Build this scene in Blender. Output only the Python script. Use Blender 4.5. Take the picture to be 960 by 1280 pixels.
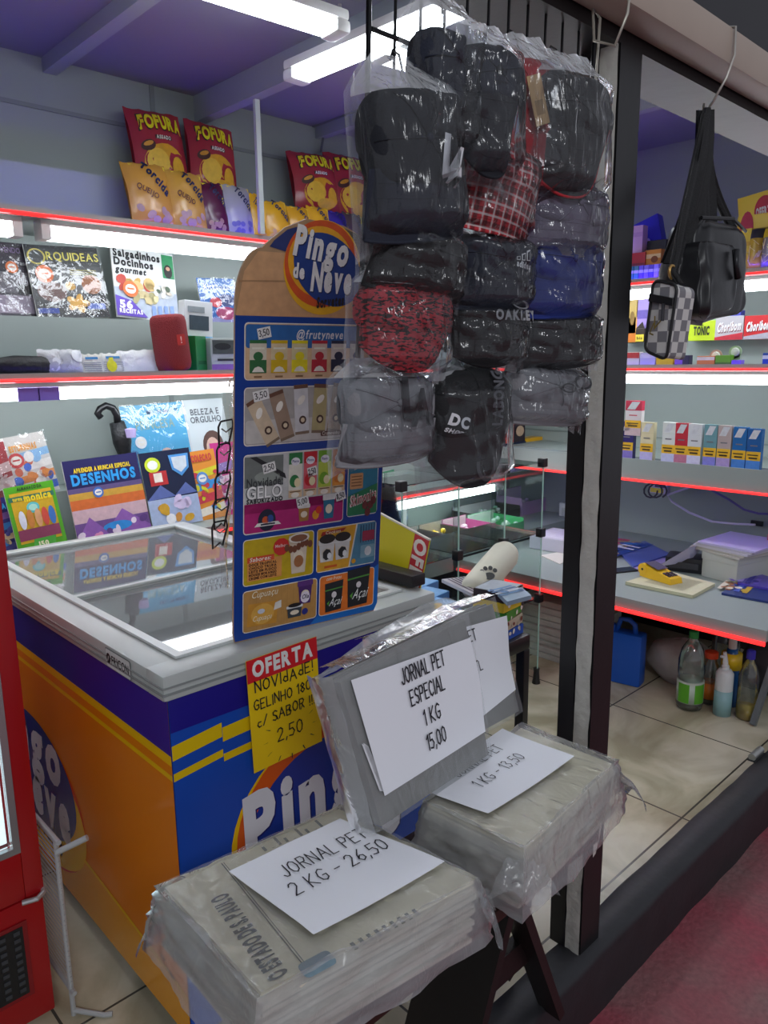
import bpy, bmesh, math, random
from mathutils import Matrix, Vector, noise
random.seed(7)
for o in list(bpy.data.objects): bpy.data.objects.remove(o)
SC = bpy.context.scene
COL = SC.collection
# ---------------------------------------------------------------- camera
F, YAW, PIT, ROL, CH = 950.0, math.radians(46.5), math.radians(11.2), math.radians(-0.66), 1.5
fw = Vector((math.cos(YAW)*math.cos(PIT), math.sin(YAW)*math.cos(PIT), -math.sin(PIT)))
rt = Vector((math.sin(YAW), -math.cos(YAW), 0)); up = rt.cross(fw)
RT = math.cos(ROL)*rt + math.sin(ROL)*up
UP = -math.sin(ROL)*rt + math.cos(ROL)*up
CAMP = Vector((0, 0, CH))
cd = bpy.data.cameras.new('camera'); cam = bpy.data.objects.new('camera', cd); COL.objects.link(cam)
cd.sensor_fit = 'HORIZONTAL'; cd.sensor_width = 36; cd.lens = F/960*36; cd.clip_start = .02
cam.matrix_world = Matrix(((RT.x, UP.x, -fw.x, 0), (RT.y, UP.y, -fw.y, 0), (RT.z, UP.z, -fw.z, CH), (0, 0, 0, 1)))
SC.camera = cam
# ---------------------------------------------------------------- world, exposure
SC.view_settings.view_transform = 'Standard'; SC.view_settings.look = 'None'
SC.view_settings.gamma = 1; SC.view_settings.use_curve_mapping = False
SC.view_settings.exposure = 0.52
SC.cycles.max_bounces = 8; SC.cycles.transparent_max_bounces = 24
SC.cycles.use_denoising = True; SC.cycles.sample_clamp_indirect = 4
w = bpy.data.worlds.new('world'); SC.world = w; w.use_nodes = True
WB = w.node_tree.nodes['Background']; WB.inputs[0].default_value = (.62, .64, .72, 1); WB.inputs[1].default_value = .42
TUBE, VIOLET, REDS = 7.0, 22.0, 1.2
def lamp(name, loc, target, size, power, color):
    l = bpy.data.lights.new(name, 'AREA'); l.shape = 'RECTANGLE'; l.size, l.size_y = size; l.energy = power; l.color = color
    o = bpy.data.objects.new(name, l); COL.objects.link(o); o.location = loc
    o.rotation_euler = (Vector(target)-Vector(loc)).to_track_quat('-Z', 'Y').to_euler(); return o
# fill light added high behind the camera to brighten the kiosk front
lamp('front_fill', (-1.2, -2.6, 3.4), (.9, 1.0, .9), (1.6, .5), 36, (.93, .96, 1))

def at(px, py, ax, val):            # the point of the plane x/y/z = val seen at a place of the 960 x 1280 photograph
    d = fw*F + RT*(px-480) - UP*(py-640); i = 'xyz'.index(ax)
    return CAMP + d*((val-CAMP[i])/d[i])
# ---------------------------------------------------------------- materials
def lin(h):
    h = h.lstrip('#'); r = []
    for i in (0, 2, 4):
        c = int(h[i:i+2], 16)/255; r.append(c/12.92 if c <= .04045 else ((c+.055)/1.055)**2.4)
    return (*r, 1)
MC = {}
def mat(h, rough=.5, metal=0, emit=0, noise_amt=0, scale=30, bump=0, spec=.5, name=None, trans=0):
    k = (h, rough, metal, emit, noise_amt, scale, bump, spec, trans)
    if k in MC: return MC[k]
    m = bpy.data.materials.new(name or 'paint_'+h.lstrip('#')); m.use_nodes = True; nt = m.node_tree
    p = nt.nodes['Principled BSDF']; c = lin(h)
    p.inputs['Base Color'].default_value = c; p.inputs['Roughness'].default_value = rough; p.inputs['Metallic'].default_value = metal
    p.inputs['Specular IOR Level'].default_value = spec; p.inputs['Transmission Weight'].default_value = trans
    if emit: p.inputs['Emission Color'].default_value = c; p.inputs['Emission Strength'].default_value = emit
    if noise_amt or bump:
        g = nt.nodes.new('ShaderNodeNewGeometry'); n = nt.nodes.new('ShaderNodeTexNoise'); n.inputs['Scale'].default_value = scale; n.inputs['Detail'].default_value = 5
        tc = nt.nodes.new('ShaderNodeTexCoord'); nt.links.new(tc.outputs['Object'], n.inputs['Vector'])
        if noise_amt:
            mx = nt.nodes.new('ShaderNodeMix'); mx.data_type = 'RGBA'; mx.blend_type = 'MIX'
            mx.inputs[6].default_value = tuple(x*(1-noise_amt) for x in c[:3])+(1,); mx.inputs[7].default_value = tuple(min(1, x*(1+noise_amt)) for x in c[:3])+(1,)
            nt.links.new(n.outputs['Fac'], mx.inputs[0]); nt.links.new(mx.outputs[2], p.inputs['Base Color'])
        if bump:
            b = nt.nodes.new('ShaderNodeBump'); b.inputs['Strength'].default_value = bump; b.inputs['Distance'].default_value = .01
            nt.links.new(n.outputs['Fac'], b.inputs['Height']); nt.links.new(b.outputs['Normal'], p.inputs['Normal'])
    MC[k] = m; return m
def film(name, tint='e8eef0', haze=.08, gloss=.1, rough=.12, bump=.6, scale=22, thick=1.35, stretch=(1.6, .55, 1)):   # thin clear plastic or glass sheet
    m = bpy.data.materials.new(name); m.use_nodes = True; nt = m.node_tree; N = nt.nodes; L = nt.links
    N.remove(N['Principled BSDF']); out = N['Material Output']
    t = N.new('ShaderNodeBsdfTransparent'); t.inputs[0].default_value = lin(tint)
    g = N.new('ShaderNodeBsdfGlossy'); g.inputs['Roughness'].default_value = rough; g.inputs[0].default_value = (1, 1, 1, 1)
    d = N.new('ShaderNodeBsdfDiffuse'); d.inputs[0].default_value = (.8, .82, .84, 1)
    m1 = N.new('ShaderNodeMixShader'); m1.inputs[0].default_value = haze; L.new(t.outputs[0], m1.inputs[1]); L.new(d.outputs[0], m1.inputs[2])
    lw = N.new('ShaderNodeFresnel'); lw.inputs['IOR'].default_value = thick
    ad = N.new('ShaderNodeMath'); ad.operation = 'ADD'; ad.inputs[1].default_value = gloss; ad.use_clamp = True; L.new(lw.outputs[0], ad.inputs[0])
    m2 = N.new('ShaderNodeMixShader'); L.new(ad.outputs[0], m2.inputs[0]); L.new(m1.outputs[0], m2.inputs[1]); L.new(g.outputs[0], m2.inputs[2])
    if bump:
        tc = N.new('ShaderNodeTexCoord'); mp = N.new('ShaderNodeMapping'); mp.inputs['Scale'].default_value = stretch; mp.inputs['Rotation'].default_value = (0, 0, .45)
        n = N.new('ShaderNodeTexNoise'); n.inputs['Scale'].default_value = scale; n.inputs['Detail'].default_value = 3; n.inputs['Distortion'].default_value = 1.2
        b = N.new('ShaderNodeBump'); b.inputs['Strength'].default_value = bump; b.inputs['Distance'].default_value = .012
        L.new(tc.outputs['Object'], mp.inputs[0]); L.new(mp.outputs[0], n.inputs['Vector']); L.new(n.outputs['Fac'], b.inputs['Height'])
        L.new(b.outputs[0], g.inputs['Normal']); L.new(b.outputs[0], lw.inputs['Normal'])
    L.new(m2.outputs[0], out.inputs[0]); return m
# ---------------------------------------------------------------- glyphs of the built-in font, one mesh each
CHARS = "ABCDEFGHIJKLMNOPQRSTUVWXYZabcdefghijklmnopqrstuvwxyz0123456789@.,:!-/%&ãáç"
GL = {}
def make_glyphs():
    tmp = []
    for bold, off in ((0, 0), (1, .018), (2, .05)):
        for ch in CHARS:
            cu = bpy.data.curves.new('g', 'FONT'); cu.body = ch; cu.resolution_u = 3; cu.offset = off
            ob = bpy.data.objects.new('g', cu); COL.objects.link(ob); tmp.append((bold, ch, ob))
    dg = bpy.context.evaluated_depsgraph_get(); dg.update()
    for bold, ch, ob in tmp:
        me = ob.evaluated_get(dg).to_mesh()
        vs = [tuple(v.co[:2]) for v in me.vertices]; fs = [tuple(p.vertices) for p in me.polygons]
        x0 = min(v[0] for v in vs); x1 = max(v[0] for v in vs)
        GL[bold, ch] = ([(a-x0, b) for a, b in vs], fs, x1-x0)
        ob.evaluated_get(dg).to_mesh_clear()
    for _, _, ob in tmp:
        cu = ob.data; bpy.data.objects.remove(ob); bpy.data.curves.remove(cu)
make_glyphs()
STROKE = {   # single-line letters, box 0..1 high
'A':[[(0,0),(.3,1),(.6,0)],[(.12,.38),(.48,.38)]],'B':[[(0,0),(0,1),(.35,1),(.45,.85),(.35,.55),(0,.53)],[(.35,.53),(.5,.3),(.38,0),(0,0)]],
'C':[[(.5,.85),(.3,1),(.1,.85),(0,.5),(.1,.15),(.3,0),(.5,.15)]],'D':[[(0,0),(0,1),(.3,.95),(.5,.7),(.5,.3),(.3,.05),(0,0)]],
'E':[[(.45,1),(0,1),(0,0),(.45,0)],[(0,.52),(.35,.52)]],'G':[[(.5,.85),(.3,1),(.1,.85),(0,.5),(.1,.12),(.3,0),(.5,.15),(.5,.45),(.28,.45)]],
'H':[[(0,0),(0,1)],[(.5,0),(.5,1)],[(0,.5),(.5,.5)]],'I':[[(.05,0),(.05,1)]],'J':[[(.4,1),(.4,.25),(.3,.02),(.12,.02),(0,.2)]],
'K':[[(0,0),(0,1)],[(.45,1),(.02,.45),(.5,0)]],'L':[[(0,1),(0,0),(.42,0)]],'N':[[(0,0),(0,1),(.5,0),(.5,1)]],
'O':[[(.28,0),(.08,.15),(0,.5),(.08,.85),(.28,1),(.48,.85),(.56,.5),(.48,.15),(.28,0)]],'P':[[(0,0),(0,1),(.36,1),(.5,.78),(.36,.5),(0,.5)]],
'R':[[(0,0),(0,1),(.36,1),(.48,.78),(.36,.52),(0,.5)],[(.22,.5),(.5,0)]],'S':[[(.47,.86),(.27,1),(.06,.86),(.08,.6),(.4,.42),(.48,.18),(.27,0),(.02,.12)]],
'T':[[(0,1),(.5,1)],[(.25,1),(.25,0)]],'V':[[(0,1),(.27,0),(.54,1)]],'M':[[(0,0),(.05,1),(.3,.3),(.55,1),(.6,0)]],'U':[[(0,1),(0,.2),(.25,0),(.5,.2),(.5,1)]],
'Z':[[(0,1),(.5,1),(0,0),(.52,0)]],'d':[[(.4,1),(.42,.05),(.2,0),(.02,.2),(.15,.5),(.4,.4)]],'/':[[(0,0),(.4,1)]],'c':[[(.35,.5),(.1,.5),(0,.22),(.15,0),(.38,.05)]],'m':[[(0,0),(0,.5),(.2,.5),(.2,0)],[(.2,.5),(.4,.45),(.4,0)]],
'0':[[(.25,0),(.06,.15),(0,.5),(.06,.85),(.25,1),(.44,.85),(.5,.5),(.44,.15),(.25,0)]],'1':[[(0,.78),(.18,1),(.18,0)]],
'2':[[(0,.78),(.1,.95),(.28,1),(.44,.85),(.42,.6),(0,0),(.5,0)]],'3':[[(0,.9),(.25,1),(.43,.8),(.2,.54),(.46,.3),(.25,0),(0,.1)]],
'5':[[(.45,1),(.06,1),(.03,.56),(.3,.6),(.47,.32),(.3,.02),(0,.08)]],'6':[[(.4,1),(.1,.6),(0,.25),(.2,0),(.43,.15),(.4,.42),(.2,.5),(.03,.3)]],'8':[[(.25,.53),(.05,.75),(.25,1),(.45,.75),(.25,.53),(.02,.25),(.25,0),(.48,.25),(.25,.53)]],
',':[[(.08,.08),(.0,-.15)]],'.':[[(.02,.0),(.06,.04)]],'-':[[(0,.45),(.35,.45)]],'!':[[(.05,1),(.05,.3)],[(.05,.05),(.05,0)]]}
# ---------------------------------------------------------------- mesh builder
class B:
    def __init__(s, M=None): s.v = []; s.f = []; s.k = []; s.ms = []; s.M = M or Matrix(); s.fn = None; s.e = .0006
    def mi(s, m):
        if isinstance(m, str): m = mat(m, noise_amt=.22, scale=55)
        if m not in s.ms: s.ms.append(m)
        return s.ms.index(m)
    def add(s, vs, fs, m):
        o = len(s.v); k = s.mi(m)
        for p in vs:
            p = Vector(p)
            if s.fn: p = Vector(s.fn(p))
            s.v.append(s.M @ p)
        for f in fs: s.f.append([i+o for i in f]); s.k.append(k)
    def box(s, a, b, m, bev=0, R=None):
        if bev:
            bm = bmesh.new(); bmesh.ops.create_cube(bm, size=1)
            for v in bm.verts: v.co = Vector((a[i]+(v.co[i]+.5)*(b[i]-a[i]) for i in range(3)))
            bmesh.ops.bevel(bm, geom=bm.edges[:], offset=bev, segments=2, affect='EDGES', profile=.6)
            bm.verts.index_update(); vs = [v.co.copy() for v in bm.verts]; fs = [[v.index for v in f.verts] for f in bm.faces]; bm.free()
        else:
            vs = [Vector((x, y, z)) for z in (a[2], b[2]) for y in (a[1], b[1]) for x in (a[0], b[0])]
            fs = [(0,2,3,1),(4,5,7,6),(0,1,5,4),(2,6,7,3),(0,4,6,2),(1,3,7,5)]
        if R: vs = [R @ v for v in vs]
        s.add(vs, fs, m)
    def hexa(s, c, m):      # 8 corners: bottom four then top four, both counter-clockwise
        s.add(c, [(3,2,1,0),(4,5,6,7),(0,1,5,4),(1,2,6,5),(2,3,7,6),(3,0,4,7)], m)
    def tube(s, pts, r, m, n=8, closed=False, flat=1):
        pts = [Vector(p) for p in pts]; vs = []; L = len(pts); prev = None
        for i, p in enumerate(pts):
            a = pts[(i-1) % L] if (closed or i) else p; b = pts[(i+1) % L] if (closed or i < L-1) else p
            t = (b-a).normalized()
            u = prev - t*prev.dot(t) if prev else t.orthogonal()
            if u.length < 1e-5: u = t.orthogonal()
            u.normalize(); prev = u; v2 = t.cross(u); rr = r[i] if isinstance(r, (list, tuple)) else r
            for k in range(n):
                c = 2*math.pi*k/n; vs.append(p + u*math.cos(c)*rr + v2*math.sin(c)*rr*flat)
        fs = []
        for i in range(L if closed else L-1):
            j = (i+1) % L
            for k in range(n): fs.append((i*n+k, i*n+(k+1) % n, j*n+(k+1) % n, j*n+k))
        if not closed: fs += [tuple(range(n-1, -1, -1)), tuple(range((L-1)*n, L*n))]
        s.add(vs, fs, m)
    def lathe(s, prof, m, c=(0, 0, 0), n=20, sx=1, sy=1, axis=None):
        vs = []; fs = []; L = len(prof); c = Vector(c)
        for r, z in prof:
            for k in range(n):
                a = 2*math.pi*k/n; p = Vector((r*math.cos(a)*sx, r*math.sin(a)*sy, z))
                if axis: p = axis @ p
                vs.append(c+p)
        for i in range(L-1):
            for k in range(n): fs.append((i*n+k, i*n+(k+1) % n, (i+1)*n+(k+1) % n, (i+1)*n+k))
        fs += [tuple(range(n-1, -1, -1)), tuple(range((L-1)*n, L*n))]
        s.add(vs, fs, m)
    def grid(s, fn, nu, nv, m, wrap=False):
        vs = [fn(i/nu, j/nv) for j in range(nv+1) for i in range(nu+1)]
        fs = [(j*(nu+1)+i, j*(nu+1)+i+1, (j+1)*(nu+1)+i+1, (j+1)*(nu+1)+i) for j in range(nv) for i in range(nu)]
        s.add(vs, fs, m)
    def prism(s, poly, z0, z1, m):
        n = len(poly); vs = [(x, y, z0) for x, y in poly]+[(x, y, z1) for x, y in poly]
        s.add(vs, [tuple(range(n-1, -1, -1)), tuple(range(n, 2*n))]+[(i, (i+1) % n, n+(i+1) % n, n+i) for i in range(n)], m)
    # ---- flat print: x right, y up, layer l
    def poly(s, pts, m, l=1): s.add([(x, y, l*s.e) for x, y in pts], [tuple(range(len(pts)))], m)
    def rect(s, x0, y0, x1, y1, m, l=1, nx=1, ny=1):
        s.grid(lambda u, v: (x0+(x1-x0)*u, y0+(y1-y0)*v, l*s.e), nx, ny, m)
    def rr(s, x0, y0, x1, y1, m, l=1, r=.01):
        pts = []
        for cx, cy, a0 in ((x1-r, y0+r, -90), (x1-r, y1-r, 0), (x0+r, y1-r, 90), (x0+r, y0+r, 180)):
            for k in range(4): a = math.radians(a0+30*k); pts.append((cx+r*math.cos(a), cy+r*math.sin(a)))
        s.poly(pts, m, l)
    def ell(s, cx, cy, rx, ry, m, l=1, n=24, rot=0):
        vs = [(cx, cy, l*s.e)]; c, d = math.cos(rot), math.sin(rot)
        for k in range(n):
            a = 2*math.pi*k/n; x, y = rx*math.cos(a), ry*math.sin(a); vs.append((cx+x*c-y*d, cy+x*d+y*c, l*s.e))
        s.add(vs, [(0, k+1, (k+1) % n+1) for k in range(n)], m)
    def txt(s, t, x, y, h, m, l=2, w=None, bold=1, shear=0, rot=0, align='c', arc=0, sp=.1):
        q = h/.69; items = []; X = 0
        for ch in t:
            if ch == ' ' or (bold, ch) not in GL: X += .3; continue
            vs, fs, wd = GL[bold, ch]; items.append((X, vs, fs)); X += wd+sp
        W = max(X-sp, .01); kx = q if w is None else w/W
        ox = {'c': -W*kx/2, 'l': 0, 'r': -W*kx}[align]; c, d = math.cos(rot), math.sin(rot)
        for X0, vs, fs in items:
            o = []
            for a, b in vs:
                u = ox+(X0+a)*kx+shear*b*q; v = b*q
                if arc: v += arc*(1-(2*(X0+a)/W-1)**2)
                o.append((x+u*c-v*d, y+u*d+v*c, l*s.e))
            s.add(o, fs, m)
    def stroke(s, t, x, y, h, m, l=2, w=None, th=.06, rot=0, shear=0, jit=0, align='c', sp=.22):
        it = []; X = 0
        for ch in t:
            if ch == ' ': X += .4; continue
            st = STROKE[ch]; it.append((X, st)); X += max(p[0] for a in st for p in a)+sp
        W = X-sp; kx = h if w is None else w/W; ox = {'c': -W*kx/2, 'l': 0, 'r': -W*kx}[align]; c, d = math.cos(rot), math.sin(rot)
        for X0, st in it:
            jy = random.uniform(-jit, jit)
            for ln in st:
                P = []
                for a, b in ln:
                    b += jy; u = ox+(X0+a)*kx+shear*b*h; v = b*h; P.append(Vector((x+u*c-v*d, y+u*d+v*c)))
                for p, q in zip(P, P[1:]):
                    t_ = (q-p); 
                    if t_.length < 1e-6: continue
                    t_.normalize(); nn = Vector((-t_.y, t_.x))*th*h/2; e = t_*th*h/2.5
                    s.poly([p-e-nn, q+e-nn, q+e+nn, p-e+nn], m, l)
    def build(s, name, parent=None, smooth=False, M=None, solid=0):
        me = bpy.data.meshes.new(name); me.from_pydata([tuple(v) for v in s.v], [], s.f)
        for m in s.ms: me.materials.append(m)
        me.polygons.foreach_set('material_index', s.k)
        if smooth: me.polygons.foreach_set('use_smooth', [True]*len(me.polygons))
        me.update(); o = bpy.data.objects.new(name, me); COL.objects.link(o)
        if smooth == 2: me.set_sharp_from_angle(angle=math.radians(40))
        if parent: o.parent = parent
        if M is not None: o.matrix_world = M
        return o
def tag(o, label=None, cat=None, group=None, kind=None):
    if label: o['label'] = label
    if cat: o['category'] = cat
    if group: o['group'] = group
    if kind: o['kind'] = kind
    return o
def thing(name, label, cat, M=None, group=None):
    o = bpy.data.objects.new(name, None); COL.objects.link(o); o.empty_display_size = .05
    if M is not None: o.matrix_world = M if isinstance(M, Matrix) else Matrix.Translation(Vector(M))
    return tag(o, label, cat, group)
def struct(name, b, label=None, smooth=False): return tag(b.build(name, smooth=smooth), label, None, None, 'structure')
def frame(o, x, n):         # x: to the right on the face, n: out of the face
    x = Vector(x).normalized(); n = Vector(n); n = (n-x*n.dot(x)).normalized(); y = n.cross(x)
    return Matrix(((x.x, y.x, n.x, o[0]), (x.y, y.y, n.y, o[1]), (x.z, y.z, n.z, o[2]), (0, 0, 0, 1)))
RX = lambda d: Matrix.Rotation(math.radians(d), 4, 'X')
RY = lambda d: Matrix.Rotation(math.radians(d), 4, 'Y')
RZ = lambda d: Matrix.Rotation(math.radians(d), 4, 'Z')
TR = lambda *a: Matrix.Translation(a)
def place(ax, val, x0, y0, x1, y1, zb=None, lean=0, roll=0):
    """a spot on a wall shelf: frame with its origin at the bottom middle, and the width and height the photo shows there"""
    xm, ym = (x0+x1)/2, (y0+y1)/2
    a, b = at(x0, ym, ax, val), at(x1, ym, ax, val); zt = at(xm, y0, ax, val).z
    if zb is None: zb = at(xm, y1, ax, val).z
    c = (a+b)/2; c.z = zb
    fr = frame(c, (1, 0, 0), (0, -1, 0)) if ax == 'y' else frame(c, (0, -1, 0), (-1, 0, 0))
    return fr @ RZ(roll) @ RX(-lean), (a-b).length, zt-zb
# ================================================================ SETTING
def nodes_mat(name, rough=.4):
    m = bpy.data.materials.new(name); m.use_nodes = True; nt = m.node_tree; p = nt.nodes['Principled BSDF']; p.inputs['Roughness'].default_value = rough
    g = nt.nodes.new('ShaderNodeNewGeometry'); return m, nt, p, g
def tile_mat():
    m, nt, p, g = nodes_mat('beige_marble_tile', .22); N = nt.nodes.new; L = nt.links.new
    mp = N('ShaderNodeMapping'); mp.inputs['Location'].default_value = (.12, .22, 0); L(g.outputs['Position'], mp.inputs[0])
    br = N('ShaderNodeTexBrick'); br.offset = 0; br.inputs['Scale'].default_value = 1; br.inputs['Brick Width'].default_value = .6; br.inputs['Row Height'].default_value = .6
    br.inputs['Mortar Size'].default_value = .0035; br.inputs['Mortar Smooth'].default_value = .1
    L(mp.outputs[0], br.inputs[0])
    n = N('ShaderNodeTexNoise'); n.inputs['Scale'].default_value = 2.2; n.inputs['Detail'].default_value = 8; n.inputs['Distortion'].default_value = 1.6; L(mp.outputs[0], n.inputs[0])
    cr = N('ShaderNodeValToRGB'); cr.color_ramp.elements[0].position = .35; cr.color_ramp.elements[0].color = lin('a8a086'); cr.color_ramp.elements[1].position = .62; cr.color_ramp.elements[1].color = lin('d6cfb8')
    e = cr.color_ramp.elements.new(.5); e.color = lin('c4bca2'); L(n.outputs[0], cr.inputs[0])
    mx = N('ShaderNodeMix'); mx.data_type = 'RGBA'; mx.inputs[7].default_value = lin('4d4a42'); L(br.outputs['Fac'], mx.inputs[0]); L(cr.outputs[0], mx.inputs[6]); L(mx.outputs[2], p.inputs['Base Color'])
    return m
def pave_mat():
    m, nt, p, g = nodes_mat('worn_red_painted_cement', .75); N = nt.nodes.new; L = nt.links.new
    n = N('ShaderNodeTexNoise'); n.inputs['Scale'].default_value = 3; n.inputs['Detail'].default_value = 8; L(g.outputs['Position'], n.inputs[0])
    n2 = N('ShaderNodeTexNoise'); n2.inputs['Scale'].default_value = 60; n2.inputs['Detail'].default_value = 4; L(g.outputs['Position'], n2.inputs[0])
    cr = N('ShaderNodeValToRGB'); cr.color_ramp.elements[0].position = .38; cr.color_ramp.elements[0].color = lin('b5485a'); cr.color_ramp.elements[1].position = .68; cr.color_ramp.elements[1].color = lin('98706f')
    L(n.outputs[0], cr.inputs[0]); mx = N('ShaderNodeMix'); mx.data_type = 'RGBA'; mx.blend_type = 'MULTIPLY'; mx.inputs[0].default_value = .6
    L(cr.outputs[0], mx.inputs[6]); L(n2.outputs[0], mx.inputs[7]); L(mx.outputs[2], p.inputs['Base Color'])
    b = N('ShaderNodeBump'); b.inputs['Strength'].default_value = .4; b.inputs['Distance'].default_value = .01; L(n2.outputs[0], b.inputs['Height']); L(b.outputs[0], p.inputs['Normal'])
    return m
GREY = mat('939d99', .45, noise_amt=.06, scale=3, name='grey_enamel'); GREYD = mat('7f8986', .5, noise_amt=.06, scale=3)
CEIL = mat('8b8a98', .55, noise_amt=.05, scale=2); BLK = mat('141416', .4, noise_amt=.3, scale=8, bump=.15); CREAM = mat('a8988a', .45, noise_amt=.1, scale=9)
WHITE = mat('d9d9d6', .4); DARK = mat('1c1d20', .55, noise_amt=.2, scale=6)
X0, X1, YF, YW, XF, XW, ZC = -1.0, 4.08, 2.66, 3.05, 3.5, 4.05, 2.6
b = B(); b.box((X0, .86, -.05), (XW, YW, 0), tile_mat()); struct('floor', b)
b = B(); b.box((-4, -5, -.2), (7, .86, -.1), pave_mat()); struct('sidewalk', b)
b = B(); b.grid(lambda u, v: (X0-.5+(6.5+0)*u, [.815, .80, .805, .885, .895, .895][min(5, int(round(v*5)))]+.006*noise.noise((u*40, v*3, 0)), [-.12, .08, .098, .102, .09, -.06][min(5, int(round(v*5)))]+.003*noise.noise((u*60, v*5, 3))), 160, 5, mat('232327', .55, noise_amt=.35, scale=14, bump=.3))
struct('kerb', b, smooth=True)
b = B(); b.box((X0, YW, 0), (XW, YW+.04, ZC), GREY)
for x in (.35, 1.62, 2.9): b.box((x, YW-.004, 1.0), (x+.02, YW, ZC), GREYD)
b.box((X0, YW-.006, 2.42), (XW, YW, 2.435), GREYD); struct('wall_back', b)
b = B(); b.box((XW, .8, 0), (XW+.04, YW, ZC), GREY); b.box((XW-.005, .8, 1.06), (XW, YW, 1.07), GREYD); struct('wall_right', b)
b = B(); b.box((X0-.04, .86, 0), (X0, YW, ZC), GREY); struct('wall_left', b)
b = B(); b.box((X0, .86, ZC), (XW, YW, ZC+.04), CEIL)
for x in (.6, 2.45, 3.3): b.box((x, .95, ZC-.003), (x+.012, YW, ZC), GREYD)
struct('ceiling', b)
k = 1
for x, w_, h_ in ((1.2, .05, .05), (1.82, .05, .1), (2.47, .04, .05), (3.2, .05, .07)):
    b = B(); b.box((x, .93, ZC-h_), (x+w_, YW, ZC), mat('9aa2a6', .4)); struct('trim_%d' % k, b); k += 1
b = B(); b.box((X0, .98, 2.17), (XW, 1.08, 2.25), mat('b9bab8', .5, noise_amt=.1, scale=12)); b.box((X0, 1.09, 2.20), (XW, 1.12, 2.28), GREYD); struct('trim_5', b)
b = B(); b.box((X0-.5, .83, 2.085), (5.5, .96, 2.17), BLK); struct('header_beam', b)
b = B(); b.box((X0-.5, .76, 2.105), (5.5, .83, 2.18), CREAM, bev=.015); struct('shutter_rail', b, smooth=2)
b = B(); b.box((X0-.5, .80, 2.181), (5.5, .86, 3.2), mat('25252a', .6, noise_amt=.25, scale=2)); struct('wall_front', b)
# corner post of the opening: white-painted side, black front
b = B(); px_, py_ = 1.415, .83
b.box((px_+.004, py_, .1), (px_+.085, py_+.042, 2.085), BLK)
WP = mat('b5b4ac', .6, noise_amt=.12, scale=40, bump=.5)
b.grid(lambda u, v: (px_+.003*noise.noise((0, u*2, v*40))-.001, py_+.002+.038*u+.003*noise.noise((3, u*3, v*30)), .1+1.985*v), 6, 120, WP)
b.box((px_-.003, py_+.042, .1), (px_+.07, py_+.082, 2.085), BLK)
b.M = frame((px_+.05, py_-.001, .38), (1, 0, 0), (0, -1, 0)); b.poly([(-.012, -.035), (.0, -.03), (.012, .0), (.022, .035), (.014, .03), (.0, .005), (-.012, .01)], 'c9c4bd')
struct('door_post', b, smooth=2)

# ================================================================ WALL SHELVES
RED = mat('ff2a2a', .3, emit=REDS, name='red_led_flex'); TUB = mat('f2f8ff', .4, emit=TUBE, name='led_tube_diffuser'); VIO = mat('5a35ff', .4, emit=VIOLET, name='violet_led_tape'); VIO2 = mat('5a36ff', .4, emit=VIOLET*.12, name='dim_violet_led_tape')
Z1, Z2, Z3 = 1.985, 1.457, .835
E1, E2, E3 = 1.858, 1.453, .91
def wall_shelf(ax, z, a, c, label, riser=.13, rdepth=.17, lip=.018, strip_z=0, front=None):
    """ax 'y': along the back wall, 'x': along the right wall; from a to c"""
    t = thing('wall_shelf', label, 'shelf'); f, wl = (YF, YW) if ax == 'y' else (XF, XW)
    P = (lambda u, d, h: (u, d, h)) if ax == 'y' else (lambda u, d, h: (d, u, h))
    def bx(bb, u0, d0, h0, u1, d1, h1, m): bb.box(P(u0, d0, h0), P(u1, d1, h1), m)
    q = B(); bx(q, a, f+.008, z-.012, c, wl, z+.012, GREY); bx(q, a, f, z-.014, c, f+.008, z+lip, GREY); q.build('board', t)
    q = B(); bx(q, a, wl-rdepth, z+.012, c, wl, z+riser, GREY); q.build('riser', t)
    q = B(); q.tube([P(a, f-.005, z-.006+strip_z), P(c, f-.005, z-.006+strip_z)], .0065, RED); tag(q.build('edge_light', t), 'glowing red strip along the front edge')
    if z == Z3: return t
    q = B(); bx(q, a+.05, f+.016, z+.0125, c-.05, f+.024, z+.0145, VIO if z in (Z1, E1) else VIO2); tag(q.build('light_tape', t), 'violet light tape behind the front lip')
    return t
TUB2 = mat('f2f9ff', .4, emit=TUBE*1.6, name='bright_led_tube_diffuser')
def batten(ax, z, a, c, label, tape=False):
    f = YF if ax == 'y' else XF
    P = (lambda u, d, h: (u, d, h)) if ax == 'y' else (lambda u, d, h: (d, u, h))
    t = thing('tube_light', label, 'light', None, 'tube lights under the shelves')
    q = B(); q.box(P(a-.03, f+.02, z-.03), P(c+.03, f+.085, z-.013), WHITE)
    for e in (a-.03, c): q.box(P(e, f+.018, z-.075), P(e+.03, f+.087, z-.0295), WHITE)
    q.build('housing', t)
    q = B(); q.box(P(a, f+.02, z-.072), P(c, f+.085, z-.0305), TUB2 if z == Z3 else TUB); q.build('diffuser', t)
    if tape:
        for i, x in enumerate(tape):
            q = B(); q.box(P(x, f+.017, z-.074), P(x+.07, f+.019, z-.03), mat('7a68c8', .4)); tag(q.build('tape', t), 'strip of violet tape wrapped over the light')
wall_shelf('y', Z1, X0, XF-.01, 'topmost grey back-wall shelf carrying the snack bags', riser=.2)
wall_shelf('y', Z2, X0, XF-.01, 'middle grey back-wall shelf with the red speaker and cookery magazine', riser=.215)
wall_shelf('y', Z3, X0, XF-.01, 'lowest grey back-wall shelf with comics, behind the chest freezer', riser=.2)

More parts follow.
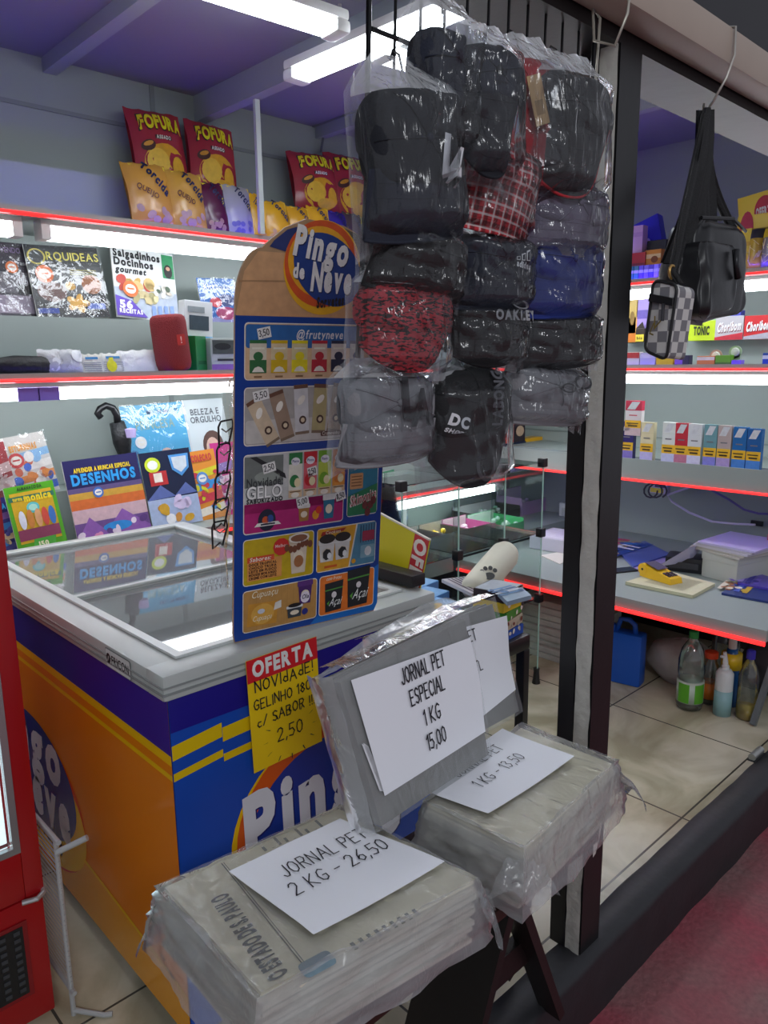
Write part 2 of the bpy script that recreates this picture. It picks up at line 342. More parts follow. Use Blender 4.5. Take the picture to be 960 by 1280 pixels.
wall_shelf('x', E1, .97, YW-.01, 'topmost grey right-wall shelf with the purple box and yellow sign')
wall_shelf('x', E2, .97, YW-.01, 'middle grey right-wall shelf with candy boxes behind the hanging bags')
t_ = wall_shelf('x', E3, .97, YW-.01, 'lowest grey right-wall shelf with the row of cigarette packs', lip=.1, riser=.09, rdepth=.4)
q = B(); q.box((XF+.03, 1.0, E3-.016), (XF+.038, 2.9, E3-.0125), mat('5a37ff', .4, emit=VIOLET*.3, name='under_shelf_violet_tape')); tag(q.build('light_tape', t_), 'violet light tape under the shelf')
xs = at(66, 285, 'y', YF).x
batten('y', Z1, xs, xs+1.3, 'tube light under the topmost back shelf, left one above the orchid magazine'); batten('y', Z1, xs-1.3, xs-.12, 'tube light under the topmost back shelf, cut by the left edge of the photo')
batten('y', Z1, xs+1.42, 3.3, 'tube light under the topmost back shelf, behind the hanging caps')
batten('y', Z2, -.3, 1.9, 'tube light with violet tape under the middle back shelf', tape=(at(24, 488, 'y', YF).x, at(50, 488, 'y', YF).x)); batten('y', Z2, 2.0, 3.4, 'tube light under the middle back shelf, right of the ice-cream poster')
batten('y', Z3, at(497, 630, 'y', YF).x, 3.42, 'tube light under the lowest back shelf, seen through the glass cubes')
batten('x', E1, 1.0, 2.5, 'tube light under the topmost right-wall shelf, level with the black bag'); batten('x', E2, 1.0, 2.5, 'tube light under the middle right-wall shelf, above the cigarette packs')
def ceiling_light(a, c, w_, label, zc=ZC-.11):
    t = thing('ceiling_light', label, 'light', None, 'white batten lights on the ceiling'); a, c = Vector(a), Vector(c); d = (c-a); L = d.length; M = frame(((a+c)/2).to_3d()+Vector((0, 0, zc)), (d.x, d.y, 0), (0, 0, -1))
    q = B(M); q.box((-L/2-.04, -w_/2, -.03), (L/2+.04, w_/2, 0), WHITE, bev=.01)
    for s in (-1, 1): q.box((s*(L/2+.02)-.025, -w_/2, -.002), (s*(L/2+.02)+.025, w_/2, .034), WHITE, bev=.012)
    q.build('housing', t, smooth=2)
    q = B(M); q.box((-L/2, -w_/2+.006, 0), (L/2, w_/2-.006, .03), TUB2, bev=.01); q.build('diffuser', t, smooth=2)
    for s in (-.3, .3):
        q = B(M); q.tube([(L*s, 0, -.03), (L*s, 0, -(ZC-zc))], .006, WHITE); q.build('hanger', t)
zl = 2.46
def xy(px, py, z): p = at(px, py, 'z', z); return (p.x, p.y)
p1 = xy(412, 28, zl); ceiling_light((p1[0]-1.1, p1[1]+.08), p1, .09, 'ceiling batten light cut off by the top of the photo, left of the caps', zl)
p2 = xy(376, 88, zl); ceiling_light(p2, (p2[0]+.03, p2[1]-1.0), .09, 'ceiling batten light running towards the hanging caps', zl)
p3 = xy(484, 64, zl); ceiling_light(p3, (p3[0]+.6, p3[1]-.05), .09, 'ceiling batten light mostly hidden behind the topmost bagged cap', zl)
q = B(); ra, rb = at(325, 113, 'y', 2.62), at(331, 275, 'y', 2.64); q.box((ra.x-.011, 2.64, Z1+.02), (ra.x+.011, 2.655, ZC-.1), mat('c3cbc9', .4), R=None)
tag(q.build('support_rod'), 'thin white flat rod from the ceiling beam down to the topmost back shelf', 'rod')
# wall cable near the ceiling corner
q = B(); c0 = [at(*p, 'y', 3.02) for p in ((401, 190), (404, 172), (413, 158), (432, 150), (465, 133))]; q.tube(c0, .006, mat('5b6068', .4)); tag(q.build('wall_cable'), 'grey cable curving up the back wall above the red snack bags', 'cable')
# ---- counters
CZ, CX = .5, 2.87
t = thing('counter', 'grey counter along the right wall with a red light strip on its edge', 'counter')
q = B(); q.box((CX+.006, .97, CZ-.045), (XW, 2.485, CZ), GREY); q.build('worktop', t)
q = B(); q.tube([(CX-.004, .97, CZ-.05), (CX-.004, 2.48, CZ-.05)], .009, RED); tag(q.build('edge_light', t), 'glowing red strip under the front edge')
q = B(); q.box((3.95, .97, 0), (XW-.002, 2.485, CZ-.046), DARK); q.build('back_panel', t)
q = B(); q.box((3.7, .97, CZ-.1), (3.72, 2.485, CZ-.046), GREYD); q.build('support_rail', t)
t = thing('back_counter', 'grey low counter under the back-wall shelves behind the glass cubes', 'counter')
q = B(); q.box((1.45, 2.5, CZ+.005), (XW-.01, YW-.01, CZ+.05), GREY); q.build('worktop', t)
q = B(); q.box((1.45, 2.49, CZ-.06), (CX-.02, 2.5, CZ+.05), GREY); q.build('front_lip', t)
q = B(); q.box((1.45, 2.62, 0), (CX+1.0, 2.64, CZ-.05), DARK); q.build('back_panel', t)
# ================================================================ CHEST FREEZER
FX0, FX1, FY0, FY1 = .637, 1.417, 1.30, 2.62
PLA = mat('b9bebb', .35, name='grey_lid_plastic'); GLASS = film('glass_sheet', 'dfeae8', haze=.015, gloss=.02, rough=.02, bump=0, thick=1.5)
FGLASS = film('misted_glass', 'dfe8e6', haze=.22, gloss=.03, rough=.03, bump=0, thick=1.5)
fz = thing('chest_freezer', 'glass-topped chest freezer with orange and blue ice-cream sides', 'freezer', (FX0, FY0, 0))
FM = TR(-FX0, -FY0, 0)
q = B(FM)
BLUE = '1f4fb4'; NAVY = '2a2288'; ORA = 'f08a12'; YEL = 'f7c51c'
bl_ = mat('1c49ac', .25)
x0, x1, y0, y1 = FX0+.012, FX1-.012, FY0+.008, FY1
for a, c in (((x0, y0, .06), (x0+.06, y1, .85)), ((x1-.06, y0, .06), (x1, y1, .85)), ((x0+.06, y0, .06), (x1-.06, y0+.06, .85)), ((x0+.06, y1-.06, .06), (x1-.06, y1, .85)), ((x0+.06, y0+.06, .06), (x1-.06, y1-.06, .3))): q.box(a, c, bl_)
q.build('body', fz)
q = B(FM)
fr_ = mat('cfd6d8', .7, noise_amt=.12, scale=20, bump=.6, name='frosted_tub')
q.box((x0+.0605, y0+.0605, .301), (x1-.0605, y1-.0605, .42), fr_)
for a, c in (((x0+.0605, y0+.0605, .42), (x0+.075, y1-.0605, .85)), ((x1-.075, y0+.0605, .42), (x1-.0605, y1-.0605, .85)), ((x0+.075, y0+.0605, .42), (x1-.075, y0+.075, .85)), ((x0+.075, y1-.075, .42), (x1-.075, y1-.0605, .85))): q.box(a, c, fr_)
tag(q.build('frosted_liner', fz), 'frost-white inner tub')
# lid frame: four bevelled profiles
q = B(FM); A = (FX0, FY0, .85); lw_ = .075
def rim(a, c): q.box(a, c, PLA, bev=.008)
rim((FX0, FY0, .85), (FX1, FY0+lw_, .905)); rim((FX0, FY1-lw_, .85), (FX1, FY1, .905)); rim((FX0, FY0+lw_-.01, .85), (FX0+lw_, FY1-lw_+.01, .904)); rim((FX1-lw_, FY0+lw_-.01, .85), (FX1, FY1-lw_+.01, .904))
for a, c in (((FX0-.003, FY0-.003, .864), (FX1+.003, FY0, .868)), ((FX0-.003, FY0, .864), (FX0, FY1, .868)), ((FX0-.003, FY0-.003, .878), (FX1+.003, FY0, .881)), ((FX0-.003, FY0, .878), (FX0, FY1, .881))): q.box(a, c, mat('8c9190', .4))
lid = q.build('lid_frame', fz, smooth=2)
q = B(FM @ frame((FX0-.001, 1.55, .877), (0, -1, 0), (-1, 0, 0))); q.e = .0005
q.rr(-.005, -.022, .115, .022, '6d7476', 2, .004); q.rr(-.003, -.02, .113, .02, 'd8dcda', 3, .004); q.txt('FRICON', .066, -.010, .020, '15181c', 4, w=.082, bold=1); q.ell(.010, .0, .010, .012, '15181c', 4); q.poly([(.006, -.006), (.009, -.006), (.014, .006), (.011, .006)], 'd8dcda', 5)
tag(q.build('maker_plate', lid), 'small plate with dark lettering')
q = B(FM); ins = lw_-.012
for a, c in (((FX0+ins, FY0+ins, .906), (FX0+ins+.02, FY1-ins, .912)), ((FX1-ins-.02, FY0+ins, .906), (FX1-ins, FY1-ins, .912)), ((FX0+ins+.0205, FY0+ins, .9055), (FX1-ins-.0205, FY0+ins+.02, .912)), ((FX0+ins+.0205, FY1-ins-.02, .9055), (FX1-ins-.0205, FY1-ins, .912))): q.box(a, c, mat('c9cecc', .3))
q.build('glass_track', lid)
ym = 1.97
for i, (ya, yb, z) in enumerate(((FY0+lw_, ym+.03, .885), (ym-.02, FY1-lw_, .893))):
    q = B(FM); q.box((FX0+lw_-.005, ya, z), (FX1-lw_+.005, yb, z+.004), FGLASS); g = q.build('glass_lid', fz)
    q = B(FM)
    yy = yb-.012 if i == 0 else ya
    q.box((FX0+lw_-.005, yy, z-.003), (FX1-lw_+.005, yy+.016, z+.01), mat('c5cac9', .3)); q.build('lid_edge', g)
# printed side facing left (orange)
def wavy(pts): return pts
M = FM @ frame((x0-.0015, FY1, .06), (0, -1, 0), (-1, 0, 0)); q = B(M); q.e = .0004; Lz = FY1-y0
SOR = mat(ORA, .18); SYE = mat('f9c70f', .2); SNV = mat('2b2a9c', .18); SDB = mat('d86a0a', .2)
H_ = .79
q.rect(0, 0, Lz, H_, SOR, 0)
def band(f0, f1, m, l, n=24): q.add([(Lz*i/n, f(i/n), l*q.e) for i in range(n+1) for f in (f0, f1)], [(2*i, 2*i+2, 2*i+3, 2*i+1) for i in range(n)], m)
top = lambda u: .49+.1*(1-u)**1.5*0 + .08*(abs(u-.35))**2 + .10*(1-u) - .0*u
top = lambda u: .67+.012*(1-u)
band(lambda u: top(u)+.0, lambda u: H_, SNV, 1); band(lambda u: top(u)-.022, lambda u: top(u), SYE, 1); band(lambda u: top(u)-.055, lambda u: top(u)-.043, SYE, 1)
band(lambda u: 0, lambda u: .10+.13*(1-u)**.8, mat('f2a516', .2), 1); band(lambda u: .10+.13*(1-u)**.8, lambda u: .108+.135*(1-u)**.8, SYE, 2)
lx, ly = .44, .275
q.ell(lx+.03, ly-.03, .34, .215, mat('e8541a', .2), 3, 40); q.ell(lx+.03, ly-.045, .34, .19, SYE, 4, 40); q.ell(lx+.01, ly+.02, .31, .18, mat('1d2f8f', .2), 5, 40)
LW = mat('d7dbe8', .3)
q.txt('Pingo', lx-.02, ly+.05, .15, LW, 6, w=.50, bold=2, shear=.1); q.txt('de', lx-.18, ly-.035, .06, LW, 6, w=.08, bold=2); q.txt('Neve', lx+.06, ly-.105, .15, LW, 6, w=.40, bold=2, shear=.1); q.txt('Sorvetes', lx+.06, ly-.175, .055, '201a30', 6, w=.25, bold=2, shear=.2)
tag(q.build('printed_side', fz), 'orange side with navy top band and yellow stripes')
# printed end facing the street (blue)
M = FM @ frame((x0, y0-.0015, .06), (1, 0, 0), (0, -1, 0)); q = B(M); q.e = .0004; We = x1-x0
q.rect(0, 0, We, H_, mat('1c50b8', .22), 0); q.rect(0, .72, We, H_, mat('251d8a', .2), 1)
for a, c in ((.66, .692), (.615, .632)): q.add([(0, a, .001), (.115, a+.012, .001), (.115, c+.012, .001), (0, c, .001), (.116, a, .001), (We, a+.03, .001), (We, c+.03, .001), (.116, c, .001)], [(0,1,2,3), (4,5,6,7)], mat('e8c414', .25))
q.ell(.395, .375, .275, .24, SYE, 2, 40); q.ell(.395, .39, .26, .222, mat('e0601c', .2), 3, 40); q.ell(.41, .372, .245, .2, mat('1b3c9c', .2), 4, 40)
for m_, l_, bo in ((mat('18246e', .2), 5, 2), (mat('e3e6ec', .3), 6, 1)):
    d = .004 if l_ == 5 else 0
    q.txt('Pingo', .375+d, .375-d, .155, m_, l_, w=.44, bold=2, shear=.12, rot=.14); q.txt('de', .215+d, .275-d, .08, m_, l_, w=.085, bold=2, rot=.08); q.txt('Neve', .455+d, .215-d, .145, m_, l_, w=.36, bold=2, shear=.12, rot=.08)
q.txt('Sorvetes', .40, .175, .04, '201a30', 6, w=.2, bold=2, shear=.2)
tag(q.build('printed_end', fz), 'blue end with the round ice-cream emblem')
q = B(FM); q.box((x0+.09, y0-.006, .065), (x0+.4, y0-.002, .30), '0d0d0f')
for i in range(16): q.box((x0+.1, y0-.009, .075+.0138*i), (x0+.39, y0-.006, .081+.0138*i), '26262a')
q.build('vent_grille', fz)
for sx in (x0+.05, x1-.09):
    for sy in (y0+.05, y1-.1):
        q = B(FM); q.lathe([(.02, 0), (.02, .05), (.012, .062)], '222226', (sx+.02, sy+.02, 0), 12); q.build('foot', fz)
# ================================================================ RED DRINKS FRIDGE
RX_, RY_ = .482, 1.635
RD = mat('a51219', .3, noise_amt=.06, scale=6, name='red_enamel'); RD2 = mat('85101a', .35)
t = thing('drinks_fridge', 'tall red drinks fridge with a lit glass door, at the left edge', 'fridge', (RX_-.3, RY_, 0)); TM = TR(-(RX_-.3), -RY_, 0)
L_ = RX_-.62
q = B(TM); q.box((L_, RY_+.045, .03), (RX_-.004, RY_+.60, 1.42), RD, bev=.006); q.box((L_, RY_+.001, .03), (RX_-.004, RY_+.045, .335), RD, bev=.004); q.build('cabinet', t, smooth=2)
q = B(TM)
for a, c in (((RX_-.040, RY_, .34), (RX_, RY_+.043, 1.425)), ((L_, RY_, .34), (L_+.055, RY_+.043, 1.425)), ((L_+.055, RY_, .34), (RX_-.040, RY_+.043, .455)), ((L_+.055, RY_, 1.30), (RX_-.040, RY_+.043, 1.425))): q.box(a, c, RD, bev=.003)
d = q.build('door', t, smooth=2)
q = B(TM)
for a, c in (((RX_-.055, RY_-.003, .455), (RX_-.040, RY_+.01, 1.30)), ((L_+.055, RY_-.003, .455), (L_+.07, RY_+.01, 1.30)), ((L_+.07, RY_-.003, .455), (RX_-.055, RY_+.01, .47)), ((L_+.07, RY_-.003, 1.285), (RX_-.055, RY_+.01, 1.30))): q.box(a, c, mat('b9bbbd', .25, metal=.7))
q.build('door_gasket', d)
q = B(TM); q.box((L_+.07, RY_+.012, .47), (RX_-.055, RY_+.016, 1.285), GLASS); q.build('door_pane', d)
q = B(TM); q.box((L_+.07, RY_+.03, .47), (RX_-.057, RY_+.034, 1.285), mat('eef3ff', .4, emit=1.3)); tag(q.build('lit_interior', t), 'white lit inside of the fridge')
q = B(TM); q.tube([(RX_-.05, RY_-.004, .336), (RX_-.02, RY_-.012, .335), (RX_-.004, RY_-.006, .34), (RX_, RY_+.01, .346)], .006, mat('b9bbbd', .3, metal=.6)); q.build('hinge', d)
q = B(TM); q.box((L_+.06, RY_-.003, .10), (RX_-.045, RY_+.0, .29), RD2); q.box((L_+.07, RY_-.004, .11), (RX_-.055, RY_-.001, .28), '17181b')
for r_ in range(9):
    for c_ in range(14): q.box((RX_-.075-.03*c_, RY_-.006, .12+.018*r_), (RX_-.062-.03*c_, RY_-.004, .129+.018*r_), '3c4046')
q.build('vent_grille', t)
# white wire rack between fridge and freezer
t = thing('wire_rack', 'white wire rack panel standing between the red fridge and the freezer', 'rack', (.51, 1.66, 0)); TM = TR(-.51, -1.66, 0)
WW = mat('b4b8ba', .35)
q = B(TM)
for y in (1.62, 1.98): q.tube([(.512, y, .0), (.512, y, .46)], .006, WW)
q.tube([(.512, 1.60, .46), (.512, 2.0, .46)], .006, WW); q.tube([(.512, 1.60, .07), (.512, 2.0, .07)], .006, WW); q.tube([(.512, 1.62, .012), (.56, 1.56, .008), (.575, 1.55, .008)], .006, WW); q.tube([(.505, 1.60, .44), (.56, 1.56, .47)], .007, WW)
q.build('rack_frame', t)
q = B(TM)
for i in range(28): z = .08+.0136*i; q.tube([(.512, 1.61, z), (.512, 1.99, z)], .0017, WW, n=5)
q.build('rack_wires', t)
# ================================================================ ICE-CREAM POSTER BOARD
bl, br = Vector((.833, 1.362, .906)), Vector((1.206, 1.300, .906)); bl.y = 1.356
W = (br-bl).length; xd = (br-bl).normalized(); nn = xd.cross(Vector((0, 0, 1))); lean = math.radians(6)
nrm = (nn*math.cos(lean) - Vector((0, 0, 1))*math.sin(lean))
PM = frame((bl+br)/2, xd, nrm)
t = thing('ice_cream_poster', 'tall cut-out cardboard ice-cream price board standing on the freezer lid', 'poster', PM)
h = .70; hw = W/2
def taper(p): k = 1-.045*max(0, p.y)/.8; return (p.x*k, p.y, p.z)
out = [(-hw+.004, 0), (hw-.01, 0), (hw, .02), (hw, h+.02)]
for k_ in range(1, 10): a = math.radians(10*k_); out.append((hw-.06+.06*math.cos(a), h+.02+.12*math.sin(a)))
out += [(hw-.10, h+.16), (.06, h+.17), (-.03, h+.175), (-hw+.11, h+.155), (-hw+.07, h+.125)]
for k_ in range(0, 9): a = math.radians(90+10*k_); out.append((-hw+.06+.06*math.cos(a), h+.0+.115*math.sin(a)))
out += [(-hw, .02)]
q = B(); q.fn = taper; q.prism(out, -.006, 0, 'b08d68'); q.build('board', t)
q = B(); q.fn = taper; q.e = .0004
PB = mat('123f94', .3); PB2 = mat('1f6cc0', .3)
q.poly([(-hw+.004, .002), (hw-.01, .002), (hw-.001, .02), (hw-.001, h-.01), (-hw+.001, h-.01), (-hw+.001, .02)], PB, 1); q.poly([(0, .002), (hw-.01, .002), (hw-.001, .02), (hw-.001, .12), (.05, .05)], PB2, 2)
q.poly([(-hw+.002, h-.012), (hw-.002, h-.012), (hw-.002, h+.02), (hw-.04, h+.11), (-hw+.05, h+.108), (-hw+.02, h+.07)], 'cf9f72', 2)
q.poly([(-hw+.008, h+.05), (-.05, h+.055), (-.05, h+.058), (-hw+.008, h+.053)], 'a87f58', 3)
q.poly([(-hw+.075, h+.118), (-.02, h+.10), (-.02, h+.168), (-hw+.115, h+.152), (-hw+.085, h+.13)], '27346e', 3)
q.poly([(.05, h+.08), (hw-.03, h+.02), (hw-.02, h+.1), (hw-.07, h+.15), (.06, h+.165)], '5a5148', 3)
def panel(x0, y0, x1, y1, m, l=4, r=.008):
    q.rr(x0, y0, x1, y1, 'e9e4dc', l, r); q.rr(x0+.0018, y0+.0018, x1-.0018, y1-.0018, m, l+1, r-.0015)
X = lambda f: -hw+W*f
Y = lambda f: h*f
# logo
LM = q.M.copy(); q.M = LM @ TR(X(.535), h+.085, 0) @ Matrix.Diagonal((.80, .88, 1, 1)) @ TR(-X(.60), -(h+.062), 0)
q.ell(X(.60), h+.062, .118, .104, 'f2b21a', 4, 40, .1); q.ell(X(.59), h+.07, .112, .095, 'd9561f', 5, 40, .1); q.ell(X(.58), h+.074, .098, .078, 'f0a81c', 6, 36); q.ell(X(.64), h+.058, .108, .076, '1d3c86', 7, 40, -.35)
for m_, l_, d in (('14204f', 8, .0025), ('e8e6e4', 9, 0)):
    q.txt('Pingo', X(.57)+d, h+.080-d, .060, m_, l_, w=.165, bold=2, shear=.1, rot=-.12); q.txt('de', X(.40)+d, h+.038-d, .03, m_, l_, w=.034, bold=2, rot=-.1); q.txt('Neve', X(.66)+d, h+.012-d, .058, m_, l_, w=.125, bold=2, shear=.1, rot=-.03)
q.txt('Sorvetes', X(.66), h-.022, .022, '2a1c18', 9, w=.085, bold=2, shear=.15, rot=.1)
q.M = LM
# panel 1: fruit lollies
panel(X(.055), Y(.805), X(.965), Y(.965), 'd9b892'); q.rr(X(.062), Y(.895), X(.958), Y(.96), '2a66a8', 6, .006); q.txt('@frutyneve', X(.52), Y(.922), .017, 'e6e6e6', 7, w=.115, bold=1, shear=.15)
lol = (('d6d0bc', '2d6a3c'), ('d9c8a0', 'd2b017'), ('d9cfa0', 'e8d81e'), ('d8c0b0', 'b9283a'), ('d8d0c8', '2a2d48'), ('d6d4cc', '24336c'), ('cfd2b8', '3c7a38'))
for i, (a, c) in enumerate(lol):
    x_ = X(.085+.128*i); q.rect(x_, Y(.825), x_+.038, Y(.915), a, 7); q.rect(x_, Y(.825), x_+.038, Y(.862), c, 8); q.rect(x_, Y(.908), x_+.038, Y(.917), c, 8)
    q.ell(x_+.019, Y(.872), .011, .009, c, 9, 12); q.poly([(x_+.005, Y(.828)), (x_+.033, Y(.828)), (x_+.027, Y(.84)), (x_+.019, Y(.844)), (x_+.011, Y(.84))], 'e4e0d4', 9); q.rect(x_+.005, Y(.892), x_+.033, Y(.897), 'f0ead8', 9); q.rect(x_+.01, Y(.812), x_+.028, Y(.817), '8a6a48', 7)
def price(s, x, y, w_=.03, l=10, rot=.2):
    c, d = math.cos(rot), math.sin(rot); q.poly([(x+a*c-b_*d, y+a*d+b_*c) for a, b_ in ((-w_/2, -.009), (w_/2, -.009), (w_/2, .012), (-w_/2, .012))], 'e6e6e4', l); q.stroke(s, x, y-.004, .012, '1a1a22', l+1, w=w_*.75, th=.14, rot=rot)
price('3,50', X(.17), Y(.935)); price('3,50', X(.93), Y(.885), .026)
# panel 2: biscuit ice creams
panel(X(.055), Y(.615), X(.74), Y(.785), 'a9a6a2'); q.rr(X(.065), Y(.622), X(.73), Y(.69), 'c2bfba', 6, .006)
for i, (cx, cy, ro, c) in enumerate(((.17, .685, .5, 'cbb89c'), (.285, .7, .3, '9c8672'), (.41, .715, .06, 'cfd0d2'), (.53, .715, -.05, 'b3a878'), (.645, .715, -.15, '9f8a74'))):
    c1, d1 = math.cos(ro), math.sin(ro); g_ = lambda a, b_: (X(cx)+a*c1-b_*d1, Y(cy)+a*d1+b_*c1)
    q.poly([g_(-.017, -.052), g_(.017, -.052), g_(.017, .052), g_(-.017, .052)], c, 7); q.poly([g_(-.017, .044), g_(.017, .044), g_(.017, .052), g_(-.017, .052)], '6b4a38', 8); q.poly([g_(-.017, -.052), g_(.017, -.052), g_(.017, -.046), g_(-.017, -.046)], '7c6a58', 8)
    a, b_ = g_(.002, -.022); q.ell(a, b_, .009, .009, '4a342c', 8, 12); q.ell(a, b_, .005, .005, 'd8c8a8', 9, 10); a, b_ = g_(0, .02); q.ell(a, b_, .012, .007, 'efe8dc', 8, 12, ro+.8)
q.rr(X(.54), Y(.63), X(.68), Y(.645), '5a3c34', 8, .003); q.txt('Cremosinho', X(.61), Y(.633), .008, 'dcd4c8', 9, w=.045); price('3,50', X(.155), Y(.76), .036)
panel(X(.765), Y(.615), X(.965), Y(.785), 'bd9c58'); q.ell(X(.86), Y(.7), .02, .03, '8b6a34', 7); q.ell(X(.86), Y(.755), .02, .02, '3c3028', 8)
# panel 3: flavoured ice + pink strip
panel(X(.055), Y(.345), X(.715), Y(.59), 'c4c6c4'); q.rr(X(.06), Y(.349), X(.71), Y(.44), 'b31f70', 6, .006); q.rect(X(.06), Y(.41), X(.71), Y(.44), 'b31f70', 6)
q.rect(X(.06), Y(.49), X(.30), Y(.583), '6f7673', 7); q.poly([(X(.09), Y(.582)), (X(.13), Y(.583)), (X(.31), Y(.525)), (X(.32), Y(.508)), (X(.28), Y(.518))], '23262a', 8); q.ell(X(.2), Y(.52), .03, .012, '8f9891', 8)
q.txt('Novidade:', X(.185), Y(.492), .018, '33373a', 9, w=.085, bold=1); q.txt('GELO', X(.18), Y(.455), .026, '565c5e', 9, w=.085, bold=2); q.txt('GELO', X(.183), Y(.456), .026, 'f2f2ee', 10, w=.083, bold=1); q.txt('SABORIZADO', X(.185), Y(.442), .009, '24282a', 9, w=.085, bold=2)
for i, (a, c) in enumerate((('e2e0d2', '2b7a44'), ('d8606c', 'c3202c'), ('b6c84a', '6fa428'), ('e0953a', 'd0741c'))):
    x_ = X(.335+.098*i); q.rect(x_, Y(.468), x_+.033, Y(.585), a, 8); q.rect(x_, Y(.55), x_+.033, Y(.585), c, 9); q.ell(x_+.016, Y(.558), .011, .009, 'e4e2ea', 10, 12); q.txt('Pingo', x_+.016, Y(.555), .006, '23357c', 11, w=.016); q.ell(x_+.014, Y(.497), .012, .014, c, 10, 14); q.ell(x_+.021, Y(.492), .008, .01, 'e8dcb0', 11, 12)
    q.rect(x_, Y(.445), x_+.033, Y(.468), 'd8bc98', 9); q.rect(x_+.003, Y(.462), x_+.029, Y(.465), '6a5038', 10); q.ell(x_+.016, Y(.453), .01, .006, 'efe6d8', 10, 10)
price('2,50', X(.21), Y(.545), .03); price('2,50', X(.49), Y(.52), .024)
q.ell(X(.2), Y(.385), .021, .024, '1c2238', 8); q.ell(X(.19), Y(.385), .008, .009, 'c9542a', 9, 10); q.ell(X(.22), Y(.388), .008, .009, '2a4f98', 9, 10); q.poly([(X(.12), Y(.367)), (X(.29), Y(.367)), (X(.27), Y(.378)), (X(.14), Y(.378))], 'e6e2de', 9); q.rect(X(.16), Y(.370), X(.25), Y(.375), '23283c', 10)
def cup(cx, cy, w_, h_, body, lid_, l=8, k=.8):
    q.poly([(cx-w_/2*k, cy), (cx+w_/2*k, cy), (cx+w_/2, cy+h_), (cx-w_/2, cy+h_)], body, l); q.rr(cx-w_*.55, cy+h_*.86, cx+w_*.55, cy+h_*1.12, lid_, l+1, .002); q.ell(cx, cy+h_*.45, w_*.3, h_*.22, 'e8d9c2', l+1, 12)
cup(X(.44), Y(.365), .028, .034, 'a9783c', 'd8d6d2'); cup(X(.61), Y(.362), .03, .05, '1f6f92', 'dcdcda')
q.ell(X(.52), Y(.38), .009, .011, 'e59a1e', 8, 9); q.ell(X(.585), Y(.39), .0, .0, 'e0541c', 8, 9); q.ell(X(.54), Y(.395), .008, .009, 'd93a22', 9, 9); price('5,00', X(.43), Y(.427), .03); price('8,50', X(.69), Y(.43), .026)
# green panel
panel(X(.74), Y(.355), X(.965), Y(.59), '2a7d9a'); q.poly([(X(.745), Y(.36)), (X(.96), Y(.36)), (X(.96), Y(.46)), (X(.745), Y(.425))], '237a50', 7); q.rr(X(.755), Y(.448), X(.85), Y(.5), 'cf9a68', 8, .003)
for i in range(4): q.rect(X(.765), Y(.458+.01*i), X(.84), Y(.461+.01*i), '7a5434', 9)
q.txt('Skimonita', X(.855), Y(.40), .024, 'e4d6d2', 9, w=.075, bold=2, shear=.25, rot=.2); q.txt('Skimonita', X(.857), Y(.401), .022, 'a33a44', 10, w=.07, bold=0, shear=.25, rot=.2)
for a in (.87, .89, .91, .93): q.ell(X(a), Y(.385+.02*math.sin(a*90)), .008, .01, '6b3030', 10, 10)
# panel 4
panel(X(.055), Y(.18), X(.515), Y(.33), 'c3a512'); cup(X(.41), Y(.195), .045, .08, 'd8c6b2', 'c9b49c', 7, .75); q.ell(X(.41), Y(.312), .026, .011, 'e8e0d6', 10, 24); q.ell(X(.41), Y(.312), .021, .008, '8a5a40', 11, 24); q.ell(X(.41), Y(.235), .012, .014, 'a86c40', 10, 16)
for i in range(7): q.ell(X(.33+.026*i), Y(.285-.008*math.sin(i)), .006, .009, '7a4630', 10, 8)
q.ell(X(.295), Y(.292), .02, .02, 'cf2f2a', 8, 10); q.txt('Melhor', X(.295), Y(.291), .007, 'f2d0c8', 9, w=.03); q.rect(X(.08), Y(.195), X(.30), Y(.262), 'd8924a', 7); q.rect(X(.08), Y(.255), X(.25), Y(.273), 'd0502c', 8); q.txt('Sabores:', X(.16), Y(.258), .009, 'f6e8d8', 9, w=.05, shear=.2)
for i, s in enumerate(('DOCE TROPICAL', 'CHOCO TRUFA', 'LEITE EM FLOCO', 'MOUSSE MORANGO', 'CREME COM LEITE')): q.txt(s, X(.09), Y(.244-.011*i), .0055, '47261a', 9, w=.066, bold=2, align='l')
q.rr(X(.535), Y(.18), X(.965), Y(.33), 'e9e4dc', 4, .008); q.poly([(X(.54), Y(.183)), (X(.765), Y(.183)), (X(.815), Y(.327)), (X(.54), Y(.327))], 'e0a32a', 5); q.poly([(X(.775), Y(.183)), (X(.96), Y(.183)), (X(.96), Y(.327)), (X(.825), Y(.327))], '4f86a4', 5)
for cx in (.605, .715): cup(X(cx), Y(.215), .042, .048, 'dcd8d4', 'e6e4e0', 7); q.ell(X(cx), Y(.293), .021, .011, '2c2624', 10, 16); q.ell(X(cx), Y(.24), .012, .014, '2a2a2c', 10, 7); q.ell(X(cx)+.006, Y(.235), .006, .008, 'eeeeee', 11, 7)
q.poly([(X(.56), Y(.305)), (X(.72), Y(.312)), (X(.74), Y(.322)), (X(.57), Y(.318))], 'a82f20', 7); q.txt('Cookies', X(.645), Y(.309), .007, 'f0dcb8', 8, w=.04, shear=.2); q.rect(X(.59), Y(.192), X(.68), Y(.2), 'cf5a1e', 7)
for i in range(6): q.rect(X(.845+.02*i), Y(.26), X(.852+.02*i), Y(.322), '2b4d6c', 7)
q.rr(X(.86), Y(.265), X(.95), Y(.30), 'a12f4c', 8, .003); q.rr(X(.85), Y(.205), X(.955), Y(.25), '7fa6b8', 7, .003); q.ell(X(.905), Y(.228), .01, .012, 'd8dade', 9, 10); q.ell(X(.80), Y(.2), .006, .006, 'e2a020', 8, 10)
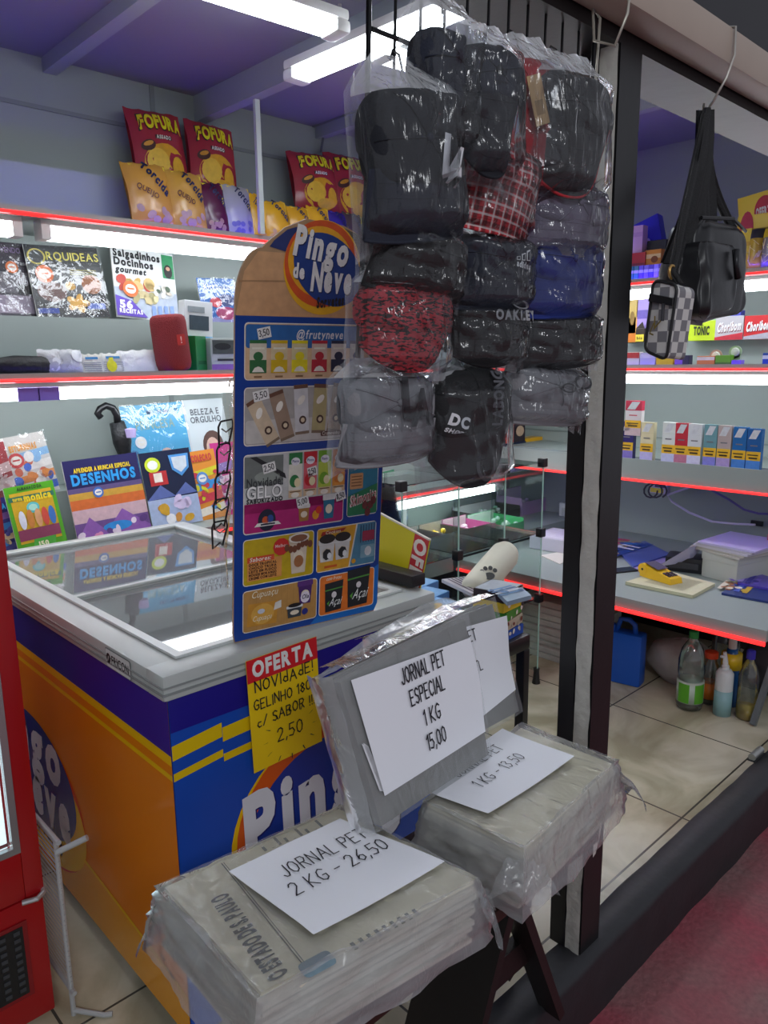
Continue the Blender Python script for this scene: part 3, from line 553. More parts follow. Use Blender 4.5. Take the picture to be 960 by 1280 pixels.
# panel 5
panel(X(.055), Y(.025), X(.545), Y(.165), 'b98a4c')
for i in range(12): q.rect(X(.06+.04*i), Y(.028), X(.062+.04*i), Y(.162), 'a97c42', 6)
q.txt('Cupuaçu', X(.19), Y(.138), .015, 'f2e6cc', 8, w=.062, bold=0, shear=.25); q.poly([(X(.08), Y(.045)), (X(.27), Y(.04)), (X(.28), Y(.115)), (X(.09), Y(.12))], 'c98e34', 7); q.ell(X(.18), Y(.08), .028, .024, 'd9a54a', 8, 16); q.txt('Cupuaçu', X(.175), Y(.06), .012, 'f2e6cc', 9, w=.045, bold=0, shear=.25); q.ell(X(.17), Y(.09), .009, .006, 'cdd2dc', 9, 10); q.poly([(X(.25), Y(.085)), (X(.30), Y(.09)), (X(.30), Y(.115)), (X(.26), Y(.11))], 'd8d4cc', 9)
cup(X(.46), Y(.085), .036, .05, '4a2468', '5a3078', 8, .75); q.ell(X(.46), Y(.108), .012, .014, 'e6dcec', 10, 12); q.txt('Ola', X(.46), Y(.103), .01, '2a1438', 11, w=.018, shear=.2); cup(X(.39), Y(.045), .038, .026, '3a4148', 'd6d8da', 8, .85); q.ell(X(.39), Y(.087), .017, .005, '241f20', 10, 14); q.ell(X(.46), Y(.058), .008, .008, '2a2f80', 10, 12)
panel(X(.56), Y(.025), X(.965), Y(.165), 'e0742a')
for cx, w_, h_ in ((.665, .05, .075), (.845, .064, .098)):
    q.poly([(X(cx)-w_*.45, Y(.035)), (X(cx)+w_*.4, Y(.038)), (X(cx)+w_*.5, Y(.035)+h_), (X(cx)-w_*.5, Y(.035)+h_*.95)], '23262a', 7); q.poly([(X(cx)-w_*.5, Y(.035)+h_*.7), (X(cx)+w_*.48, Y(.035)+h_*.74), (X(cx)+w_*.48, Y(.035)+h_*.78), (X(cx)-w_*.5, Y(.035)+h_*.74)], '4f8a3c', 8); q.ell(X(cx), Y(.035)+h_*.55, .007, .008, 'd8d2d6', 8, 10)
    q.txt('Açai', X(cx)+.002, Y(.035)+h_*.2, h_*.25, 'eef2ea', 9, w=w_*.62, bold=0, shear=.35); q.poly([(X(cx)-w_*.38, Y(.035)+h_*.3), (X(cx)-w_*.24, Y(.035)+h_*.38), (X(cx)-w_*.3, Y(.035)+h_*.22)], '5aa03c', 9)
q.txt('com frutas', X(.66), Y(.148), .008, 'f6e0c8', 8, w=.04, shear=.3)
q.build('printed_face', t)
# ================================================================ NEWSPAPER TABLE AND BUNDLES
PAPER = mat('eceef4', .6); NEWS = mat('f0e8cc', .8, noise_amt=.06, scale=12); NEWSE = mat('d2cdbd', .85, noise_amt=.15, scale=60, bump=.4); GRN = mat('8a8986', .85, noise_amt=.08, scale=25, bump=.2)
SLV = film('clear_polythene', 'f4f6f7', haze=.13, gloss=.02, rough=.22, bump=.7, scale=18, thick=1.3)
SLV2 = film('milky_polythene', 'eceeee', haze=.27, gloss=.03, rough=.3, bump=.8, scale=14, thick=1.3)
TZ = .575
t = thing('trestle_table', 'dark wooden folding trestle table under the bagged newspapers', 'table', (.9, .8, 0)); TM = TR(-.9, -.8, 0)
WD = mat('0f0d0d', .45, noise_amt=.35, scale=12, bump=.15); WR = mat('2a1712', .4, noise_amt=.3, scale=10)
q = B(TM); q.box((.50, .70, TZ-.025), (1.25, .96, TZ), WR, bev=.004); q.build('tabletop', t, smooth=2)
def board(a, c, wv, th, m):
    a, c, wv = Vector(a), Vector(c), Vector(wv); n = (c-a).cross(wv).normalized()*th; q.hexa([a, a+wv, a+wv+n, a+n, c, c+wv, c+wv+n, c+n], m)
for y in (.715, ):
    q = B(TM); board((1.255, y+.05, .095), (1.02, y, TZ-.026), (0, .055, 0), .02, WD); q.build('leg', t)
    q = B(TM); board((.78, y+.02, -.10), (1.005, y, TZ-.026), (0, .16, 0), .02, WD); q.build('leg', t)
q = B(TM); board((1.26, .905, .1), (1.02, .905, TZ-.026), (0, .03, 0), .02, WD); q.build('leg', t)
q = B(TM); board((.60, .905, .0), (.82, .905, TZ-.026), (0, .03, 0), .02, WD); q.build('leg', t)
q = B(TM); q.box((.92, .775, .30), (1.14, .80, .36), WD); q.build('brace', t); q = B(TM); q.box((1.0, .72, .50), (1.05, .93, TZ-.026), WD); q.build('hinge_block', t)
def nz(x, y, z, s=1): return noise.noise(Vector((x*s, y*s, z*s)))
def pile(name, label, c, n, top, layers, seed, wrap, front_art):
    """a stack of folded newspapers in a plastic sleeve; c: four top corners, counter-clockwise from the left front"""
    c = [Vector(p) for p in c]; o = sum(c, Vector((0, 0, 0)))/4; o.z = TZ
    t = thing(name, label, 'newspapers', Matrix.Translation(o)); TM = Matrix.Translation(-o)
    q = B(TM); rnd = random.Random(seed); z = TZ+.002; H = (top-TZ-.006)/layers
    cc = sum(c, Vector((0, 0, 0)))/4
    for k in range(layers):
        dx, dy = rnd.uniform(-.006, .006), rnd.uniform(-.006, .006); P = []
        for p in c: v = cc+(p-cc)*rnd.uniform(.95, .99); P.append((v.x+dx, v.y+dy))
        e = .0012; q.hexa([(x, y, z+e) for x, y in P]+[(x, y, z+H-.0006) for x, y in P], NEWSE if k < layers-1 else NEWS); z += H
    q.build('newspaper_stack', t)
    # sleeve: a wrinkled skin round the stack
    q = B(TM); nu, nv = 72, 16
    per = []
    for i in range(4):
        a, b_ = c[i], c[(i+1) % 4]
        for k in range(nu//4):
            f = k/(nu//4); p = a.lerp(b_, f); ed = min(f, 1-f)
            d = (p-cc); d.z = 0
            p = cc+d*(.985+.02*(1-min(1, ed*6))); per.append(p)
    def skin(u, v):
        i = int(round(u*nu)) % nu; p = per[i].copy(); d = (p-cc).normalized(); d.z = 0
        fr = v
        bul = .026*(1-fr)**1.5+.010*math.sin(math.pi*fr)+.008*nz(p.x, p.y, fr*.25+seed, 14)+.006*nz(p.x, p.y, fr+seed, 40)
        return (p.x+d.x*bul, p.y+d.y*bul, TZ+.004+(top-TZ+.0)*fr)
    q.grid(skin, nu, nv, SLV2)
    def topf(u, v):
        a = c[0].lerp(c[1], u); b_ = c[3].lerp(c[2], u); p = a.lerp(b_, v); p = cc+(p-cc)*1.015
        e = min(u, 1-u, v, 1-v)*8
        return (p.x, p.y, top+.0015+.004*min(1, max(0, 1-e))*abs(nz(p.x, p.y, seed, 20))+.0035*abs(nz(p.x, p.y, seed, 26)))
    q.grid(topf, 30, 26, SLV)
    for (ci, out_) in wrap:      # gathered bag corners and loose frills
        a = c[ci]; d = (a-cc); d.z = 0; d.normalize(); s = d.cross(Vector((0, 0, 1)))
        q.grid(lambda u, v: tuple(a-d*.02+d*(.02+out_*v)*(1+.3*nz(u*3, v*2, seed))+s*((u-.5)*(.06+.06*v))+Vector((0, 0, -.02-.05*v+.018*nz(u*5, v*3, seed+4)+.014*math.sin(u*9+seed)*v))), 14, 8, SLV)
    q.build('plastic_sleeve', t, smooth=True)
    x = c[1]-c[0]; M = frame(cc, x, (0, 0, 1)); M.translation.z = top-.0038
    q = B(TM @ M); q.e = .0003; front_art(q, x.length); q.build('front_page', t)
    return t, cc
INK = mat('4a4b46', .8); INK2 = mat('80817a', .8)
def page(q, W):
    # the masthead runs along the left edge of the pile
    q.txt('O ESTADO DE S. PAULO', -.115, -.03, .026, INK, 2, w=.20, bold=2, rot=math.radians(90)); q.rect(-.092, -.14, -.0905, .14, INK, 2); q.rect(-.088, -.14, -.087, .14, INK, 2)
    for k in range(16):
        x_ = -.075+.014*k
        if k > 3 and k < 13: q.rect(x_, .125, x_+.005, .15-.012*(k % 3), INK2, 2); q.rect(x_, -.15, x_+.006, -.135, INK2, 2)
    q.rr(-.10, -.155, -.05, -.125, '7f97a3', 3, .008)
c2 = [at(322, 1250, 'z', .69), at(598, 1100, 'z', .69), at(425, 1008, 'z', .69), at(196, 1110, 'z', .69)]
pile('newspaper_pile', 'lower bagged pile of newspapers signed 2 kg, nearest the photographer', c2, 0, .69, 12, 3, ((3, .02), (1, .03)), page)
def page2(q, W):
    for k in range(14):
        if k % 3 == 0: q.rect(-.14+.02*k, .10, -.132+.02*k, .125, INK2, 2)
c1 = [at(655, 1062, 'z', .70), at(772, 952, 'z', .70), at(652, 905, 'z', .70), at(512, 1012, 'z', .70)]
c1[3] = at(530, 1002, 'z', .70)
pile('newspaper_pile', 'upper bagged pile of newspapers signed 1 kg, overhanging beside the corner post', c1, 0, .70, 11, 8, ((1, .03), (0, .03)), page2)
def sheet(label, corners, z, lines, seed, curl=.004, n=(0, 0, 1)):
    """a paper sign lying on a pile: corners left-front, right-front, right-back, left-back"""
    c = [Vector(p) for p in corners]; o = sum(c, Vector((0, 0, 0)))/4; x = ((c[1]-c[0])+(c[2]-c[3])); M = frame(o, x, n)
    Mi = M.inverted(); l = [Mi @ p for p in c]
    def f(u, v): p = l[0].lerp(l[1], u).lerp(l[3].lerp(l[2], u), v); e = abs(u-.5)*2; return (p.x, p.y, .0015+curl*(e**3)*(.5+.5*math.sin(seed+v*4))+.0012*nz(u, v, seed, 3))
    q = B(M); q.grid(f, 14, 10, PAPER)
    q.fn = lambda p: (p.x, p.y, p.z+.0015+.0012); q.e = .0004
    lines(q, M); o_ = q.build('paper_sign', smooth=True); return tag(o_, label, 'sign', 'paper price signs on the newspapers')
HAND = mat('22232c', .6); PRN = mat('1d1e26', .6)
def l2(q, M): q.stroke('JORNAL PET', .012, .028, .030, HAND, 4, w=.165, th=.075, jit=.03); q.stroke('2 KG - 26,50', .012, -.018, .030, HAND, 4, w=.185, th=.075, jit=.03)
sheet('white paper sign reading JORNAL PET 2 KG - 26,50 on the lower pile', [at(392, 1172, 'z', .6955), at(556, 1080, 'z', .6955), at(425, 1024, 'z', .6955), at(286, 1090, 'z', .6955)], .7, l2, 1)
def l1(q, M): q.stroke('JORNAL PET', .0, .035, .026, HAND, 4, w=.15, th=.075, jit=.03); q.stroke('1 KG - 13,50', .0, -.018, .026, HAND, 4, w=.15, th=.075, jit=.03)
sheet('white paper sign reading 1 KG - 13,50 on the upper pile, beside the post', [at(610, 1020, 'z', .7055), at(718, 948, 'z', .7055), at(628, 912, 'z', .7055), at(520, 985, 'z', .7055)], .71, l1, 2)
# upright bundles in plastic bags
def bundle(label, bl_, br_, tl_, tr_, thick, zl, lines, seed, sign, slabel):
    bl_, br_, tl_, tr_ = map(Vector, (bl_, br_, tl_, tr_)); M = frame((bl_+br_)/2, br_-bl_, (br_-bl_).cross(tl_-bl_)); Mi = M.inverted()
    t = thing('newspaper_bundle', label, 'newspapers', M, 'upright bagged newspaper bundles')
    a, b_, c, d = [Mi @ p for p in (bl_, br_, tr_, tl_)]
    q = B(); N = 9
    rnd = random.Random(seed)
    for k in range(N):
        z1 = -thick*k/N; z0 = -thick*(k+.92)/N; j = rnd.uniform(-.003, .003)
        P = [(a.x+j, a.y+.004), (b_.x-.004+j, b_.y+.004), (c.x-.006+j, c.y-.004+j), (d.x+j, d.y-.004-j)]
        q.hexa([(x, y, z0) for x, y in P]+[(x, y, z1) for x, y in P], GRN)
    q.build('newspaper_stack', t)
    q = B(); ex = .012
    def ff(u, v):
        p = a.lerp(b_, u).lerp(d.lerp(c, u), v); e = min(u, 1-u, 1-v)
        return (p.x+(u-.5)*ex*2, p.y+(.012 if v > .99 else 0)-(.002), .004+.003*abs(nz(u, v, seed, 6))-.006*max(0, 1-e*12))
    q.grid(ff, 24, 20, SLV)
    q.grid(lambda u, v: (a.lerp(d, v).x-ex-.012*math.sin(math.pi*u)+.006*nz(u, v, seed, 5), a.lerp(d, v).y-.002+.012*v, -.002-thick*1.1*u), 6, 16, SLV2)
    q.grid(lambda u, v: (a.lerp(b_, v).x+(v-.5)*ex*2, d.lerp(c, v).y+.01+.02*math.sin(math.pi*u)*abs(nz(v, u, seed, 4))+.004, -.002-thick*1.1*u), 6, 20, SLV)
    # loose open mouth of the bag rising behind the top
    q.grid(lambda u, v: (d.lerp(c, u).x+(u-.5)*ex*2, d.lerp(c, u).y+.005+(.034*math.sin(math.pi*min(1, u*1.1)**1.5)+.010*nz(u, v, seed, 5))*v, -thick*.6-.02*v+.01*nz(u*2, v, seed, 4)), 20, 6, SLV2)
    q.build('plastic_bag', t, smooth=True)
    S = [Mi @ Vector(p) for p in sign]
    q = B(M); q.grid(lambda u, v: tuple(S[0].lerp(S[1], u).lerp(S[3].lerp(S[2], u), v).xy)+(.0095+.004*u*u*math.sin(v*5+seed),), 12, 12, PAPER); q.fn = lambda p: (p.x, p.y, p.z+.012); q.e = .0004
    for i in range(2): q.poly([(S[0].x-.004-.004*i, S[0].y+.012), (S[0].x+.01, S[0].y+.004), (S[3].x+.012, S[3].y-.12), (S[3].x+.002-.004*i, S[3].y-.11)], 'd9dade', -10)
    sx = sum(p.x for p in S)/4; sy = sum(p.y for p in S)/4; lines(q, sx, sy); s = q.build('paper_sign', smooth=True); tag(s, slabel, 'sign', 'paper price signs on the newspapers')
    return t
def plane_pt(px, py, P0, n): d = fw*F+RT*(px-480)-UP*(py-640); return CAMP+d*((P0-CAMP).dot(n)/d.dot(n))
def on(P0, n, *pts): return [plane_pt(x, y, P0, n) for x, y in pts]
A1, A2, A3 = at(477, 1036, 'z', .709), at(612, 945, 'z', .709), at(583, 772, 'y', .955); n1 = (A2-A1).cross(A3-A1).normalized()
sg = on(A1, n1, (476, 994), (604, 914), (584, 797), (434, 850))
def e1(q, x, y):
    for s, dy, w_ in (('JORNAL PET', .066, .125), ('ESPECIAL', .022, .098), ('1 KG', -.024, .046), ('15,00', -.07, .054)): q.stroke(s, x+.004, y+dy, .028, PRN, 4, w=w_, th=.11, sp=.2)
bundle('upright bagged bundle of grey newsprint signed especial, front one of two', A1, A2, on(A1, n1, (424, 850))[0], A3, .06, .7, e1, 5, sg, 'white paper sign reading JORNAL PET ESPECIAL 1 KG 15,00')
B2, B3 = at(651, 890, 'z', .709), at(617, 752, 'y', 1.045); B1 = B2-Vector((.36, .004, 0)); n2 = (B2-B1).cross(B3-B1).normalized()
sg2 = on(B1, n2, (520, 960), (640, 862), (628, 770), (500, 806))
def e2(q, x, y):
    for s, dy, w_ in (('JORNAL PET', .066, .135), ('ESPECIAL', .022, .105), ('1 KG', -.024, .05)): q.stroke(s, x-.004, y+dy, .024, PRN, 4, w=w_, th=.11, sp=.2)
    q.stroke('L', x+.055, y-.0, .02, PRN, 4, th=.11)
bundle('upright bagged bundle of grey newsprint mostly hidden behind the front bundle', B1, B2, on(B1, n2, (487, 800))[0], B3, .06, .7, e2, 9, sg2, 'white paper sign half hidden behind the especial sign')
# ================================================================ YELLOW OFFER CARD ON THE FREEZER END
def offer(label, M, w_, h_, band_h, text, tsize, handw, name='offer_card'):
    q = B(M); q.e = .0005; q.box((-w_/2, 0, -.0015), (w_/2, h_, 0), mat('f6cf12', .45)); q.rect(-w_/2, h_-band_h, w_/2, h_, mat('d9222c', .4), 1); q.txt(text, 0, h_-band_h*.78, tsize, 'f2efe8', 2, w=w_*.86, bold=2)
    handw(q); return tag(q.build(name), label, 'sign')
pa, pb, pc = at(312, 968, 'y', 1.288), at(410, 945, 'y', 1.288), at(309, 825, 'y', 1.288)
pd = at(397, 795, 'y', 1.288); w_ = (pd-pc).length; h_ = pc.z-pa.z; M = frame(Vector((pc.x+w_/2+.004, 1.288, pa.z)), (1, 0, .03), (0, -1, 0))
def hw1(q):
    k = w_
    q.stroke('NOVIdAdE!', 0, h_*.70, k*.13, HAND, 3, w=k*.82, th=.13, jit=.1); q.stroke('GELINHO 180m', 0, h_*.55, k*.12, HAND, 3, w=k*.88, th=.13, jit=.08); q.stroke('c/ SABOR !!!', 0, h_*.40, k*.12, HAND, 3, w=k*.82, th=.13, jit=.08); q.stroke('2,50', k*.03, h_*.19, k*.16, HAND, 3, w=k*.36, th=.1)
    for a in range(12):
        an = a*math.pi/6; x_, y_ = k*.03+math.cos(an)*k*.33, h_*.22+math.sin(an)*k*.27; q.poly([(x_, y_), (x_+.003, y_+.001), (x_+math.cos(an)*.012+.002, y_+math.sin(an)*.012), (x_+math.cos(an)*.012, y_+math.sin(an)*.012)], HAND, 3)
offer('yellow OFERTA card with handwriting taped to the blue freezer end', M, w_, h_, h_*.2, 'OFERTA', h_*.125, hw1)
# ================================================================ WIRE GRILLE AND BAGGED CAPS
WIRE = mat('1a1a1d', .35, metal=.5)
t = thing('wire_grille', 'black wire grille hung in the front opening, holding the bagged caps', 'grille', (1.06, .86, 1.3)); TM = TR(-1.06, -.86, -1.3)
gl = [at(464, 10, 'y', .855).x+.0, at(440, 400, 'y', .86).x]
q = B(TM); q.tube([(gl[0], .855, 2.085), (gl[0]-.012, .857, 1.75), (gl[1], .86, 1.40)], .0045, WIRE, n=6); q.tube([(1.365, .855, 2.085), (1.36, .86, 1.40)], .004, WIRE, n=6); q.tube([(gl[0], .855, 1.955), (1.365, .855, 1.955)], .0035, WIRE, n=6); q.build('grille_frame', t)
q = B(TM)
for i in range(1, 11):
    x = gl[0]+(1.365-gl[0])*i/11; q.tube([(x, .855, 2.085), (x-.03*(1-i/11), .86, 1.40)], .0024, WIRE, n=5)
for z in (1.88, 1.76, 1.64, 1.52, 1.40):
    xl = gl[0]+(gl[1]-gl[0])*(2.0-z)/.75; q.tube([(xl, .853, z), (1.362, .853, z)], .0024, WIRE, n=5)
tag(q.build('grille_wires', t), 'thin crossing wires')
def cloth(h, h2=None, kind=None, name=None, scale=60):
    m = bpy.data.materials.new(name or 'cap_cloth_'+h); m.use_nodes = True; nt = m.node_tree; p = nt.nodes['Principled BSDF']; p.inputs['Roughness'].default_value = .8; N = nt.nodes.new; L = nt.links.new
    tc = N('ShaderNodeTexCoord'); wv = N('ShaderNodeTexNoise'); wv.inputs['Scale'].default_value = 300; L(tc.outputs['Object'], wv.inputs[0])
    b = N('ShaderNodeBump'); b.inputs['Strength'].default_value = .35; b.inputs['Distance'].default_value = .002; L(wv.outputs[0], b.inputs['Height']); L(b.outputs[0], p.inputs['Normal'])
    p.inputs['Base Color'].default_value = lin(h)
    if kind == 'plaid':
        prev = None
        for ax, col, sc, w_ in (('X', '0c0a0c', 26, .28), ('Y', '0c0a0c', 26, .28), ('X', 'd8d4d2', 26, -.30), ('Y', 'd8d4d2', 26, -.30)):
            wt = N('ShaderNodeTexWave'); wt.bands_direction = ax; wt.inputs['Scale'].default_value = sc/6.28*4.2; wt.inputs['Phase Offset'].default_value = 0 if w_ > 0 else 2.2; L(tc.outputs['Object'], wt.inputs[0])
            lt = N('ShaderNodeMath'); lt.operation = 'GREATER_THAN'; lt.inputs[1].default_value = .74 if w_ > 0 else .93; L(wt.outputs['Fac'], lt.inputs[0])
            mx = N('ShaderNodeMix'); mx.data_type = 'RGBA'; mx.inputs[7].default_value = lin(col); mx.inputs[6].default_value = lin(h)
            ml = N('ShaderNodeMath'); ml.operation = 'MULTIPLY'; ml.inputs[1].default_value = .62; L(lt.outputs[0], ml.inputs[0]); L(ml.outputs[0], mx.inputs[0])
            if prev: L(prev.outputs[2], mx.inputs[6])
            prev = mx
        L(prev.outputs[2], p.inputs['Base Color'])
    if kind == 'dash':
        mp = N('ShaderNodeMapping'); mp.inputs['Scale'].default_value = (110, 330, 110); mp.inputs['Rotation'].default_value = (0, 0, .25); L(tc.outputs['Object'], mp.inputs[0])
        n = N('ShaderNodeTexNoise'); n.inputs['Scale'].default_value = 1; n.inputs['Detail'].default_value = 3; L(mp.outputs[0], n.inputs[0])
        gt = N('ShaderNodeMath'); gt.operation = 'GREATER_THAN'; gt.inputs[1].default_value = .53; L(n.outputs[0], gt.inputs[0])
        mx = N('ShaderNodeMix'); mx.data_type = 'RGBA'; mx.inputs[6].default_value = lin(h); mx.inputs[7].default_value = lin(h2); L(gt.outputs[0], mx.inputs[0]); L(mx.outputs[2], p.inputs['Base Color'])
    return m
BAG = film('crinkled_cap_bag', 'f2f4f6', haze=.018, gloss=.015, rough=.14, bump=1.0, scale=12, thick=1.30, stretch=(3.4, .32, 1.2))
BAGB = film('cloudy_bag_back', 'f2f4f6', haze=.2, gloss=.02, rough=.2, bump=.8, scale=14, thick=1.3, stretch=(2.6, .5, 1.2))
BAGM = film('milky_bag_mouth', 'f2f4f6', haze=.38, gloss=.03, rough=.2, bump=1.0, scale=14, thick=1.33, stretch=(2.6, .5, 1.2))
def cap(label, box, y, crown, brim, seed, roll=0, yaw=8, bf=.40, depth=.045, logo=None, piping=None, sticker=None, bagbox=None, band=None, extra=None, dome_c=.5, bagtop=None, flat=True):
    bx0, by0, bx1, by1 = box
    a, b_ = at(bx0, (by0+by1)/2, 'y', y), at(bx1, (by0+by1)/2, 'y', y); zt, zb = at((bx0+bx1)/2, by0, 'y', y).z, at((bx0+bx1)/2, by1, 'y', y).z
    w_, h_ = (b_-a).length, zt-zb; c = Vector(((a.x+b_.x)/2, y, zb)); yw = math.radians(yaw)
    M = frame(c, (math.cos(yw), -math.sin(yw), 0), (-math.sin(yw), -math.cos(yw), 0)) @ TR(0, h_/2, 0) @ RZ(roll) @ TR(0, -h_/2, 0)
    t = thing('baseball_cap', label, 'cap', M, 'bagged caps on the wire grille')
    yb = h_*bf; yc = yb+(h_-yb)*dome_c-.02*h_; ry = (h_-yb)*.58; rx = w_*.49; rnd = random.Random(seed)
    def dz(x, y_):
        r2 = min(1, abs(x/rx)**3+abs((y_-yc)/ry)**(2.3 if y_ > yc else 3.6)); return depth*(1-r2**2.2)**.6
    def sq(an):
        ex = 2.3 if math.sin(an) > 0 else 3.6; c_, s_ = abs(math.cos(an)), abs(math.sin(an)); lo, hi = 0, 1.5
        for _ in range(18):
            k_ = (lo+hi)/2
            if (k_*c_)**3+(k_*s_)**ex > 1: hi = k_
            else: lo = k_
        return lo
    def crease(x, y_): return .005*nz(x*12, y_*12, seed)+.004*nz(x*50+y_*18, y_*16, seed+2)
    q = B()
    def dome(u, v):
        r = v**.8; an = u*2*math.pi; se = sq(an); x, y_ = rx*r*math.cos(an)*se*(1+.02*math.sin(3*an+seed)), yc+ry*r*math.sin(an)*se; return (x, y_, dz(x, y_)+crease(x, y_)*(1-r*.8))
    q.grid(dome, 40, 14, crown)
    q.grid(lambda u, v: (rx*.97*v*math.cos(-u*2*math.pi)*sq(-u*2*math.pi), yc+ry*.97*v*math.sin(-u*2*math.pi)*sq(-u*2*math.pi), -.006*(1-v)), 24, 3, crown)
    q.build('crown', t, smooth=True)
    q = B()
    for k in range(3):      # panel seams
        an = math.radians(30+60*k+seed*3); P = []
        for i in range(-8, 9): r = i/8*.96; x, y_ = rx*r*math.cos(an)*.96, yc+ry*r*math.sin(an)*.96; P.append((x, y_, dz(x, y_)+crease(x, y_)+.0006))
        q.tube(P, .0013, crown, n=5)
    q.build('panel_seams', t, smooth=True)
    q = B(); q.lathe([(.006, 0), (.0055, .003), (.002, .005)], brim, (0, yc, depth+crease(0, yc)), 10); q.build('top_button', t, smooth=True)
    L_ = yb+.10*h_
    def br(u, v, o):
        s = (u-.5)*2; side = (1+.07*v) if flat else 1-.10*v; ln = L_*((1-.10*abs(s)**3-.07*s) if flat else (1-.50*abs(s)**2.4)); x = rx*.98*s*side; y_ = yb+.10*h_-ln*v
        return (x, y_, depth*(.55+.35*(1-v))+.004-.022*abs(s)**2-o)
    q = B(); q.grid(lambda u, v: br(u, v, 0), 20, 8, brim); q.grid(lambda u, v: br(1-u, v, .003), 20, 8, brim)
    q.tube([br(i/20, 1, .0015) for i in range(21)], .0026, piping or brim, n=6); q.tube([br(0, i/8, .0015) for i in range(9)], .0022, piping or brim, n=5); q.tube([br(1, i/8, .0015) for i in range(9)], .0022, piping or brim, n=5)
    for k in range(1, 5): q.tube([br(.06+.88*i/20, .2*k, -.0002) for i in range(21)], .0006, brim, n=4)
    q.build('brim', t, smooth=True)
    if logo:
        q = B(); q.e = .0008
        def conf(p): return (p.x, p.y, p.z+.010+(max(dz(p.x, p.y), depth*.72) if p.y > yb+.04*h_ else depth*.42+.006-.03*(p.x/rx)**2))
        for lg in (logo if isinstance(logo, list) else [logo]): q = B(); q.e = .0008; q.fn = conf; lg(q, w_, h_, yb, yc); q.build('emblem', t)
    if extra: extra(t, w_, h_, yb, yc, depth)
    # clear bag
    e = 1.05; hb = h_*1.06; q = B(); tp = bagtop if bagtop is not None else .16
    def sheet_(u, v, front):
        s = (u-.5)*2; k = 1 if v < .8 else 1-.42*((v-.8)/.2)**1.2
        x = s*w_*e/2*k*(1+.03*nz(v*3, seed, 0)); y_ = -h_*.03+(hb+tp*h_)*v+.006*nz(u*4, seed, 2)*(1 if v in (0, 1) else 0)
        if v == 0: y_ -= .022*abs(s)**4*h_/.2
        edge = max(0, 1-abs(s)**4)*min(1, v*7)*min(1, (1-v)*4)
        if front: z = .004+(depth*1.34)*edge*(.75+.25*math.cos(s*1.5))+(.008*nz(u*5, v*5, seed)+.006*nz(u*13+v*4, v*7, seed+5))*(.25+.75*edge)+.012*max(0, v-.85)*nz(u*9, v*3, seed)*6
        else: z = -.012+.004*nz(u*4, v*4, seed+9)
        return (x, y_, z)
    vt = .90/(1+tp*.9) if tp > .05 else .97
    q.grid(lambda u, v: sheet_(u, v*vt, True), 34, 34, BAG); q.grid(lambda u, v: sheet_(u, vt+(1-vt)*v, True), 34, 10, BAGM); q.grid(lambda u, v: sheet_(u, v, False), 8, 10, BAGB)
    if sticker: q.rect(-w_*.1, h_*.2, w_*.1, h_*.3, 'd9d4c8', 1)
    q.build('clear_bag', t, smooth=True)
    q = B(); yh = h_*(1.03+tp); q.tube([(0, yh-.02, .002), (0, yh+.005, -.004), (0, yh+.014, -.016), (0, yh+.004, -.024)], .0016, WIRE, n=5); q.build('hook', t)
    return t
NAVY_ = cloth('1a2030'); BLK_ = cloth('151619'); CHAR = cloth('232427'); BLUE_ = cloth('1b2f7e'); GRY_ = cloth('85868a'); REDC = cloth('a3202a'); RPAT = cloth('b02f3a', '2a1418', 'dash'); PLAID = cloth('c0303a', None, 'plaid'); PUR = cloth('6d6678'); BLUEBLK = cloth('10151f')
def LA(m, s=1, dx=0, dy=0, rot=0, vert=True):
    def f(q, w_, h_, yb, yc):
        x, y = dx*w_, dy*h_; k = .034*s
        q.txt('L', x-k*.30, y, k*1.35, m, 1, w=k*.75, bold=2, rot=rot); q.txt('A', x+k*.18, y-k*.32, k*1.25, m, 2, w=k*1.05, bold=2, rot=rot)
    return f
WTH = mat('d8dade', .6); GLD = mat('2b2c30', .6)
def word(s, m, dx, dy, hh, ww, rot=0, b=2):
    return lambda q, w_, h_, yb, yc: q.txt(s, dx*w_, dy*h_, hh*h_, m, 1, w=ww*w_, bold=b, rot=rot)
def three(m):
    def f(q, w_, h_, yb, yc):
        x, y, k = .14*w_, .62*h_, .15*h_
        for i, hh in enumerate((.35, .65, 1.0)):
            x_ = x+(i-1)*k*.62; q.poly([(x_-k*.26, y), (x_+k*.2, y), (x_+k*.2, y+hh*k), (x_-k*.26, y+hh*k*.82)], m, 1); q.poly([(x_-k*.17, y+k*.07), (x_+k*.11, y+k*.07), (x_+k*.11, y+hh*k*.85), (x_-k*.17, y+hh*k*.68)], NAVY_, 2)
        q.txt('adidas', x, y-k*.62, k*.5, m, 1, w=k*1.75, bold=2, rot=-.15)
    return f
def two(*fs):
    def f(*a):
        for g in fs: g(*a)
    return f
def oval(m, dx, dy, rx_, ry_):
    def f(q, w_, h_, yb, yc):
        for l in range(1):
            n = 20; P = []
            for k in range(n): a = 2*math.pi*k/n; b2 = 2*math.pi*(k+1)/n; q.poly([(dx*w_+rx_*w_*math.cos(a), dy*h_+ry_*h_*math.sin(a)), (dx*w_+rx_*w_*math.cos(b2), dy*h_+ry_*h_*math.sin(b2)), (dx*w_+rx_*.72*w_*math.cos(b2), dy*h_+ry_*.72*h_*math.sin(b2)), (dx*w_+rx_*.72*w_*math.cos(a), dy*h_+ry_*.72*h_*math.sin(a))], m, 1)
    return f
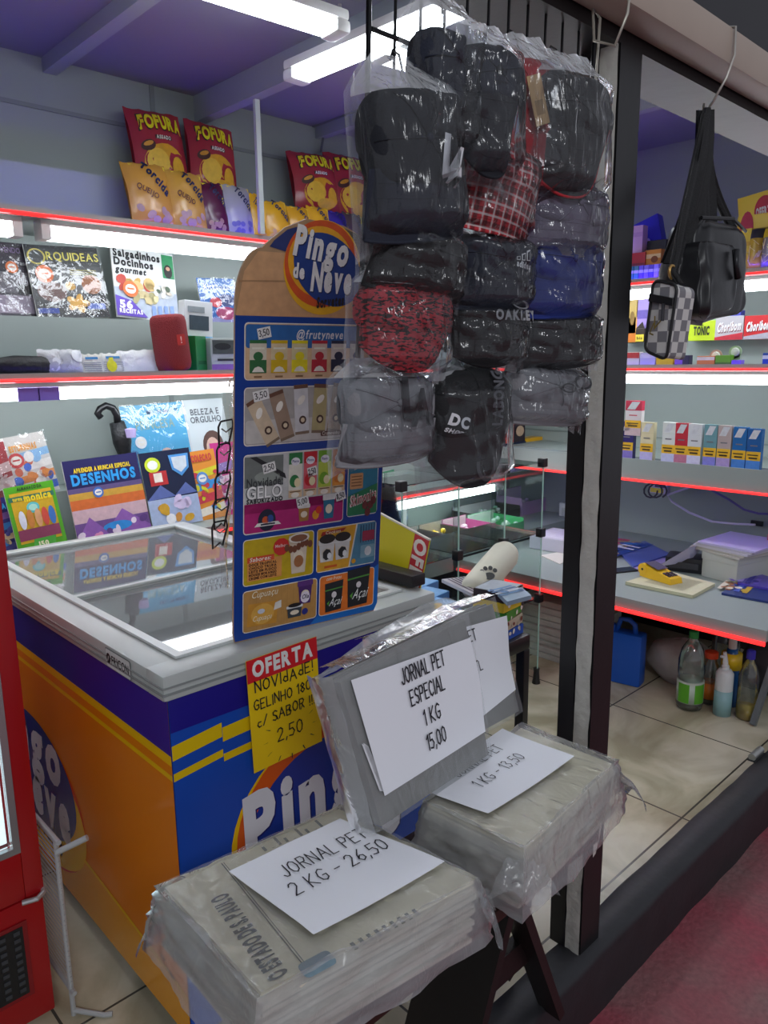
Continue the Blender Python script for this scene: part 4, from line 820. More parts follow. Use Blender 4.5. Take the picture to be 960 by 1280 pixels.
def tagcard(t, w_, h_, yb, yc, depth):
    q = B(TR(-.022, h_*.62, depth+.012) @ RZ(14)); q.box((-.015, -.034, 0), (.015, .034, .001), mat('b0946c', .6)); q.rect(-.009, -.02, .009, .0, '8a7250', 2); tag(q.build('price_tag', t), 'brown card tag')
    q = B(); q.tube([(-.028, h_*.62+.03, depth+.012), (-.01, h_*.82, depth), (0, h_*.9, depth*.5)], .0008, 'c9c0b0', n=4); q.build('tag_string', t)
def patch(t, w_, h_, yb, yc, depth):
    q = B(TR(-w_*.12, yb+h_*.10, depth*.8)); q.box((-.022, -.014, 0), (.022, .014, .002), mat('d9822a', .7), bev=.001); tag(q.build('patch', t), 'orange patch')
RB = .845
cap('grey cap with dark LA letters, bottom left of the bagged caps', (424, 462, 528, 578), .83, GRY_, GRY_, 1, 0, bf=.36, logo=LA(GLD, 1.15, .14, .52), bagtop=.10)
cap('black cap with upright lettering, lowest and tallest of the bagged caps', (530, 460, 622, 606), .835, BLK_, CHAR, 2, 4, flat=False, bf=.46, depth=.048, logo=[word('BILLABONG', mat('55565c', .6), .20, .66, .11, .62, rot=1.45), two(word('DC', WTH, -.30, .56, .085, .2, rot=-.35), word('SHOES', WTH, -.32, .50, .03, .2, rot=-.35)), oval(mat('4a4b50', .6), .1, .18, .13, .15)], bagtop=.06)
cap('grey cap with a small dark loop emblem, bottom right of the bagged caps', (630, 455, 718, 530), .83, GRY_, GRY_, 3, -6, bf=.34, logo=two(oval(GLD, .22, .74, .12, .12), oval(GLD, .05, .62, .09, .08)), bagtop=.08)
cap('red cap patterned with small dark dashes, left end of the bagged caps', (446, 352, 548, 464), .80, RPAT, RPAT, 4, -3, flat=False, bf=.44, bagtop=.10)
cap('black cap with white sports lettering under the three-stripe cap', (553, 376, 643, 458), .815, BLK_, BLK_, 5, 0, flat=False, bf=.40, logo=two(word('OAKLEY', mat('9a9ca0', .5), .16, .70, .14, .52), oval(mat('9a9ca0', .5), .24, .93, .12, .07)), bagtop=.08)
cap('plain black cap under the blue cap, beside the corner post', (640, 390, 734, 460), .815, CHAR, CHAR, 6, 2, bf=.40, bagtop=.10)
cap('shiny black cap above the red dashed cap', (462, 290, 566, 372), .785, BLK_, BLK_, 7, -8, bf=.46, bagtop=.12)
cap('navy cap with a white three-stripe emblem, middle row of bagged caps', (564, 292, 650, 388), .795, NAVY_, NAVY_, 8, 0, bf=.36, logo=three(WTH), bagtop=.08)
cap('plain royal blue cap, middle row beside the corner post', (648, 292, 734, 398), .795, BLUE_, BLUE_, 9, 0, bf=.42, bagtop=.08)
cap('purple-grey cap under the dark cap with red edging', (655, 228, 738, 322), .78, PUR, PUR, 10, 0, bf=.42, bagtop=.06)
cap('red plaid cap with an orange patch', (568, 178, 652, 296), .775, PLAID, PLAID, 11, -8, bf=.52, extra=patch, bagtop=.06)
cap('navy cap with white LA letters, upper left of the bagged caps', (453, 118, 560, 304), .765, BLUEBLK, NAVY_, 12, 4, bf=.36, depth=.05, logo=LA(WTH, 1.0, .20, .42, rot=-.15), bagtop=.20)
cap('red cap with a brown card tag, top row of the bagged caps', (612, 78, 688, 235), .775, REDC, REDC, 13, 6, bf=.40, extra=tagcard, bagtop=.17)
cap('dark grey cap with red edging on its brim, top right of the bagged caps', (650, 92, 742, 250), .755, CHAR, mat('26272a', .75), 14, 3, flat=False, bf=.52, piping=mat('b3242e', .6), bagtop=.14)
cap('dark navy cap in a tall white-topped bag, topmost of all, left one of two', (509, 44, 578, 205), .755, NAVY_, NAVY_, 15, -5, flat=False, bf=.55, bagtop=.27)
cap('dark navy cap in a tall bag, topmost of all, right one of two', (560, 62, 632, 226), .735, NAVY_, BLUEBLK, 16, 3, flat=False, bf=.60, bagtop=.16)
# ================================================================ GOODS ON THE BACK WALL
PF = random.Random(21)
def snack(label, box, yv, zb, base, art, group, roll=0, lean=8, name='snack_bag'):
    M, w_, h_ = place('y', yv, *box, zb=zb, lean=lean, roll=roll)
    q = B(M); dep = min(w_, h_)*.20
    bul = lambda x, y: dep*max(0, 1-(2*x/w_)**2)**.6*max(0, 1-(2*y/h_-1)**4)**.7+.003*nz(x*30, y*30, w_)
    sd = PF.random()*9
    def sh(u, v, s):
        x = (u-.5)*w_*(1-.06*math.sin(math.pi*v)); y = v*h_+.004*math.sin(u*23+sd)*(v in (0, 1)); z = bul(x, y)
        return (x, y, z if s > 0 else -z*.6)
    bm_ = mat(base, .22)
    q.grid(lambda u, v: sh(u, v, 1), 14, 18, bm_); q.grid(lambda u, v: sh(1-u, v, -1), 10, 12, bm_)
    q.e = .0012; q.fn = lambda p: (p.x*(1-.06*math.sin(math.pi*max(0, min(1, p.y/h_)))), p.y, p.z+bul(p.x, p.y)+.0012); art(q, w_, h_)
    return tag(q.build(name, smooth=True), label, 'snack', group)
def fofura(q, w_, h_):
    q.ell(.04*w_, .28*h_, .40*w_, .26*h_, 'e3a81c', 1, 22); q.ell(-.12*w_, .30*h_, .2*w_, .17*h_, 'f2c038', 2, 16); q.ell(.26*w_, .24*h_, .13*w_, .15*h_, 'f0b52a', 2, 14); q.ell(.1*w_, .12*h_, .22*w_, .08*h_, 'eab02a', 2, 14)
    q.rect(-.12*w_, .59*h_, .2*w_, .64*h_, '4a1a14', 2); q.txt('ASSADO', .04*w_, .592*h_, .045*h_, 'f0e8d8', 3, w=.28*w_, bold=2)
    q.ell(-.26*w_, .5*h_, .13*w_, .07*h_, '4a2418', 3, 12, .3); q.ell(-.26*w_, .52*h_, .09*w_, .03*h_, 'd89a2a', 4, 10, .3)
    q.txt('FOFURA', .05*w_, .69*h_, .2*h_, '2a1a10', 2, w=.84*w_, bold=2, arc=.03*h_); q.txt('FOFURA', .05*w_, .705*h_, .175*h_, 'ffe21c', 3, w=.80*w_, bold=2, arc=.03*h_)
def torcida(c1, c2, flav=None, fc='5a2a1a'):
    def f(q, w_, h_):
        q.poly([(-.36*w_, .97*h_), (.48*w_, .97*h_), (.48*w_, .45*h_), (.3*w_, .58*h_)], c1, 1); q.txt('Torcida', .1*w_, .70*h_, .15*h_, '14204a', 2, w=.8*w_, bold=2, rot=-.85 if h_ > 1.1*w_ else -.3)
        if flav: q.txt(flav, -.12*w_, .50*h_, .085*h_, fc, 2, w=.5*w_, bold=1, rot=-.5)
        for k in range(9): q.ell((PF.random()-.5)*.7*w_, (.06+.22*PF.random())*h_, .09*w_, .05*h_, c2, 1+k % 2, 10, PF.random()*3)
    return f
zs = Z1+.013
G1, G2 = 'red snack bags on the topmost shelf', 'small snack bags on the topmost shelf'
for lab, bx_, r in (('large red snack bag, leftmost and highest on the topmost shelf', (167, 137, 234, 212), 3), ('large red snack bag standing just left of the white support rod', (235, 152, 294, 226), -2), ('large red snack bag, the nearer to the rod of the two beyond it', (368, 190, 424, 250), 4), ('large red snack bag partly behind the wire grille', (412, 192, 466, 256), 1)):
    snack(lab, bx_, 2.97 if 'grille' in lab else 2.93, Z1+.201, 'a83440', fofura, G1, r)
TY, TC = 'e8d41c', 'd9b060'
for lab, bx_, b_, a_, r in (('yellow cheese snack bag, leftmost of the front row', (163, 202, 218, 276), 'cf9a3c', torcida(TY, 'b89a78', 'QUEIJO'), 4), ('yellow cheese snack bag, second of the front row', (213, 212, 258, 281), 'd0a040', torcida(TY, 'b89a78', 'QUEIJO'), 0), ('maroon and yellow snack bag between a yellow and a silver one', (255, 226, 287, 283), '5a1c38', torcida(TY, 'b08a70'), 3), ('silver-grey snack bag left of the support rod', (283, 230, 317, 288), 'a7a8a8', torcida(TY, '6a6a9a'), 0),
    ('yellow snack bag half behind the support rod', (316, 240, 334, 291), 'd8a81c', torcida('e6c81c', 'c89a50'), 5), ('yellow snack bag just right of the support rod', (333, 250, 365, 300), 'e0ac1c', torcida('eec21c', 'caa050'), 5), ('yellow snack bag above the red cardboard curve of the poster', (364, 257, 391, 302), 'dca61c', torcida('e8cc1c', 'caa050'), 2), ('yellow snack bag left of the dark purple one', (388, 257, 415, 303), 'dfaa1c', torcida('eec61c', 'caa050'), 0), ('dark purple small snack bag by the wire grille', (411, 263, 436, 304), '3a2c84', torcida('5a3ac8', '8a70b0'), -3), ('brown small snack bag touching the wire grille', (431, 265, 455, 306), '4a3a3c', torcida('d8cc2c', 'a08a70'), -3)):
    snack(lab, bx_, 2.76, zs, b_, a_, G2, r, lean=10)
def mag(label, box, yv, zb, cover, art, roll=0, lean=12, name='magazine', cat='magazine', group=None, wrap=False, rough=.25):
    M, w_, h_ = place('y', yv, *box, zb=zb, lean=lean, roll=roll)
    q = B(M); q.e = .0009; q.box((-w_/2, 0, -.006), (w_/2, h_, 0), 'd8d6d0'); q.rect(-w_/2, 0, w_/2, h_, mat(cover, rough), 1); art(q, w_, h_)
    o = q.build(name); tag(o, label, cat, group)
    if wrap:
        q = B(M); q.grid(lambda u, v: ((u-.5)*w_*1.03, -.004+(h_+.008)*v, .010+.004*nz(u*6, v*9, wrap)+.003*nz(u*17+v*6, v*9, wrap)), 20, 24, WRAP); s = q.build('plastic_wrap', smooth=True); s.parent = o
    return o
WRAP = film('shiny_magazine_wrap', 'ffffff', haze=.03, gloss=.05, rough=.07, bump=.8, scale=10, thick=1.3)
def blobs(q, w_, h_, n, cols, x0, y0, x1, y1, r=.07, l=2, seed=1):
    rn = random.Random(seed)
    for k in range(n): q.ell((x0+(x1-x0)*rn.random())*w_, (y0+(y1-y0)*rn.random())*h_, r*w_*(.6+.8*rn.random()), r*w_*(.6+.8*rn.random()), rn.choice(cols), l+k % 3, 10, rn.random()*3)
def badge(q, x, y, r, c='e0702c', l=6): q.ell(x, y, r, r, c, l, 16); q.ell(x, y, r*.7, r*.6, 'efe8e0', l+1, 12); q.rect(x-r*.45, y-r*.08, x+r*.45, y+r*.12, c, l+2)
zr2 = Z2+.216
def a_dark(q, w_, h_):
    q.rect(-.5*w_, .62*h_, .5*w_, .98*h_, '2c1c34', 2); q.txt('VIVENDO', -.05*w_, .86*h_, .07*h_, '8a70a0', 3, w=.6*w_); badge(q, -.02*w_, .66*h_, .15*w_); q.rect(-.5*w_, .32*h_, .5*w_, .6*h_, '6a6670', 2); q.rect(.05*w_, .30*h_, .48*w_, .44*h_, '141418', 3); q.rect(-.5*w_, .04*h_, .5*w_, .28*h_, '8f8296', 2); q.rect(-.3*w_, .1*h_, .0*w_, .22*h_, 'b0a6b4', 3); q.txt('Frases', .25*w_, .70*h_, .05*h_, 'e0dce0', 4, w=.35*w_)
mag('dark magazine in clear wrap, leftmost on the middle shelf', (-6, 299, 47, 396), 2.93, zr2, '3a3440', a_dark, wrap=2)
def a_orq(q, w_, h_):
    q.ell(-.36*w_, .84*h_, .12*w_, .11*h_, 'c8b840', 2, 20); q.ell(-.36*w_, .84*h_, .095*w_, .09*h_, '15151c', 3, 20); q.txt('RQUÍDEAS'.replace('Í', 'I'), .13*w_, .80*h_, .11*h_, 'd8cc4c', 3, w=.72*w_, bold=1)
    badge(q, -.30*w_, .6*h_, .12*w_); q.ell(-.24*w_, .36*h_, .2*w_, .14*h_, '6d4f4a', 2, 14); q.ell(.32*w_, .47*h_, .14*w_, .14*h_, '9a5c30', 3, 12); q.ell(.02*w_, .44*h_, .07*w_, .06*h_, 'd0a040', 4, 10)
    for a in range(5): q.ell(.08*w_+.09*w_*math.cos(a*1.26), .2*h_+.06*h_*math.sin(a*1.26), .08*w_, .05*h_, 'd8a848', 3+a % 2, 10, a*1.26)
    for k in range(3): q.rect(.05*w_, (.66-.03*k)*h_, .42*w_, (.675-.03*k)*h_, '8a8038', 3)
    q.rect(-.47*w_, .06*h_, -.2*w_, .13*h_, '2f49a8', 3); q.rect(.2*w_, .12*h_, .46*w_, .2*h_, '5a70c0', 3)
mag('dark orchid magazine in shiny clear wrap on the middle shelf', (43, 304, 134, 396), 2.90, zr2, '15151e', a_orq, roll=2, wrap=5)
def a_salg(q, w_, h_):
    q.txt('Salgadinhos', -.1*w_, .85*h_, .1*h_, '15161a', 3, w=.74*w_, bold=2); q.txt('Docinhos', -.16*w_, .73*h_, .1*h_, '15161a', 3, w=.62*w_, bold=2); q.txt('gourmet', -.22*w_, .63*h_, .08*h_, '15161a', 3, w=.48*w_, bold=2, shear=.2)
    q.rect(.3*w_, .63*h_, .49*w_, .97*h_, '2f8a58', 3); q.ell(.39*w_, .73*h_, .07*w_, .1*h_, '16181a', 4, 12); q.ell(.39*w_, .77*h_, .035*w_, .03*h_, 'c89a80', 5, 10)
    q.rect(-.5*w_, .02*h_, .5*w_, .42*h_, 'aab4c4', 2); q.ell(-.1*w_, .47*h_, .33*w_, .1*h_, 'd8d4cc', 3, 20); blobs(q, w_, h_, 10, ('c8a050', 'd6b878', 'a87838', 'c04030'), -.4, .42, .1, .55, .07, 4, 3); q.ell(.26*w_, .42*h_, .2*w_, .1*h_, 'c6c9cc', 4, 18); blobs(q, w_, h_, 10, ('ece6dc', 'cfc4b4', '4a5a44'), .12, .36, .4, .5, .045, 7, 6); blobs(q, w_, h_, 9, ('c9b888', 'd8cc9c', 'a8a070'), -.2, .26, .22, .36, .07, 5, 8)
    badge(q, -.26*w_, .40*h_, .12*w_, l=9); q.poly([(-.5*w_, .02*h_), (-.02*w_, .02*h_), (-.25*w_, .24*h_), (-.5*w_, .3*h_)], '5a3ab0', 7); q.txt('56', -.35*w_, .13*h_, .1*h_, 'f0f0f4', 8, w=.2*w_, bold=2); q.txt('RECEITAS', -.28*w_, .06*h_, .055*h_, 'f0f0f4', 8, w=.36*w_, bold=2)
    for k in range(4): q.rect((.06+.1*k)*w_, (.04+.015*k)*h_, (.12+.1*k)*w_, (.2+.01*k)*h_, '7f9ad8', 6)
mag('white cookery magazine about party snacks beside the red speaker', (143, 307, 221, 399), 2.90, zr2, 'dcdedd', a_salg, roll=-4)
def a_kick(q, w_, h_): q.txt('Kickboxing', .05*w_, .75*h_, .12*h_, 'e6ecf4', 3, w=.8*w_, bold=1); q.ell(.2*w_, .5*h_, .22*w_, .14*h_, '2a3f7a', 3, 14); q.ell(-.1*w_, .45*h_, .16*w_, .12*h_, 'c83a4a', 4, 12); q.ell(.15*w_, .2*h_, .3*w_, .15*h_, 'a8306a', 3, 14); q.rect(-.5*w_, 0, .5*w_, .1*h_, '8a8ac0', 2)
mag('blue sports magazine half behind the poster on the middle shelf', (254, 346, 300, 403), 2.90, zr2, '2c6bb8', a_kick, roll=2, wrap=9)
# small goods on the front of the middle shelf
zf2 = Z2+.0125
def packet(label, box, base, art=None, group='small packets on the front of the middle shelf', roll=0, name='packet', y=2.73, zb=zf2, clear=False, bulge=.22, cat='packet'):
    M, w_, h_ = place('y', y, *box, zb=zb, lean=14, roll=roll); q = B(M); dep = min(w_, h_)*bulge; bul = lambda x, y_: dep*max(0, 1-(2*x/w_)**4)**.6*max(0, 1-(2*y_/h_-1)**4)**.6+.003*nz(x*40, y_*40, box[0])
    m = mat(base, .25, bump=.4, scale=60)
    q.grid(lambda u, v: ((u-.5)*w_*(1+.03*math.sin(v*9)), v*h_+.003*math.sin(u*19)*(v == 1), bul((u-.5)*w_, v*h_)), 16, 12, m); q.grid(lambda u, v: ((.5-u)*w_, v*h_, -.003), 6, 6, m)
    q.e = .001; q.fn = lambda p: (p.x, p.y, p.z+bul(p.x, p.y)+.001)
    if art: art(q, w_, h_)
    return tag(q.build(name, smooth=True), label, cat, group)
M, w_, h_ = place('y', 2.74, -10, 447, 82, 469, zb=zf2)
t = thing('folded_umbrella', 'black folded umbrella lying along the front of the middle shelf', 'umbrella', M)
q = B(); q.tube([(-w_/2, h_*.5, 0), (-w_*.2, h_*.52, .0), (w_*.2, h_*.5, .0), (w_*.33, h_*.45, 0)], [.026, .036, .034, .016], mat('141416', .5, bump=.5, scale=50), n=12); q.build('folded_canopy', t, smooth=True)
q = B(); q.tube([(w_*.33, h_*.45, 0), (w_*.40, h_*.55, 0), (w_*.46, h_*.55, 0), (w_*.49, h_*.3, 0), (w_*.46, h_*.12, 0), (w_*.42, h_*.14, 0)], .012, mat('17171a', .3), n=10); q.build('handle', t, smooth=True)
packet('crinkled white plastic packet beside the black umbrella', (50, 436, 104, 468), 'c6c9cb', lambda q, w_, h_: blobs(q, w_, h_, 8, ('dfe2e4', 'b4b8bc'), -.4, .15, .4, .8, .12, 1, 4), bulge=.3)
def a_card(q, w_, h_):
    q.rect(-.3*w_, .72*h_, .3*w_, .84*h_, '3a86b8', 1)
    for k in range(5): q.rect(-.42*w_, (.12+.1*k)*h_, .42*w_, (.16+.1*k)*h_, '8a9094', 1)
packet('pale card packet with a blue heading, left of the yellow one', (103, 442, 129, 467), 'ced0c4', a_card, bulge=.06); packet('pale packet with a yellow bottle shape on its front', (128, 441, 157, 467), 'cfd2c8', lambda q, w_, h_: (a_card(q, w_, h_), q.ell(-.1*w_, .35*h_, .22*w_, .3*h_, 'd8d41c', 2, 14), q.rect(-.2*w_, .6*h_, 0, .78*h_, 'd8d41c', 2)), bulge=.06)
packet('plain shiny white packet left of the red speaker', (151, 437, 197, 466), 'dfe3e2', roll=3, bulge=.08)
M, w_, h_ = place('y', 2.72, 196, 393, 236, 466, zb=zf2+.002, roll=5)
t = thing('bluetooth_speaker', 'dark red cylindrical speaker standing on the middle shelf', 'speaker', M); r = w_*.5
q = B(); pr = [(r*.55, 0), (r*.8, .004), (r*.93, .012), (r, .03), (r, h_-.03), (r*.95, h_-.012), (r*.8, h_-.003), (r*.55, h_)]; R_ = Matrix(((1, 0, 0), (0, 0, 1), (0, -1, 0)))
q.lathe(pr, mat('8f2a2e', .75, bump=.6, scale=350), (0, 0, 0), 28, axis=R_); q.build('body', t, smooth=True)
q = B(TR(r*.12, h_*.55, r*.985)); q.rr(-.017, -.02, .017, .02, 'c8322c', 2, .004); q.txt('!', 0, -.012, .024, 'f0c8c0', 4); q.build('badge', t)
M, w_, h_ = place('y', 2.76, 229, 376, 264, 436, zb=Z2+.06, roll=-3)
t = tag(None or (lambda q: (q.box((-w_/2, 0, -.05), (w_/2, h_, 0), mat('d5dadb', .3), bev=.003), setattr(q, 'e', .001), q.rect(-.35*w_, .5*h_, .35*w_, .75*h_, '3a4a54', 2), q.rect(-.4*w_, .8*h_, .2*w_, .9*h_, '8a9498', 2), q.rect(-.48*w_, .02*h_, .48*w_, .4*h_, '58a8d8', 2), q.rect(.0, .12*h_, .4*w_, .34*h_, 'e0ecf2', 3), q.build('device_box'))[-1])(B(M)), 'white and sky-blue product box behind the red speaker', 'box')
M, w_, h_ = place('y', 2.73, 236, 420, 268, 466, zb=zf2, roll=0)
q = B(M @ RY(35)); q.box((-w_*.42, 0, -.09), (w_*.42, h_, 0), mat('127a3c', .3), bev=.003); q.e = .001; q.rect(-.3*w_, .2*h_, .3*w_, .3*h_, '0e5c2e', 2); tag(q.build('product_box'), 'green box beside the red speaker on the middle shelf', 'box')
M, w_, h_ = place('y', 2.72, 264, 421, 299, 464, zb=zf2)
q = B(M); q.box((-w_/2, 0, -.08), (w_/2, h_*.96, 0), mat('b4bcb8', .35), bev=.003); q.e = .001; q.rect(-w_/2, 0, w_/2, .2*h_, '8a60a8', 2); q.rect(-.45*w_, .5*h_, .45*w_, .9*h_, '4a5250', 2); q.ell(-.1*w_, .72*h_, .3*w_, .1*h_, '23282a', 3, 14); q.rect(-.3*w_, .30*h_, .3*w_, .36*h_, '2a2c30', 3); tag(q.build('product_box'), 'grey and violet boxed gadget half behind the poster', 'box')
# lower shelf: comics and colouring books
zr3, zf3 = Z3+.201, Z3+.0125
def a_generic(cols, title=None, tc='f2f2f2', ty=.84, tw=.8, seed=1, extra=None, n=16, th=.09):
    def f(q, w_, h_):
        for k in range(4): q.poly([(-.5*w_, (.05+.18*k)*h_), (.5*w_, (.1+.18*k)*h_), (.5*w_, (.22+.18*k)*h_), (-.5*w_, (.16+.18*k)*h_)], cols[k % len(cols)], 2)
        blobs(q, w_, h_, n, cols, -.4, .12, .4, .7, .09, 3, seed)
        if title: q.txt(title, 0, ty*h_, th*h_, tc, 7, w=tw*w_, bold=2)
        if extra: extra(q, w_, h_)
    return f
COMIC = 'children\'s magazines on the lowest back shelf'
mag('white and orange comic in shiny wrap, upper left of the lowest shelf', (10, 542, 72, 603), 2.93, zr3-.02, 'd8d4d0', a_generic(('3a6ad0', 'e08a3a', 'efe8e4', '88b8e0', 'd86a4a'), 'ESTORINHAS', 'f0a01c', .76, .55, 3, lambda q, w_, h_: badge(q, -.2*w_, .62*h_, .16*w_, 'c83a3a')), roll=7, wrap=3, group=COMIC)
mag('red comic half behind the fridge on the lowest shelf', (-8, 552, 26, 618), 2.86, zf3+.09, '9a2a32', a_generic(('c8a8a8', '8a2228', 'd8c8c8'), seed=5), roll=6, wrap=4, group=COMIC)
mag('dark blue comic peeping out from behind the red fridge', (-16, 622, 36, 700), 2.80, zf3, '3a3a78', a_generic(('4a4a90', 'c8b088', '2f78b8', '6a4a8a'), 'ALMANAQUE', '30a0d8', .8, .9, 8), roll=5, group=COMIC)
def a_mon(q, w_, h_):
    q.rect(-.42*w_, .16*h_, .42*w_, .9*h_, 'd0a81c', 2); q.txt('ALMANACO DA', 0, .93*h_, .045*h_, '1c3a14', 3, w=.5*w_, bold=2); q.rect(-.46*w_, .78*h_, .46*w_, .85*h_, '2a6a58', 3); q.txt('turma da', -.24*w_, .79*h_, .05*h_, 'e8d01c', 4, w=.28*w_, bold=2); q.txt('mônica'.replace('ô', 'o'), .12*w_, .76*h_, .10*h_, 'f2d41c', 4, w=.56*w_, bold=2)
    q.ell(-.02*w_, .66*h_, .13*w_, .08*h_, '5ac0c0', 4, 16); q.ell(-.02*w_, .66*h_, .09*w_, .05*h_, 'a8e0d0', 5, 14)
    for x_, c_ in ((-.28, 'd8dce8'), (-.12, 'c8803a'), (.04, 'd8a070'), (.18, 'c84a3a'), (.32, '3a70b8')): q.ell(x_*w_, .5*h_, .07*w_, .14*h_, c_, 5, 12)
    q.rect(-.42*w_, .2*h_, .42*w_, .36*h_, '8a3a5a', 3); q.poly([(-.2*w_, .05*h_), (.25*w_, .05*h_), (.3*w_, .2*h_), (-.15*w_, .2*h_)], '4aa83a', 4); q.txt('150', .02*w_, .08*h_, .07*h_, 'f2e8c8', 5, w=.2*w_, bold=2)
mag('green and yellow thick children\'s almanac at the freezer rim', (20, 604, 82, 690), 2.76, zf3, '58a82a', a_mon, roll=4, group=COMIC)
def a_des(q, w_, h_):
    q.rect(-.5*w_, 0, .5*w_, .24*h_, '6a4a88', 2); q.rect(-.5*w_, .24*h_, .5*w_, .4*h_, 'c8a8b0', 2); q.rect(-.5*w_, .4*h_, .5*w_, .52*h_, 'd0682c', 2); q.rect(-.5*w_, .52*h_, .5*w_, .6*h_, 'c89a38', 2); q.rect(-.5*w_, .6*h_, .5*w_, .66*h_, '5a4a7a', 2)
    q.txt('APRENDER A BRINCAR ESPECIAL', 0, .845*h_, .05*h_, 'e8c81c', 4, w=.76*w_, bold=2); q.txt('DESENHOS', 0, .70*h_, .12*h_, '2898e0', 4, w=.86*w_, bold=2)
    q.poly([(-.5*w_, .04*h_), (-.3*w_, .3*h_), (-.1*w_, .1*h_), (.15*w_, .34*h_), (.5*w_, .08*h_), (.5*w_, 0), (-.5*w_, 0)], '8a5aa8', 4); q.ell(.05*w_, .14*h_, .2*w_, .06*h_, '2a88d0', 5, 14); blobs(q, w_, h_, 8, ('d88ab0', '5a3a7a', 'e0d0e0'), -.45, .05, .45, .2, .05, 5, 4); badge(q, -.12*w_, .58*h_, .07*w_, '3a6ab8')
mag('dark purple drawing book titled DESENHOS standing behind the freezer', (93, 570, 186, 668), 2.78, zf3, '2b2858', a_des, roll=2, group=COMIC)
def a_pup(q, w_, h_):
    q.rect(-.5*w_, 0, .5*w_, .38*h_, 'a8b8d8', 2); q.poly([(-.5*w_, .38*h_), (-.2*w_, .56*h_), (.05*w_, .4*h_), (.3*w_, .55*h_), (.5*w_, .4*h_)], '5a6aa8', 2); q.ell(-.28*w_, .83*h_, .15*w_, .1*h_, 'c8d82c', 4, 18); q.ell(-.28*w_, .83*h_, .10*w_, .06*h_, 'f0f0e8', 5, 14); q.poly([(.05*w_, .93*h_), (.45*w_, .93*h_), (.42*w_, .74*h_), (.25*w_, .64*h_), (.08*w_, .74*h_)], '4a90d0', 4); q.poly([(.1*w_, .9*h_), (.4*w_, .9*h_), (.38*w_, .76*h_), (.25*w_, .69*h_), (.12*w_, .76*h_)], 'c8d0d8', 5)
    q.rect(-.38*w_, .56*h_, -.04*w_, .74*h_, 'b82a2e', 4); q.rect(-.3*w_, .6*h_, -.14*w_, .72*h_, 'e8dcd0', 5); blobs(q, w_, h_, 12, ('d8c8e8', 'c88a3a', '8a6ac0', 'e8e8f0', 'd0a02c'), -.4, .08, .42, .36, .08, 4, 6)
mag('dark blue children\'s book with a grey shield, right of the drawing book', (188, 562, 251, 655), 2.80, zf3, '1c2440', a_pup, roll=2, group=COMIC)
mag('large sky-blue picture book in shiny wrap on the lowest shelf riser', (166, 503, 244, 602), 2.92, zr3-.06, '4ab0dc', lambda q, w_, h_: (q.txt('MEU PRIMEIRO', .15*w_, .88*h_, .05*h_, '1c4a78', 3, w=.5*w_), q.txt('PRINCESA', 0, .72*h_, .10*h_, '8fb0a0', 3, w=.62*w_, bold=1), badge(q, -.28*w_, .58*h_, .09*w_, 'e8eef4'), q.ell(.1*w_, .25*h_, .26*w_, .22*h_, '4a4a9a', 3, 18), q.ell(.1*w_, .42*h_, .1*w_, .07*h_, 'd8b8a8', 4, 12), blobs(q, w_, h_, 6, ('88d0e8', '2a80b8'), -.45, .05, .45, .5, .08, 2, 3)), roll=2, wrap=7, group=COMIC)
mag('white novel-like book titled BELEZA E ORGULHO behind the poster', (243, 497, 293, 600), 2.93, zr3-.06, 'd3dce0', lambda q, w_, h_: (q.txt('BELEZA E', 0, .82*h_, .07*h_, '5a6068', 3, w=.7*w_), q.txt('ORGULHO', 0, .73*h_, .07*h_, '5a6068', 3, w=.76*w_), q.ell(.08*w_, .45*h_, .26*w_, .18*h_, '5a3c34', 3, 18), q.ell(.06*w_, .42*h_, .17*w_, .13*h_, 'd8b0a0', 4, 16), q.ell(.0, .14*h_, .3*w_, .16*h_, 'b8a0a8', 3, 16)), roll=1, group=COMIC)
mag('orange-edged slim comic below the white novel', (246, 562, 282, 648), 2.82, zf3, 'e09038', a_generic(('e8e0d0', 'c83a4a', '3a90d0', 'd8d02c'), 'COLECAO', 'c83a3a', .85, .7, 12, lambda q, w_, h_: badge(q, -.1*w_, .6*h_, .2*w_, '5a8ac8')), roll=3, group=COMIC)
mag('pink comic just left of the poster edge', (274, 552, 306, 646), 2.84, zf3, 'c83a88', a_generic(('e0a0c8', 'b02a78', 'e8d0e0', '8a70b8'), seed=14), group=COMIC)
t0 = at(150, 590, 'y', 2.88); t1 = at(133, 512, 'y', 2.90)
t = thing('hook_umbrella', 'small black umbrella with a hooked handle standing among the comics', 'umbrella', at(158, 585, 'y', 2.86))
o0 = -at(158, 585, 'y', 2.86); P = [at(x, y, 'y', 2.87)+o0 for x, y in ((158, 580), (153, 552), (146, 528))]
q = B(); q.tube(P, [.016, .036, .028], mat('17181c', .45, bump=.6, scale=60), n=12); q.build('folded_canopy', t, smooth=True)
P = [at(x, y, 'y', 2.87)+o0 for x, y in ((147, 530), (146, 519), (141, 510), (132, 507), (125, 511), (122, 517), (126, 522))]
q = B(); q.tube(P, .0135, mat('141418', .3), n=10); q.build('handle', t, smooth=True)
q = B(); c = at(163, 541, 'y', 2.84)+o0; q.lathe([(.002, -.02), (.02, -.018), (.022, .015), (.002, .02)], mat('b8a8d8', .4), c, 12); tag(q.build('price_tag', t), 'small round lilac tag')
